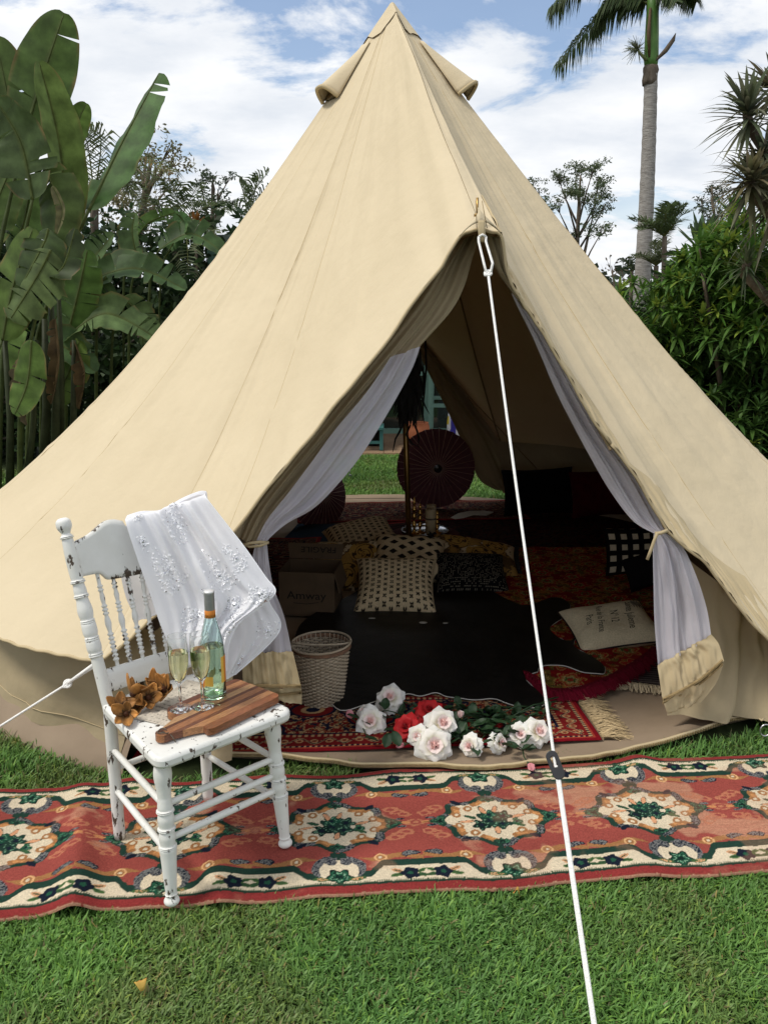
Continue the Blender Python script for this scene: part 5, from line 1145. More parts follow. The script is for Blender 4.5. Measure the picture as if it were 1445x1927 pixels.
for k in range(nst):
    a = 2 * math.pi * (k + .5) / nst; d = Vector((math.cos(a), math.sin(a), 0)); mb.tube([kc + d * br(0), kc + d * br(bh2) + Vector((0, 0, bh2 + .02))], .0022, 4)
mb.build('woven_body', M['wicker'], bas, kind='stuff')
mb = MB(); mb.lathe([(0, .004), (.088, .004), (.088, .010), (0, .010)], 30, Matrix.Translation(kc)); mb.build('basket_base', M['wicker'], bas)
mb = MB()
for j, z in enumerate((bh2 + .004, bh2 + .011)): mb.tube([kc + Vector((math.cos(a), math.sin(a), 0)) * (br(bh2) + .003) + Vector((0, 0, z)) for a in np.linspace(0, 2 * math.pi, 49)], .0048, 6)
mb.build('dark_band', M['wicker_dark'], bas)
mb = MB(); mb.tube([kc + Vector((math.cos(a), math.sin(a), 0)) * (br(bh2) + .006) + Vector((0, 0, bh2 + .021 + .006 * math.cos(a - .3))) for a in np.linspace(0, 2 * math.pi, 49)], .0050, 7); mb.build('basket_rim', M['wicker'], bas)
mb = MB(); mb.tube([kc + Vector((.122 * math.cos(a) , -.10 * math.sin(a) * .55, bh2 + .024 + .0 + .008 * math.sin(a))) for a in np.linspace(0, math.pi, 25)], .0042, 7); mb.build('basket_handle', M['wicker'], bas)
# ================================================================== roses on the sill
M['petal'] = pm('petal', (1, 1, 1), rough=.55, attr=True, spec=.25, trans=.25, sheen=.1); M['rleaf'] = pm('rose_leaf', (.012, .035, .012), (.022, .055, .018), 30, .5, .3, 60, .4)
def petal_mesh(name, L_, W_, cup, curl, cols):
    mb = MB()
    def fn(u, v):
        q = 2 * u - 1; wv = W_ * (math.sin(math.pi * (.12 + .62 * v)) ** .8) * (1 - .25 * max(0, v - .8) / .2 * abs(q)); x = q * wv
        tip = .20 * L_ * (1 - abs(q)) ** 1.5 * max(0, v - .7) / .3
        y = L_ * v + tip; z = cup * (v ** .7) * L_ + .35 * W_ * q * q * (1 - .9 * v) - curl * L_ * max(0, v - .5) ** 2 * 3.4 * (1 + .9 * q * q) + .03 * L_ * math.sin(q * 7 + v * 5) * v
        return Vector((x, y, z))
    mb.grid(fn, 8, 9, col=lambda u, v: tuple(np.array(cols[0]) * (1 - v) ** 1.3 + np.array(cols[1]) * (1 - (1 - v) ** 1.3)))
    o = mb.build(name, M['petal'], None, local=True); me = o.data; bpy.data.objects.remove(o); return me
PS = {}
for nm, (ci, co, cin) in {'white': ((.80, .80, .52), (.93, .92, .88), (.88, .60, .56)), 'red': ((.35, .01, .012), (.58, .018, .022), (.36, .008, .012)), 'pink': ((.70, .30, .33), (.80, .45, .47), (.72, .30, .33))}.items():
    mid = np.array(co) * .86 + np.array(cin) * .14
    PS[nm] = [petal_mesh('petal_outer', 1.0, .52, .12, .34, (ci, co)), petal_mesh('petal_mid', .80, .46, .50, .25, (ci, tuple(mid) if nm == 'white' else co)), petal_mesh('petal_inner', .58, .34, 1.25, .10, (cin, tuple(np.array(cin) * .45 + np.array(co) * .55))), petal_mesh('petal_heart', .42, .26, 1.9, -.05, (cin, tuple(np.array(cin) * .95)))]
mb = MB()
def rl(u, v): q = 2 * u - 1; wv = .34 * math.sin(math.pi * min(1, .04 + .96 * v)) ** .8 * (1 + .05 * math.sin(v * 40)); return Vector((q * wv, v, .12 * abs(q) - .25 * v * v + .03 * math.sin(v * 9)))
mb.grid(rl, 6, 10); _o = mb.build('rose_leaf', M['rleaf'], None, local=True); LEAFM = _o.data; bpy.data.objects.remove(_o)
def add_part(name, me, parent, Mx):
    o = bpy.data.objects.new(name, me); COL.objects.link(o); o.parent = parent; o.matrix_local = Mx; return o
def rose(px, py, z, rpx, face, kind, label, seed, bud=False, stem_to=None, nleaf=4, group=None):
    c = G(px, py, z); rr = random.Random(seed); r = rpx / F * c.y * 1.08
    fd = Vector(face).normalized(); t = thing('rose', label, 'flower', tuple(c), 0, group, rot=(fd.to_track_quat('Z', 'Y')).to_euler())
    W_ = Matrix.Translation(c) @ fd.to_track_quat('Z', 'Y').to_matrix().to_4x4(); Wi = W_.inverted()
    P_ = PS[kind]
    if bud:
        for k in range(5): add_part('petal', P_[3] if k > 2 else P_[2], t, Matrix.Rotation(k * 1.3, 4, 'Z') @ Matrix.Translation((0, -.15 * r, 0)) @ Matrix.Rotation(R(25), 4, 'X') @ Matrix.Diagonal((r * 1.5, r * 1.1, r * 1.35, 1)))
    else:
        for k in range(6): add_part('petal', P_[0], t, Matrix.Rotation(k * 2 * math.pi / 6 + rr.uniform(-.15, .15), 4, 'Z') @ Matrix.Translation((0, 0, -.05 * r * (k % 2))) @ Matrix.Rotation(R(rr.uniform(-14, 16)), 4, 'X') @ Matrix.Diagonal((r * 1.12, r, r, 1)))
        for k in range(5): add_part('petal', P_[1], t, Matrix.Rotation(k * 2 * math.pi / 5 + .5 + rr.uniform(-.15, .15), 4, 'Z') @ Matrix.Translation((0, 0, .03 * r)) @ Matrix.Rotation(R(rr.uniform(-4, 14)), 4, 'X') @ Matrix.Diagonal((r * 1.05, r, r, 1)))
        for k in range(4): add_part('petal', P_[2], t, Matrix.Rotation(k * 2 * math.pi / 4 + rr.uniform(-.2, .2), 4, 'Z') @ Matrix.Translation((0, -.04 * r, .03 * r)) @ Matrix.Rotation(R(8), 4, 'X') @ Matrix.Diagonal((r, r * .85, r * .8, 1)))
        for k in range(3): add_part('petal', P_[3], t, Matrix.Rotation(k * 2.1 + .4, 4, 'Z') @ Matrix.Translation((0, -.10 * r, .05 * r)) @ Matrix.Rotation(R(22), 4, 'X') @ Matrix.Diagonal((r, r * .7, r * .62, 1)))
    mb = MB(); mb.lathe([(.001, -.36 * r), (.10 * r, -.34 * r), (.2 * r, -.15 * r), (.28 * r, .06 * r), (.0, .10 * r)], 8); mb.build('calyx', M['rleaf'], t, local=True)
    st = [Vector((0, 0, -.33 * r)), Vector((0, 0, -.9 * r))]
    if stem_to is not None:
        e = Wi @ G(stem_to[0], stem_to[1], .05); m_ = Wi @ (G(stem_to[0], stem_to[1], .05).lerp(c, .5) + Vector((0, .02, .012))); st = [st[0], st[1].lerp(m_, .3), m_, e]
    else: st.append(st[1] + (Wi.to_3x3() @ Vector((.06, .08, -.01))))
    cs = [Vector(interp([tuple(p) for p in st], i / 14)) for i in range(15)]
    for i, p in enumerate(cs):
        wp = W_ @ p
        if wp.z < .05: wp.z = .05 + .002 * i / 14; cs[i] = Wi @ wp
    mb = MB(); mb.tube(cs, .0024, 6); mb.build('stem', M['rleaf'], t, local=True)
    for k in range(nleaf):
        s = rr.uniform(.5, .97); wp = W_ @ cs[int(s * 14)]; a = rr.uniform(0, 6.28); sz = rr.uniform(.034, .058)
        Mx = Wi @ (Matrix.Translation(wp + Vector((0, 0, .004))) @ Matrix.Rotation(a, 4, 'Z') @ Matrix.Rotation(R(rr.uniform(5, 55)), 4, 'X') @ Matrix.Rotation(R(rr.uniform(-30, 30)), 4, 'Y') @ Matrix.Scale(sz, 4)); add_part('leaf', LEAFM, t, Mx)
ST = (1030, 1330)
rose(734, 1315, .095, 27, (-.1, -.65, .75), 'white', 'white pink hearted rose highest of the flowers, beside the black hide', 1, stem_to=(800, 1350))
rose(698, 1358, .075, 28, (-.1, -.8, .55), 'white', 'large white rose at the left end of the flowers, above a pink bud', 2, stem_to=(780, 1360))
rose(686, 1340, .085, 15, (-.5, -.6, .6), 'white', 'small pink and white rose tucked behind the leftmost large white rose', 21, stem_to=(780, 1355))
rose(831, 1363, .105, 31, (.2, -.75, .65), 'white', 'big open white rose directly below the upper red rose', 3, stem_to=(940, 1345))
rose(816, 1403, .075, 35, (.05, -.85, .5), 'white', 'largest open white rose, lowest at the front of the bunch', 4, stem_to=(960, 1350))
rose(788, 1386, .085, 21, (-.4, -.8, .5), 'white', 'half hidden white rose between the red rose and the largest white rose', 5, stem_to=(950, 1350))
rose(886, 1403, .065, 22, (-.5, -.8, .35), 'white', 'white rose turned sideways alone between the two white clusters', 6, stem_to=(980, 1345))
rose(938, 1398, .065, 20, (.6, -.6, .45), 'white', 'white rose facing away at the left of the right hand cluster', 7, stem_to=(1010, 1340))
rose(977, 1383, .080, 22, (0, -.8, .6), 'white', 'round white rose with pink swirl in the middle of the right cluster', 8, stem_to=(1020, 1335))
rose(1010, 1378, .085, 27, (.3, -.7, .6), 'white', 'wide open white rose at the right end beside the guy rope', 9, stem_to=(1040, 1330))
rose(806, 1340, .095, 27, (.1, -.5, .8), 'red', 'upper red rose above the open white rose', 10, stem_to=(930, 1340))
rose(766, 1370, .085, 27, (-.3, -.7, .6), 'red', 'lower red rose left of the white roses', 11, stem_to=(900, 1345))
rose(663, 1350, .075, 15, (-.4, -.3, .8), 'pink', 'pink rosebud at the far left of the flowers', 12, bud=True, stem_to=(690, 1385), nleaf=2)
rose(760, 1401, .060, 13, (-.95, -.4, .1), 'pink', 'pink rosebud lying under the lower red rose', 13, bud=True, stem_to=(820, 1390), nleaf=2)
rose(994, 1437, .050, 15, (.45, -.85, -.25), 'pink', 'pink rosebud hanging over the sill onto the runner', 14, bud=True, stem_to=(975, 1405), nleaf=3)
rose(865, 1350, .100, 13, (.1, -.2, .95), 'white', 'white rosebud standing up behind the open white rose', 15, bud=True, stem_to=(930, 1350), nleaf=3)
grn = thing('rose_foliage', 'loose dark green leaves and bare stems bundled behind the roses', 'leaves', tuple(G(930, 1360, .05)))
rr = random.Random(3)
for k in range(90):
    x = 700 + 290 * rr.random() ** .8 if k > 20 else rr.uniform(860, 960); y = rr.uniform(1335, 1410) - (x - 850) * .03; wp = G(x, y, rr.uniform(.05, .085)); loc = wp - Vector(grn.location)
    add_part('leaf', LEAFM, grn, Matrix.Translation(loc) @ Matrix.Rotation(rr.uniform(0, 6.28), 4, 'Z') @ Matrix.Rotation(R(rr.uniform(-5, 60)), 4, 'X') @ Matrix.Rotation(R(rr.uniform(-35, 35)), 4, 'Y') @ Matrix.Scale(rr.uniform(.04, .068), 4))
for (x0, y0, x1, y1) in ((960, 1350, 1045, 1320), (970, 1345, 1030, 1340), (940, 1345, 1000, 1330), (1000, 1340, 1050, 1312), (870, 1340, 845, 1322)):
    mb = MB(); a, b = G(x0, y0, .06), G(x1, y1, .075); mb.tube([a, a.lerp(b, .5) + Vector((0, 0, .02)), b], .0032, 6); mb.build('stem', M['rleaf'], grn)
# ================================================================== parasols, candles, feathers
M['parasol'] = pm('parasol', (.11, .040, .050), (.14, .050, .062), 12, .75, .2, 200, .2, trans=.08); M['parasol_rib'] = pm('parasol_rib', (.60, .42, .34), None, rough=.7)
def parasol(label, c, face, r, depth, nrib, roll=0):
    c, fd = Vector(c), Vector(face).normalized(); Q = fd.to_track_quat('Z', 'Y').to_matrix().to_4x4() @ Matrix.Rotation(roll, 4, 'Z')
    t = thing('paper_parasol', label, 'parasol', tuple(c), 0, 'maroon paper parasols by the back door', rot=Q.to_euler())
    mb = MB()
    def fn(u, v):
        a = 2 * math.pi * u; rr_ = r * v * (1 - .012 * (1 - abs(math.cos(a * nrib / 2))) * v); return Vector((rr_ * math.cos(a), rr_ * math.sin(a), -depth * v ** 1.25))
    mb.grid(fn, nrib * 4, 14, closed=True); mb.build('canopy', M['parasol'], t, local=True)
    mb = MB(); mb.tube([fn(0, s) + Vector((0, 0, .0015)) for s in np.linspace(.10, 1.02, 10)], .0019, 4); ro = mb.build('rib', M['parasol_rib'], t, local=True)
    for k in range(1, nrib): inst(ro, t, Matrix.Rotation(2 * math.pi * k / nrib, 4, 'Z'))
    mb = MB(); mb.lathe([(0, .035), (.012, .033), (.014, .018), (.032, .006), (.038, -.012), (.034, -.02)], 16); mb.build('hub_cap', M['black_plastic'], t, local=True)
    mb = MB(); mb.tube([Vector((0, 0, -.02)), Vector((0, 0, -.5))], .007, 8); mb.build('handle', M['bark'], t, local=True)
parasol('big round maroon paper parasol leaning open behind the brass pole', P(824, 882, 6.95), (.10, -.95, .12), .335, .10, 34)
parasol('maroon paper parasol seen side on at the left of the back door', P(612, 930, 6.45), (.62, -.75, .22), .27, .10, 34)
# low table with tray and candles
tz = .185
tab = thing('low_table', 'low round table under a dark red cloth in the middle of the tent', 'table', tuple(G(800, 1035, .02)))
tcn = G(800, 1001, tz)
M['redcloth'] = pm('red_cloth', (.075, .012, .012), (.11, .018, .016), 8, .9)
mb = MB(); mb.lathe([(0, tz - .004), (.22, tz - .004), (.235, tz - .012)] + [(.24, tz - .03), (.245, .03)], 48, Matrix.Translation((tcn.x, tcn.y, 0))); mb.build('table_cloth', M['redcloth'], tab)
tray = thing('tray', 'round silver tray carrying the candles on the low table', 'tray', tuple(tcn)); mb = MB(); mb.lathe([(0, .001), (.135, .001), (.15, .008), (.165, .016), (.163, .019), (.148, .011), (.13, .004), (0, .004)], 40, Matrix.Translation(tcn)); mb.build('tray_dish', pm('silver', (.55, .55, .56), None, rough=.2, metal=1), tray)
def candlestick(px, py, h, label):
    c = G(px, py, tz + .005); t = thing('candlestick', label, 'candlestick', tuple(c), 0, 'gold candlesticks on the tray'); k = h
    pr = [(0, 0), (.045, 0), (.046, .006), (.030, .015), (.012, .03), (.009, .06), (.018, .08), (.020, .10), (.010, .12), (.008, .15), (.020, .175), (.012, .19), (.009, .22), (.022, .245), (.014, .26), (.008, .29), (.016, .31), (.010, .33), (.004, .36), (.0, .37)]
    mb = MB(); mb.lathe([(r_ * .8, z * k / .37) for r_, z in pr], 20); mb.build('stick_body', M['gold'], t, local=True)
    mb = MB(); mb.lathe([(.0, .30 * k), (.02, .302 * k), (.022, .31 * k), (0, .312 * k)], 16); mb.build('drip_dish', M['gold'], t, local=True)
candlestick(779, 1006, .26, 'tallest gold candlestick left on the tray by the pole'); candlestick(790, 1003, .21, 'gold candlestick just right of the tallest one'); candlestick(822, 1003, .16, 'short gold candlestick right of the cream candle')
M['wax'] = pm('wax', (.50, .40, .24), (.55, .45, .28), 10, .5)
def candle(px, py, r_, h, label, band):
    c = G(px, py, tz + .005); t = thing('pillar_candle', label, 'candle', tuple(c), 0, 'pillar candles on the tray'); mb = MB(); mb.lathe([(0, 0), (r_, 0), (r_, h - .003), (r_ * .92, h), (r_ * .6, h - .008), (0, h - .010)], 28); mb.build('wax_body', M['wax'], t, local=True)
    mb = MB(); mb.tube([Vector((0, 0, h - .012)), Vector((.001, 0, h + .004))], .0012, 5); mb.build('wick', M['black_plastic'], t, local=True)
    if band: mb = MB(); mb.lathe([(r_ + .0008, h * .58), (r_ + .0008, h * .65)], 28); mb.build('band', M['bark'], t, local=True)
candle(810, 1003, .036, .165, 'cream pillar candle with dark band at the front of the tray', True); candle(811, 992, .034, .16, 'pillar candle standing behind the banded candle', False)
doily = [G(x, y, .24) for x, y in ((728, 998), (745, 992), (770, 990), (775, 1000), (740, 1004))]
fth = thing('feather_bunch', 'bunch of long black feathers hanging on the brass pole', 'feathers', tuple(P(768, 700, 4.95)))
M['feather'] = pm('feather', (.006, .006, .007), (.015, .014, .015), 30, .6, sheen=.1)
rr = random.Random(12); mb = MB()
for k in range(130):
    x0, y0 = 768 + rr.gauss(0, 9), rr.uniform(655, 735); x1 = x0 + rr.gauss(-2, 13); y1 = min(806, y0 + rr.uniform(45, 95)); d0 = 4.95 + rr.uniform(-.06, .06)
    a, b = P(x0, y0, d0), P(x1, y1, d0 + rr.uniform(-.05, .05)); md = a.lerp(b, .5) + Vector((rr.uniform(-.03, .03), rr.uniform(-.03, .03), 0)); wv = rr.uniform(.010, .022)
    def ff(u, v): p = Vector(interp([tuple(a), tuple(md), tuple(b)], v)); return p + Vector(((u - .5) * wv * math.sin(math.pi * min(1, .1 + .88 * v)), .004 * math.sin(v * 9 + k), 0))
    mb.grid(ff, 2, 8)
mb.build('feathers', M['feather'], fth, kind='stuff')
for pl_ in (((762, 790), (752, 812), (744, 826), (739, 850)), ((778, 795), (785, 812), (788, 825), (787, 838)), ((772, 800), (764, 818), (775, 835), (790, 842)), ((800, 640), (802, 690), (798, 740), (795, 785))):
    mb = MB(); mb.tube([P(x, y, 4.93) for x, y in pl_], [.006, .007, .006, .002], 6); mb.build('feather', M['feather'], fth)
# ================================================================== verandah behind the tent
M['paving'] = pm('paving', (.26, .17, .105), (.33, .22, .14), 3, .85, .4, 60, .15); M['teal'] = pm('teal_paint', (.04, .13, .125), (.055, .165, .155), 8, .5); M['frame_green'] = pm('frame_green', (.15, .27, .22), (.18, .31, .25), 6, .45)
patio = flat_sheet('patio', [(-3.2, 9.9), (3.2, 10.15), (3.2, 13.5), (-3.2, 13.5)], .018, M['paving'])
# pavers as their own slabs near the edge
for i in range(14):
    for j in range(4):
        x0, y0 = -2.1 + i * .30, 9.93 + j * .30 + i * .02; mb = MB(); mb.box((x0 + .147, y0 + .147, .02), (.292, .292, .016)); o = mb.build('paver', M['paving'], patio, smooth=False)
house = thing('garden_room', 'green framed glass sliding doors of the house behind the tent', 'house', (0, 12, 0))
M['dark_glass'] = pm('dark_glass', (.012, .02, .018), (.02, .032, .028), 2, .06, spec=.9); M['render_wall'] = pm('render_wall', (.10, .13, .11), (.13, .16, .14), 4, .9)
for x0, x1 in ((-1.75, -.62), (-.60, .62), (.64, 1.75)):
    f = MB()
    for cx_, cz_, sx_, sz_ in (((x0 + x1) / 2, .05, x1 - x0, .08), ((x0 + x1) / 2, 2.12, x1 - x0, .07), ((x0 + x1) / 2, .52, x1 - x0 - .12, .05), (x0 + .03, 1.08, .06, 2.0), (x1 - .03, 1.08, .06, 2.0)): f.box((cx_, 11.95, cz_), (sx_, .05, sz_))
    fo = f.build('door_frame', M['frame_green'], house, smooth=False, bevel=.004); g = MB(); g.box(((x0 + x1) / 2, 11.97, 1.08), (x1 - x0 - .08, .008, 2.0)); g.build('pane', M['dark_glass'], fo, smooth=False)
mb = MB(); mb.box((0, 12.1, 2.3), (3.6, .2, .28)); mb.box((-1.95, 12.1, 1.2), (.38, .2, 2.4)); mb.box((1.95, 12.1, 1.2), (.38, .2, 2.4)); mb.build('wall', M['render_wall'], house, smooth=False)
mb = MB(); mb.box((0, 11.3, 2.5), (4.1, 2.4, .08)); mb.build('shade_roof', M['render_wall'], house, smooth=False)  # unseen roof slab added to darken the verandah
for x in (-2.0, 2.0): mb = MB(); mb.box((x, 10.25, 1.23), (.09, .09, 2.45)); mb.build('post', M['frame_green'], house, smooth=False)
# a slim post in front of the glass, seen right of the terracotta pot
mb = MB(); p0 = G(808, 826, .02); mb.box((p0.x, p0.y, 1.2), (.055, .055, 2.36)); mb.build('post', M['frame_green'], house, smooth=False)
q1, q2 = P(810, 763, p0.y), P(862, 763, p0.y); mb = MB(); mb.box(((q1.x + q2.x) / 2, q1.y, q1.z), (q2.x - q1.x, .04, .05)); mb.build('rail', M['frame_green'], house, smooth=False)
q1, q2 = P(770, 703, p0.y), P(862, 703, p0.y); mb = MB(); mb.box(((q1.x + q2.x) / 2, q1.y, q1.z), (q2.x - q1.x, .04, .05)); mb.build('rail', M['frame_green'], house, smooth=False)
# teal garden chair with dark cloth over the back
gc = thing('garden_chair', 'teal wooden garden chair with black backrest on the paving', 'chair', tuple(G(697, 845, .03)))
g0 = G(675, 848, .028); sc_ = g0.y / F; wd = (718 - 675) * sc_
for dx, dy in ((0, 0), (wd, 0), (0, .36), (wd, .36)): mb = MB(); mb.box((g0.x + dx, g0.y + dy, .028 + .14), (.045, .045, .27)); mb.build('leg', M['teal'], gc, smooth=False, bevel=.004)
mb = MB(); mb.box((g0.x + wd / 2, g0.y + .18, .30), (wd + .06, .44, .035)); mb.build('seat', M['teal'], gc, smooth=False, bevel=.004)
mb = MB(); mb.box((g0.x + wd / 2, g0.y, .13), (wd, .03, .035)); mb.build('stretcher', M['teal'], gc, smooth=False)
mb = MB(); mb.box((g0.x + wd / 2, g0.y + .40, .62), (wd, .03, .5), col=None); mb.build('backrest', M['black_plastic'], gc, smooth=False, bevel=.01)
for dx in (0, wd): mb = MB(); mb.box((g0.x + dx, g0.y + .385, .58), (.045, .04, .55)); mb.build('back_post', M['bark'], gc, smooth=False)
mb = MB(); mb.box((g0.x + wd / 2, g0.y + .37, .80), (wd + .02, .02, .10)); mb.build('head_rail', M['render_wall'], gc, smooth=False, bevel=.004)
dp = thing('black_pot', 'black plastic pot standing under the teal garden chair', 'pot', tuple(G(703, 838, .03))); mb = MB(); mb.lathe([(0, 0), (.075, 0), (.09, .17), (.097, .175), (.097, .19), (.085, .19), (.075, .02), (0, .02)], 20); mb.build('pot_body', M['black_plastic'], dp, local=True)
M['terracotta'] = pm('terracotta', (.34, .115, .055), (.42, .15, .075), 9, .85, .3, 70, .15)
tp = thing('terracotta_pot', 'round terracotta pot on the paving beside the green post', 'pot', tuple(G(784, 838, .03))); mb = MB(); mb.lathe([(0, 0), (.10, 0), (.14, .06), (.165, .15), (.16, .24), (.145, .285), (.15, .295), (.135, .295), (.13, .27), (.14, .15), (0, .05)], 28); mb.build('pot_body', M['terracotta'], tp, local=True)
bg_ = G(857, 832, .03); bag = thing('soil_bag', 'white plastic sack with blue band and yellow print beside the glass doors', 'sack', tuple(bg_)); sc_ = bg_.y / F
def sackc(u, v):
    if v < .93 and .22 + .06 * math.sin(v * 3) < u < .46 + .08 * v: return S(52, 46, 140)
    if .55 < u < .95 and .25 < v < .5 and (v * 40) % 2 < 1.2: return S(206, 200, 70)
    if .5 < u < .9 and .55 < v < .8 and noise.noise((u * 30, v * 30, 1)) > .1: return S(150, 164, 190)
    if u < .2 and .5 < v < .75: return S(214, 190, 60)
    return S(206, 208, 212)
def sackf(u, v):
    a = 2 * math.pi * u * .5 + math.pi; rx, ry = .12 * (1 - .25 * v ** 3), .075 * (1 - .75 * v ** 2.5); return bg_ + Vector((rx * math.cos(a) * (1 + .06 * noise.noise((u * 6, v * 6, 2))), ry * math.sin(a), .46 * v + .02 * noise.noise((u * 5, v * 4, 0))))
mb = MB(); mb.grid(sackf, 40, 40, col=sackc)
mb.grid(lambda u, v: bg_ + (Vector(sackf(1 - u, v)) - bg_) * 1 + Vector((0, -2 * (Vector(sackf(1 - u, v)) - bg_).y, 0)), 20, 20, col=S(206, 208, 212)); mb.build('sack_body', M['attr_plain'], bag)
mb = MB(); mb.grid(lambda u, v: Vector(sackf(.1 + .8 * u, 1)) * (1 - v) + (bg_ + Vector(((u - .5) * .14, 0, .51))) * v, 10, 4, col=S(70, 64, 160)); mb.build('sack_neck', M['attr_plain'], bag)
# ================================================================== plant builders
def leafcol(rr, base, var=.25):
    k = 1 + rr.uniform(-var, var); return np.array(base) * k * np.array([1 + rr.uniform(-.12, .12), 1, 1 + rr.uniform(-.15, .15)])
def big_leaf(parent, base, mid, tip, W_, side, rr, fold=.35, tears=3, col=(.045, .085, .028), ragged=.0, name='leaf', pet=None, droop=0.0, midcol=(.10, .13, .038)):
    """A banana-like blade: midrib curve base-mid-tip; side = direction across the blade; fold lifts both halves; tears split the halves."""
    pts = [tuple(base), tuple(mid), tuple(tip)]; side = Vector(side).normalized(); mb = MB(); c0 = leafcol(rr, col)
    def axis(s): return Vector(interp(pts, s))
    def hw(s): return W_ * (math.sin(math.pi * min(1, .03 + .955 * s ** .85)) ** .62)
    for sg in (1, -1):
        cuts = sorted([0, 1] + [rr.uniform(.12, .92) for _ in range(rr.randint(max(0, tears - 1), tears + 1))])
        for a, b in zip(cuts[:-1], cuts[1:]):
            ns = max(3, int((b - a) * 30)); dr = rr.uniform(-.15, .30) * (1 if tears else .2) * (1 if len(cuts) > 2 else 0) + droop; gp = .02 * rr.uniform(.2, 1.3) if len(cuts) > 2 else 0
            def fn(u, v):
                s = a + (b - a) * v; s2 = a + gp * u * (a > 0) + (b - a - gp * u * ((a > 0) + (b < 1))) * v
                t = (axis(min(1, s + .02)) - axis(max(0, s - .02))).normalized(); sd = (side - t * side.dot(t)).normalized(); n = t.cross(sd)
                h = hw(s2) * (1 + ragged * noise.noise((s * 14, sg, 5)) )
                p = axis(s2) + sd * (sg * u * h * math.cos(fold)) + n * (u * h * math.sin(fold) - dr * h * u * u + .012 * h * math.sin(s * 120) * u + .04 * h * math.sin(s * 23 + sg) * u * u)
                p += t * (.18 * h * u); p.z -= droop * h * u * u
                return p
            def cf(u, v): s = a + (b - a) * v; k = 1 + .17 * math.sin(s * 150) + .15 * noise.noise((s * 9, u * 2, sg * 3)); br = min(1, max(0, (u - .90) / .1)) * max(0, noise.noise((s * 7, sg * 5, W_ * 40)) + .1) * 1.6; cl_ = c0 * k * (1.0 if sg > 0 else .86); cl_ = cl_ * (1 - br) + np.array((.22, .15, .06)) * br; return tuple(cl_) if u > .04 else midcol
            mb.grid(fn, 7, ns, col=cf)
    mb.tube([axis(s) - Vector((0, 0, .003)) for s in np.linspace(0, .97, 20)], [.012 * (1 - .8 * s) * W_ / .25 + .002 for s in np.linspace(0, 1, 20)], 5, col=midcol)
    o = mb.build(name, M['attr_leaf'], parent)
    if pet is not None:
        pb = MB(); pp_ = [Vector(p) for p in pet] + [Vector(base)]; pb.tube([Vector(interp([tuple(p) for p in pp_], s)) for s in np.linspace(0, 1, 16)], [(.035 - .022 * s) * max(.5, W_ / .3) for s in np.linspace(0, 1, 16)], 7, col=(.075, .10, .03)); pb.build('leaf_stalk', M['attr_leaf'], parent)
    return o
def L_(parent, b, m, t, W_, Y, rr, side=(1, 0, 0), dy=(0, 0, 0), pet=None, **k):
    return big_leaf(parent, P(b[0], b[1], Y + dy[0]), P(m[0], m[1], Y + dy[1]), P(t[0], t[1], Y + dy[2]), W_, side, rr, pet=pet, **k)
rr = random.Random(21)
bop = thing('bird_of_paradise_tree', 'giant bird of paradise plant with huge paddle leaves rising left of the tent', 'plant', (-3.6, 7.6, 0))
def ped(x, y, Y): return [(x, y, 0), (x + .02, y, 1.2)]
GD, GL = (.098, .165, .040), (.155, .24, .066)
L_(bop, (48, 250), (82, 140), (121, 24), .27, 7.9, rr, side=(1, .25, .2), fold=.25, tears=1, col=GD, pet=[(-3.75, 7.9, 0), (-3.6, 7.9, 1.6)])
L_(bop, (30, 330), (20, 210), (-8, 70), .26, 8.0, rr, side=(1, .1, .35), fold=.15, tears=1, col=GD, pet=[(-3.8, 8, 0), (-3.7, 8, 1.5)])
L_(bop, (130, 450), (112, 270), (74, 116), .22, 7.5, rr, side=(1, -.5, .25), dy=(.2, 0, -.2), fold=.30, tears=0, col=GL, pet=[(-3.3, 7.7, 0), (-3.1, 7.7, 1.3)])
L_(bop, (168, 395), (226, 275), (300, 137), .31, 7.8, rr, side=(.85, -.35, .40), dy=(-.2, 0, .2), fold=.42, tears=1, col=(.062, .115, .032), pet=[(-3.35, 7.8, 0), (-3.1, 7.7, 1.4)])
L_(bop, (62, 375), (40, 270), (-6, 190), .28, 7.3, rr, side=(.8, -.2, -.65), fold=.1, tears=3, col=(.09, .13, .042), droop=.10, pet=[(-3.5, 7.5, 0), (-3.3, 7.5, 1.4)])
L_(bop, (120, 300), (142, 240), (163, 194), .12, 8.3, rr, side=(.9, .3, .2), fold=.2, tears=0, col=GD)
L_(bop, (75, 300), (105, 370), (100, 470), .20, 7.35, rr, side=(1, -.2, -.1), fold=-.2, tears=2, col=(.09, .13, .042), droop=.1)
L_(bop, (96, 470), (70, 520), (20, 600), .24, 7.2, rr, side=(.8, -.3, -.5), fold=-.1, tears=4, col=(.08, .12, .04), ragged=.3, droop=.1, pet=[(-3.25, 7.4, 0), (-3.1, 7.3, 1.0)])
L_(bop, (92, 520), (120, 500), (142, 430), .15, 7.2, rr, side=(.8, -.4, .3), fold=.4, tears=3, col=(.05, .075, .028), ragged=.4)
L_(bop, (5, 640), (25, 540), (62, 430), .22, 7.3, rr, side=(1, -.2, .1), fold=.2, tears=2, col=GD, pet=[(-3.6, 7.2, 0), (-3.45, 7.2, .8)])
L_(bop, (60, 640), (52, 720), (28, 780), .16, 7.1, rr, side=(1, -.2, 0), fold=-.1, tears=2, col=GD)
L_(bop, (100, 350), (118, 395), (108, 440), .05, 7.1, rr, side=(1, -.2, .2), fold=.6, tears=0, col=(.20, .20, .11), name='flower_sheath')
L_(bop, (92, 430), (82, 460), (40, 540), .20, 7.25, rr, side=(.6, -.3, -.7), fold=.1, tears=3, col=(.08, .12, .04), droop=.15)
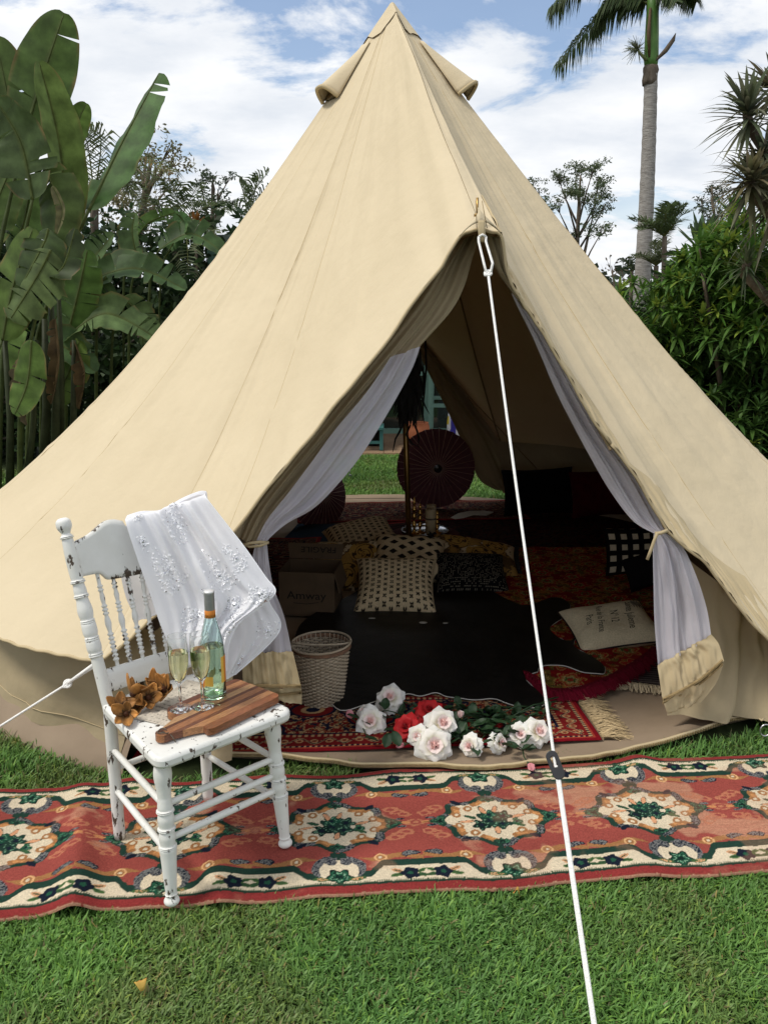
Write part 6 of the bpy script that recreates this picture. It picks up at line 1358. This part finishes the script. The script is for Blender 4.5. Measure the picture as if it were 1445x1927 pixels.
for (x0, y0, x1, y1, Y, r_) in ((98, 880, 96, 560, 7.5, .045), (75, 890, 85, 600, 7.6, .05), (120, 860, 140, 640, 7.7, .04), (40, 880, 70, 640, 7.4, .035), (15, 900, 8, 620, 7.4, .04), (110, 870, 106, 440, 7.6, .03)):
    mb = MB(); a, b = P(x0, y0, Y), P(x1, y1, Y); a.z = 0; mb.tube([a, a.lerp(b, .5) + Vector((.03, 0, 0)), b], [r_ * 1.0, r_ * .75, r_ * .5], 9, col=(.050, .062, .028)); mb.build('stalk', M['attr_leaf'], bop)
for a_ in [((-30, 470), (-5, 380), (28, 300), .22, 8.1), ((20, 480), (45, 420), (60, 340), .2, 8.2), ((-40, 330), (-20, 260), (0, 180), .2, 8.4), ((130, 620), (150, 540), (165, 470), .2, 8.0), ((-20, 720), (10, 650), (40, 600), .2, 7.8), ((100, 760), (130, 700), (150, 640), .18, 7.9)]:
    L_(bop, a_[0], a_[1], a_[2], a_[3], a_[4], rr, side=(1, -.2, rr.uniform(-.3, .3)), fold=.2, tears=3, col=GD)
for a_ in [((105, 600), (112, 680), (98, 760), .10, 7.45), ((60, 640), (40, 720), (52, 800), .09, 7.3), ((140, 640), (160, 700), (150, 770), .09, 7.7)]:
    L_(bop, a_[0], a_[1], a_[2], a_[3], a_[4], rr, side=(.8, -.5, .2), fold=.8, tears=4, ragged=.5, col=(.17, .12, .06), midcol=(.14, .10, .05), name='dead_leaf')
ban = thing('banana_plant', 'lower clump of torn drooping banana leaves beside the left tent edge', 'plant', (-2.9, 8.6, 0))
GB = (.105, .175, .060)
for a in [((95, 620), (150, 520), (215, 440), .20, 8.3, (.7, -.5, -.5)), ((130, 560), (220, 500), (300, 500), .20, 8.6, (.1, -.7, -.7)), ((140, 540), (250, 505), (350, 545), .19, 8.4, (.1, -.7, -.8)), ((300, 470), (360, 440), (425, 480), .19, 9.2, (.1, -.8, -.7)), ((262, 500), (250, 440), (255, 400), .16, 9.0, (.9, -.4, .1)), ((120, 640), (200, 590), (300, 640), .22, 8.0, (.1, -.7, -.8)), ((230, 560), (260, 590), (270, 650), .17, 8.2, (.9, -.4, -.1)), ((320, 470), (345, 420), (330, 400), .14, 9.3, (.9, -.4, .1)), ((200, 520), (180, 560), (160, 620), .18, 8.3, (.9, -.5, 0)), ((250, 460), (280, 420), (330, 400), .15, 9.4, (.3, -.7, .5)), ((60, 700), (110, 650), (180, 700), .2, 7.9, (.1, -.7, -.7))]:
    L_(ban, a[0], a[1], a[2], a[3], a[4], rr, side=a[5], fold=-.25, tears=5, col=GB, ragged=.25, droop=.18, pet=[(P(a[0][0], a[0][1], a[4]).x - .3, a[4] + .2, 0), tuple(P(a[0][0], a[0][1], a[4]) - Vector((.15, -.1, .4)))])
def leaf_cloud(mb, c, rad, n, l, w_, rr, col, droop=.3, flat=.7):
    for _ in range(n):
        d = Vector((rr.gauss(0, 1), rr.gauss(0, 1), rr.gauss(0, 1) * flat)); d = d.normalized() * rad * rr.random() ** .45; p = Vector(c) + d
        a = Vector((rr.gauss(0, 1), rr.gauss(0, 1), rr.gauss(-droop, .7))).normalized(); s = a.cross(Vector((rr.gauss(0, 1), rr.gauss(0, 1), rr.gauss(0, 1)))).normalized(); L2, W2 = l * rr.uniform(.6, 1.3), w_ * rr.uniform(.7, 1.2)
        mb.add([p, p + a * L2 * .5 + s * W2, p + a * L2, p + a * L2 * .5 - s * W2], [(0, 1, 2, 3)], None, tuple(leafcol(rr, col)))
def bush(name, label, cat, cs, n, l, w_, col, rr, group=None, Yj=.5, twig=(.06, .05, .035)):
    c0 = cs[0][0]; t = thing(name, label, cat, (c0.x, c0.y, 0), 0, group); mb = MB(); tb = MB()
    for c, r_ in cs:
        leaf_cloud(mb, c, r_, int(n * r_ * r_), l, w_, rr, col); b = Vector((c0.x + (c.x - c0.x) * .4, c.y, 0)); tb.tube([b, b.lerp(c, .6) + Vector((rr.uniform(-.1, .1), 0, 0)), c], [.03, .02, .006], 5, col=twig)
    mb.build('foliage', M['attr_leaf'], t, kind='stuff', smooth=False); tb.build('branches', M['attr_plain'], t); return t
# dark hedge closing the garden on the left and on the right
rr = random.Random(5)
cs = [(Vector((x + rr.uniform(-.2, .2), 9.9 + rr.uniform(-.4, .6), z)), .62) for x in np.arange(-7.5, -1.9, .55) for z in (.4, 1.1, 1.75, 2.35)]
bush('hedge', 'dark dense hedge behind the banana leaves at the left', 'hedge', cs, 1100, .15, .038, (.030, .055, .020), rr)
cs = [(Vector((x + rr.uniform(-.3, .3), 15 + rr.uniform(-.5, .8), z)), .8) for x in np.arange(3.0, 12, .8) for z in (.5, 1.4)]
bush('hedge', 'grey green hedge low behind the royal palm trunk at the right', 'hedge', cs, 330, .14, .03, (.045, .065, .035), rr)
# trees: trunk, forked limbs, clumps of leaves at measured places
def tree(name, label, base, top, clumps, r0, leaf, rr, col, group=None, cat='tree', bark_='bark', dens=900, lw=(.12, .028), flat=.8):
    t = thing(name, label, cat, tuple(base), 0, group); mb = MB(); base, top = Vector(base), Vector(top)
    bend = Vector((rr.uniform(-.2, .2), 0, 0)); tr = [base, base.lerp(top, .4) + bend, base.lerp(top, .75) + bend * .6, top]; cv = [Vector(interp([tuple(p) for p in tr], s)) for s in np.linspace(0, 1, 14)]
    mb.tube(cv, [r0 * (1 - .8 * i / 13) for i in range(14)], 8); mb.build('trunk', M[bark_], t)
    lb, cb = MB(), MB()
    for c, r_ in clumps:
        j = min(12, max(3, int(13 * (.35 + .5 * rr.random())))); p = cv[j]
        if p.z > c.z - .1 * r_: p = cv[max(2, int(j * .6))]
        m_ = p.lerp(c, .55) + Vector((rr.uniform(-.2, .2), 0, rr.uniform(0, .3))) * r_; lb.tube([p, m_, c], [r0 * .35, r0 * .2, r0 * .06], 5)
        for q in range(5): e = Vector(c) + Vector((rr.gauss(0, 1), rr.gauss(0, 1), rr.gauss(0, .8))) * r_ * .55; lb.tube([m_.lerp(c, .6), Vector(c).lerp(e, .5) + Vector((0, 0, .1 * r_)), e], [r0 * .10, r0 * .06, r0 * .02], 4)
        for q in range(6):
            e = Vector(c) + Vector((rr.gauss(0, 1), rr.gauss(0, 1), rr.gauss(0, flat))) * r_ * .5; leaf_cloud(cb, e, r_ * .48, int(dens * r_ * r_ / 6), lw[0], lw[1], rr, col)
    lb.build('limbs', M[bark_], t); cb.build('crown', M['attr_leaf'], t, kind='stuff', smooth=False); return t
def cl(lst, Y, rr): return [(P(x, y, Y + rr.uniform(-.8, .8)), r_) for x, y, r_ in lst]
rr = random.Random(8); k = 14 / F
tree('leafy_tree', 'brownish green tree with open crown behind the tall paddle leaf', P(262, 640, 14) * 1, P(285, 300, 14), cl([(318, 283, 26 * k), (275, 290, 30 * k), (330, 310, 22 * k), (255, 310, 26 * k), (300, 330, 34 * k), (245, 340, 28 * k), (320, 350, 24 * k), (240, 390, 34 * k), (285, 390, 34 * k), (215, 420, 30 * k), (265, 440, 30 * k), (215, 370, 26 * k)], 14, rr), .12, None, rr, (.18, .165, .08), dens=2600, lw=(.065, .017))
k = 20 / F
tree('dark_tree', 'small dark tree standing between the palm fronds and the tent', P(400, 600, 20), P(400, 345, 20), cl([(400, 335, 20 * k), (432, 335, 14 * k), (380, 350, 20 * k), (412, 365, 24 * k), (385, 385, 22 * k), (425, 390, 18 * k), (400, 415, 24 * k)], 20, rr), .10, None, rr, (.075, .10, .06), dens=2200, lw=(.085, .022))
k = 30 / F
tb_ = P(1093, 640, 30); 
tree('gum_tree', 'slender gum tree with airy crown against the sky at the right', tb_, P(1092, 330, 30), cl([(1118, 312, 18 * k), (1085, 325, 24 * k), (1050, 335, 22 * k), (1060, 360, 24 * k), (1100, 355, 26 * k), (1135, 360, 18 * k), (1128, 335, 20 * k), (1140, 385, 14 * k), (1118, 400, 22 * k), (1135, 430, 18 * k), (1110, 435, 16 * k), (1045, 385, 16 * k), (1082, 440, 12 * k), (1072, 455, 12 * k)], 30, rr), .13, None, rr, (.105, .135, .065), dens=2300, lw=(.105, .022))
tree('gum_tree', 'small tree crown just showing over the right slope of the tent', P(1010, 640, 32), P(1008, 370, 32), cl([(1000, 345, 14 * k), (1012, 360, 12 * k), (1022, 375, 10 * k), (1030, 395, 8 * k)], 32, rr), .12, None, rr, (.095, .12, .06), dens=2300, lw=(.105, .022))
k = 22 / F
tree('dark_tree', 'grey green tree in the distance left of the spiky heads', P(1338, 640, 22), P(1338, 350, 22), cl([(1335, 352, 12 * k), (1318, 378, 14 * k), (1345, 375, 20 * k), (1362, 358, 14 * k), (1330, 405, 22 * k), (1360, 400, 20 * k), (1312, 430, 14 * k), (1345, 435, 22 * k)], 22, rr), .08, None, rr, (.06, .08, .05), dens=2000, lw=(.085, .022))
k = 26 / F
tree('leafy_tree', 'sparse reddish twiggy bush left of the royal palm trunk', P(1160, 640, 26), P(1150, 500, 26), cl([(1145, 495, 16 * k), (1165, 512, 18 * k), (1135, 512, 14 * k), (1180, 525, 16 * k), (1155, 535, 20 * k)], 26, rr), .06, None, rr, (.11, .085, .06), dens=160, lw=(.14, .04))
# palm fronds
def frond(mb, base, mid, tip, ll, n, rr, col, droop=.5, lw=.02, rr_=.012, vee=.5):
    pts = [tuple(base), tuple(mid), tuple(tip)]; ax = lambda s: Vector(interp(pts, s))
    mb.tube([ax(s) for s in np.linspace(0, 1, 18)], [rr_ * (1 - .85 * s) for s in np.linspace(0, 1, 18)], 5, col=(.12, .13, .04))
    for i in range(n):
        s = .12 + .88 * i / n; p = ax(s); t = (ax(min(1, s + .03)) - ax(s - .03)).normalized(); sd = t.cross(Vector((0, 0, 1))); sd = sd.normalized() if sd.length > .05 else Vector((1, 0, 0)); up = sd.cross(t)
        for sg in (1, -1):
            l2 = ll * math.sin(math.pi * min(1, .12 + .8 * s)) ** .6 * rr.uniform(.8, 1.1); d = (sd * sg + t * rr.uniform(.4, .8) + up * rr.uniform(vee - .3, vee + .2)).normalized(); q1 = p + d * l2 * .5; q2 = p + d * l2 + Vector((0, 0, -droop * l2)); wv = t * lw
            mb.add([p - wv * .3, p + wv * .3, q1 + wv, q1 - wv, q2], [(0, 1, 2, 3), (3, 2, 4)], None, tuple(leafcol(rr, col)))
def palm(name, label, base, top, r0, fronds, ll, n, rr, col, shaft=None, bark_='bark', droop=.5, lw=.02, group=None):
    t = thing(name, label, 'palm tree', tuple(base), 0, group); base, top = Vector(base), Vector(top)
    if r0: mb = MB(); mb.tube([base.lerp(top, s) for s in np.linspace(0, 1, 16)], [r0 * (1.1 - .25 * s) for s in np.linspace(0, 1, 16)], 12); mb.build('trunk', M[bark_], t)
    for m_, tp in fronds: mb = MB(); frond(mb, top, m_, tp, ll, n, rr, col, droop, lw); mb.build('frond', M['attr_leaf'], t, smooth=False)
    return t
def star(c, L_f, nf, rr, el=(10, 75), sag=.35):
    out = []
    for i in range(nf):
        a = 2 * math.pi * i / nf + rr.uniform(-.3, .3); e = R(rr.uniform(*el)); d = Vector((math.cos(a) * math.cos(e), math.sin(a) * math.cos(e), math.sin(e))); l2 = L_f * rr.uniform(.8, 1.15); m_ = c + d * l2 * .55; tp = c + d * l2 + Vector((0, 0, -sag * l2)); out.append((m_, tp))
    return out
rr = random.Random(31)
# royal palm
M['palm_bark'] = pm('palm_bark', (.22, .20, .18), (.36, .34, .31), 7, .9, .7, 14, .1, stretch=(1, 1, 6), bdist=.02)
YP = 16.0; rp0, rp1 = P(1203, 620, YP), P(1224, 128, YP); rp0.z = 0; rp0.x = P(1200, 620, YP).x
royal = thing('royal_palm', 'tall royal palm with smooth grey trunk and green crownshaft at the right', 'palm tree', tuple(rp0))
mb = MB(); cv = [rp0.lerp(rp1, s) + Vector((.05 * math.sin(s * 3), 0, 0)) for s in np.linspace(0, 1, 60)]; mb.tube(cv, [.165 - .055 * s + .004 * math.sin(s * 160) for s in np.linspace(0, 1, 60)], 20); mb.build('trunk', M['palm_bark'], royal)
mb = MB(); q = rp1; mb.tube([q + Vector((rr.uniform(-.01, .01), 0, dz)) for dz in (-.28, -.2, -.1, -.04, .02, .05)], [.118, .13, .12, .135, .125, .10], 14); mb.build('leaf_scars', M['bark'], royal)
cr = P(1228, -5, YP); M['shaft'] = pm('crownshaft', (.07, .16, .03), (.10, .20, .045), 5, .45)
mb = MB(); mb.tube([q.lerp(cr, s) for s in (0, .12, .5, .85, 1.05)], [.105, .125, .115, .10, .085], 16); mb.build('crownshaft', M['shaft'], royal)
mb = MB(); mb.tube([P(1221, 108, YP - .1), P(1220, 60, YP - .12), P(1223, 15, YP - .1)], [.02, .035, .02], 6, col=(.10, .06, .03)); mb.build('old_sheath', M['attr_plain'], royal)
mb = MB(); mb.tube([P(1234, 113, YP - .1), P(1252, 95, YP - .1), P(1266, 75, YP - .1), P(1271, 62, YP - .1)], [.02, .04, .035, .004], 8, col=(.10, .075, .05)); mb.build('spathe', M['attr_plain'], royal)
mb = MB(); mb.tube([P(1216, 113, YP - .1), P(1206, 103, YP - .1), P(1200, 95, YP - .1)], [.03, .025, .015], 6, col=(.14, .17, .06))
c = P(1199, 94, YP - .1)
for k2 in range(110):
    d = Vector((rr.gauss(-.4, .8), rr.gauss(0, .7), rr.gauss(.4, .8))).normalized() * rr.uniform(.12, .28); mb.tube([c, c + d * .6, c + d + Vector((0, 0, -.03))], [.006, .004, .003], 3, col=tuple(leafcol(rr, (.12, .13, .07))), cap=False)
mb.build('flower_stalk', M['attr_plain'], royal)
for (m_, tp) in (((1150, 8), (1048, 122)), ((1120, -60), (1035, 18)), ((1280, -30), (1310, 4)), ((1150, 0), (1115, 60)), ((1180, -160), (1120, -260)), ((1250, -170), (1290, -280)), ((1310, -110), (1400, -160)), ((1185, -30), (1205, 0)), ((1260, -20), (1275, 2))):
    mb = MB(); dy = rr.uniform(-1.2, 1.2); frond(mb, cr + Vector((0, 0, -.1)), P(m_[0], m_[1], YP + dy * .5), P(tp[0], tp[1], YP + dy), .46 if tp[0] < 1110 or tp[1] < 0 else .32, 110, rr, (.065, .095, .036), .75, .018, .022, -.1); mb.build('frond', M['attr_leaf'], royal, smooth=False)
# small palms
b = P(1252, 640, 14); c = P(1250, 445, 14); b.z = 0
palm('small_palm', 'small feather palm beside the royal palm trunk', b, c, .045, star(c, .62, 17, rr, (12, 85), .22), .26, 30, rr, (.09, .125, .05), lw=.009, droop=.18)
b = P(1232, 640, 15); c = P(1234, 500, 15); b.z = 0
palm('small_palm', 'lower feather palm half behind the royal palm trunk', b, c, .05, star(c, .5, 12, rr, (20, 85), .2), .22, 26, rr, (.10, .12, .06), lw=.009, droop=.15)
b = P(1186, 640, 17); c = P(1188, 510, 17); b.z = 0
palm('small_palm', 'tiny palm left of the royal palm trunk', b, c, .04, star(c, .4, 8, rr, (10, 70), .3), .2, 12, rr, (.04, .06, .03), lw=.014)
b = P(165, 640, 11); c = P(178, 370, 11); b.z = 0
palm('feather_palm', 'feather palm with arching fronds behind the paddle leaves', b, c, .06, [(P(165, 270, 11), P(150, 262, 10.6)), (P(190, 260, 11.2), P(152, 245, 11)), (P(250, 300, 10.6), P(322, 325, 10.2)), (P(235, 320, 11), P(300, 350, 10.6)), (P(240, 350, 11), P(300, 425, 10.6)), (P(215, 340, 11.5), P(262, 380, 11.5))], .36, 34, rr, (.10, .125, .05), lw=.012, droop=.6)
mb = MB(); frond(mb, P(215, 310, 10.8), P(265, 302, 10.6), P(322, 328, 10.4), .22, 26, rr, (.28, .18, .07), .4, .010); mb.build('dry_frond', M['attr_leaf'], bpy.data.objects['feather_palm'], smooth=False)
b = P(345, 640, 10.5); c = P(330, 440, 10.5); b.z = 0
palm('feather_palm', 'palm with upright fronds just left of the tent slope', b, c, .05, [(P(335, 380, 10.5), P(318, 345, 10.3)), (P(350, 390, 10.5), P(372, 350, 10.3)), (P(365, 400, 10.2), P(410, 385, 10)), (P(310, 400, 10.6), P(285, 380, 10.6)), (P(350, 440, 10), P(355, 520, 9.6)), (P(370, 420, 10), P(405, 440, 9.8))], .30, 30, rr, (.11, .145, .065), lw=.011, droop=.35)
b = P(470, 640, 12); c = P(470, 440, 12); b.z = 0
palm('feather_palm', 'palm fronds peeping over the left slope of the tent', b, c, .05, [(P(475, 370, 12), P(507, 322, 12)), (P(460, 370, 12), P(450, 340, 12)), (P(490, 380, 12), P(515, 350, 12)), (P(445, 390, 12), P(425, 400, 11.8)), (P(480, 360, 12), P(488, 335, 12))], .34, 30, rr, (.11, .145, .065), lw=.011, droop=.3)
mb = MB(); o_ = thing('bromeliad', 'orange tipped leaf rosette glimpsed above the banana leaves', 'plant', tuple(P(365, 640, 10)))
def blade(mb, c, d, l2, w_, sag, col, seg=5, twist=0):
    d = Vector(d).normalized(); s = d.cross(Vector((0, 0, 1))); s = s.normalized() if s.length > .05 else Vector((1, 0, 0)); V, Fs, Cc = [], [], []
    up = s.cross(d)
    for i in range(seg + 1):
        f = i / seg; p = Vector(c) + d * l2 * f + Vector((0, 0, -sag * l2 * f * f)); wv = w_ * (math.sin(math.pi * min(1, .18 + .82 * f)) ** .7 if f < 1 else .02); V += [p - s * wv, p + up * (-.25 * wv), p + s * wv]; Cc += [tuple(np.array(col) * (.8 + .35 * f))] * 3
    for i in range(seg):
        a = i * 3; Fs += [(a, a + 1, a + 4, a + 3), (a + 1, a + 2, a + 5, a + 4)]
    mb.add(V, Fs, None, Cc)
for k2 in range(9): blade(mb, P(368, 425, 10), (rr.gauss(0, .6), rr.gauss(0, .5), 1), .20, .018, .1, leafcol(rr, (.25, .11, .03)))
mb.build('leaf_rosette', M['attr_leaf'], o_, kind='stuff'); mb = MB(); a = P(368, 640, 10); a.z = 0; mb.tube([a, P(368, 428, 10)], .02, 6); mb.build('stem', M['bark'], o_)
# ================================================================== right hand shrubs
def rosette(mb, c, axis, n, l2, w_, spread, sag, rr, col, tipcol=None):
    ax = Vector(axis).normalized(); o1 = ax.orthogonal().normalized(); o2 = ax.cross(o1)
    for i in range(n):
        a = i * 2.39996 + rr.uniform(-.2, .2); e = spread[0] + (spread[1] - spread[0]) * (1 - i / n) + rr.uniform(-.12, .12); d = ax * math.cos(e) + (o1 * math.cos(a) + o2 * math.sin(a)) * math.sin(e); cc_ = leafcol(rr, col, .3)
        if tipcol is not None and i > n * .6: cc_ = cc_ * .4 + np.array(tipcol) * .6
        blade(mb, Vector(c) + ax * (i / n) * l2 * .3, d, l2 * rr.uniform(.75, 1.15), w_, sag * rr.uniform(.5, 1.5), cc_, 4)
rr = random.Random(77)
def in_shrub(x, y):            # outline of the shrub mass in the photograph
    top = np.interp(x, [1165, 1185, 1215, 1260, 1290, 1310, 1330, 1370, 1400, 1430, 1470, 1700], [540, 530, 535, 510, 470, 440, 425, 395, 425, 415, 375, 330]); return y > top
shr = thing('song_of_india_shrub', 'big glossy green shrub of narrow leaf rosettes right of the tent', 'shrub', (3.3, 7.2, 0))
mb = MB(); n_ = 0
while n_ < 950:
    x, y = rr.uniform(1160, 1600), rr.uniform(390, 900)
    if not in_shrub(x, y - 4): continue
    f = (y - 400) / 500; Y = 6.9 + rr.uniform(-.5, 1.1) - .5 * f * 0; c = P(x, y, Y)
    if (Vector((c.x, c.y, 0)) - TC).length < 2.95 or c.z < .1: continue
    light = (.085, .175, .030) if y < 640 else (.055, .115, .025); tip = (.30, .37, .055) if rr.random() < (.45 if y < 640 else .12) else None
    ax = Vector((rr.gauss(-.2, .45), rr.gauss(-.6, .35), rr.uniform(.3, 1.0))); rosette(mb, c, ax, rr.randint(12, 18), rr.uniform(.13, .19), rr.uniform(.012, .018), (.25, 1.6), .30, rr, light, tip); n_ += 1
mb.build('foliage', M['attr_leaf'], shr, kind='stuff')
mb = MB()
for k2 in range(26):
    b = Vector((rr.uniform(2.9, 4.2), rr.uniform(6.8, 8), 0)); t_ = b + Vector((rr.uniform(-.5, .5), rr.uniform(-.4, .2), rr.uniform(1.0, 2.3))); mb.tube([b, b.lerp(t_, .5) + Vector((rr.uniform(-.1, .1), 0, 0)), t_], [.03, .022, .012], 6)
mb.build('branches', M['bark'], shr)
# denser filling deep inside the shrub: leaves in a darker colour
mb = MB(); n_ = 0
while n_ < 420:
    x, y = rr.uniform(1175, 1600), rr.uniform(470, 900)
    if not in_shrub(x, y - 50): continue
    c = P(x, y, 8.1 + rr.uniform(-.3, .5))
    if c.z < .05: continue
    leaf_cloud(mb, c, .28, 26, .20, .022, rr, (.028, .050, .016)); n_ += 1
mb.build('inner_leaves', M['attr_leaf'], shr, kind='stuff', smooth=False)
# pale green pointed shoots that stand out of the mass as plants of their own
for (x, y, Y, n, l2, w_, ax, col, lab) in ((1318, 485, 7.9, 26, .36, .030, (-.2, -.3, 1), (.075, .12, .055), 'yucca with stiff pale green sword leaves above the shrub'), (1378, 415, 7.8, 26, .26, .017, (0, -.2, 1), (.06, .14, .02), 'bright green leaf spray standing highest in the shrub'), (1400, 440, 7.8, 22, .26, .017, (.3, -.2, 1), (.05, .11, .02), 'bright green leaf spray right of the highest one')):
    t = thing('yucca' if 'yucca' in lab else 'leaf_spray', lab, 'plant', (P(x, y, Y).x, Y, 0)); mb = MB(); c = P(x, y, Y); rosette(mb, c, ax, n, l2, w_, (.1, 1.35), .15, rr, col); mb.build('leaf_rosette', M['attr_leaf'], t, kind='stuff'); mb = MB(); mb.tube([Vector((c.x, c.y, 0)), c], .025, 7); mb.build('stem', M['bark'], t)
# pandanus-like spiky heads at the right edge
def spiky(label, heads, base, rr, col):
    t = thing('dragon_tree', label, 'tree', base, 0, 'spiky dragon trees at the right edge'); st = MB()
    for (x, y, Y, n, l2, w_, ax) in heads:
        c = P(x, y, Y); mb = MB(); rosette(mb, c, ax, n, l2, w_, (.15, 1.75), .28, rr, col); mb.build('leaf_rosette', M['attr_leaf'], t, kind='stuff'); b = Vector(base); st.tube([b, b.lerp(c, .5) + Vector((.1, .1, 0)), c - Vector(ax).normalized() * .02, c + Vector(ax).normalized() * .08], [.06, .05, .035, .03], 8)
    st.build('stem', M['bark'], t)
spiky('dragon tree with grey green spiky heads leaning in from the right edge, upper heads', [(1408, 232, 6.2, 70, .36, .015, (-.45, -.5, .75)), (1470, 235, 6.4, 60, .42, .016, (.2, -.5, .6)), (1432, 285, 6.3, 50, .36, .014, (-.2, -.6, -.2))], (5.0, 6.8, 0), rr, (.125, .138, .085))
spiky('dragon tree with drooping brownish spiky heads below the upper heads', [(1412, 355, 6.0, 75, .34, .015, (-.35, -.6, .45)), (1462, 380, 6.1, 70, .36, .016, (-.2, -.8, .1)), (1440, 330, 6.3, 50, .36, .014, (-.6, -.4, .2)), (1470, 180, 6.6, 40, .40, .018, (-.7, -.3, .3))], (4.9, 6.6, 0), rr, (.135, .128, .072))
spiky('fine leaved spiky head low in front of the glossy shrub', [(1400, 510, 6.3, 60, .24, .007, (-.1, -.6, .6)), (1470, 560, 6.3, 50, .26, .007, (-.3, -.6, .5))], (4.6, 6.5, 0), rr, (.12, .15, .075))
for k2, (x, y) in enumerate(((1258, 628), (1385, 518), (1290, 690))): pass
gr = thing('ornamental_grass', 'tuft of narrow green leaves by the right tent edge low down', 'plant', (3.2, 6.0, 0)); mb = MB(); rosette(mb, (3.25, 6.2, .15), (0, -.2, 1), 60, .55, .010, (.1, 1.3), .5, rr, (.05, .10, .03)); mb.build('foliage', M['attr_leaf'], gr, kind='stuff')
# distant wood closing the horizon
fw = MB(); rr = random.Random(99)
for k2 in range(90):
    x = rr.uniform(-70, 70); leaf_cloud(fw, (x, 75 + rr.uniform(-6, 6), rr.uniform(.5, 3.5)), rr.uniform(2.5, 4), 240, .9, .4, rr, (.035, .05, .03))
o = fw.build('distant_wood', M['attr_leaf'], None, smooth=False); o['kind'] = 'stuff'; o['label'] = 'low distant band of trees along the horizon'
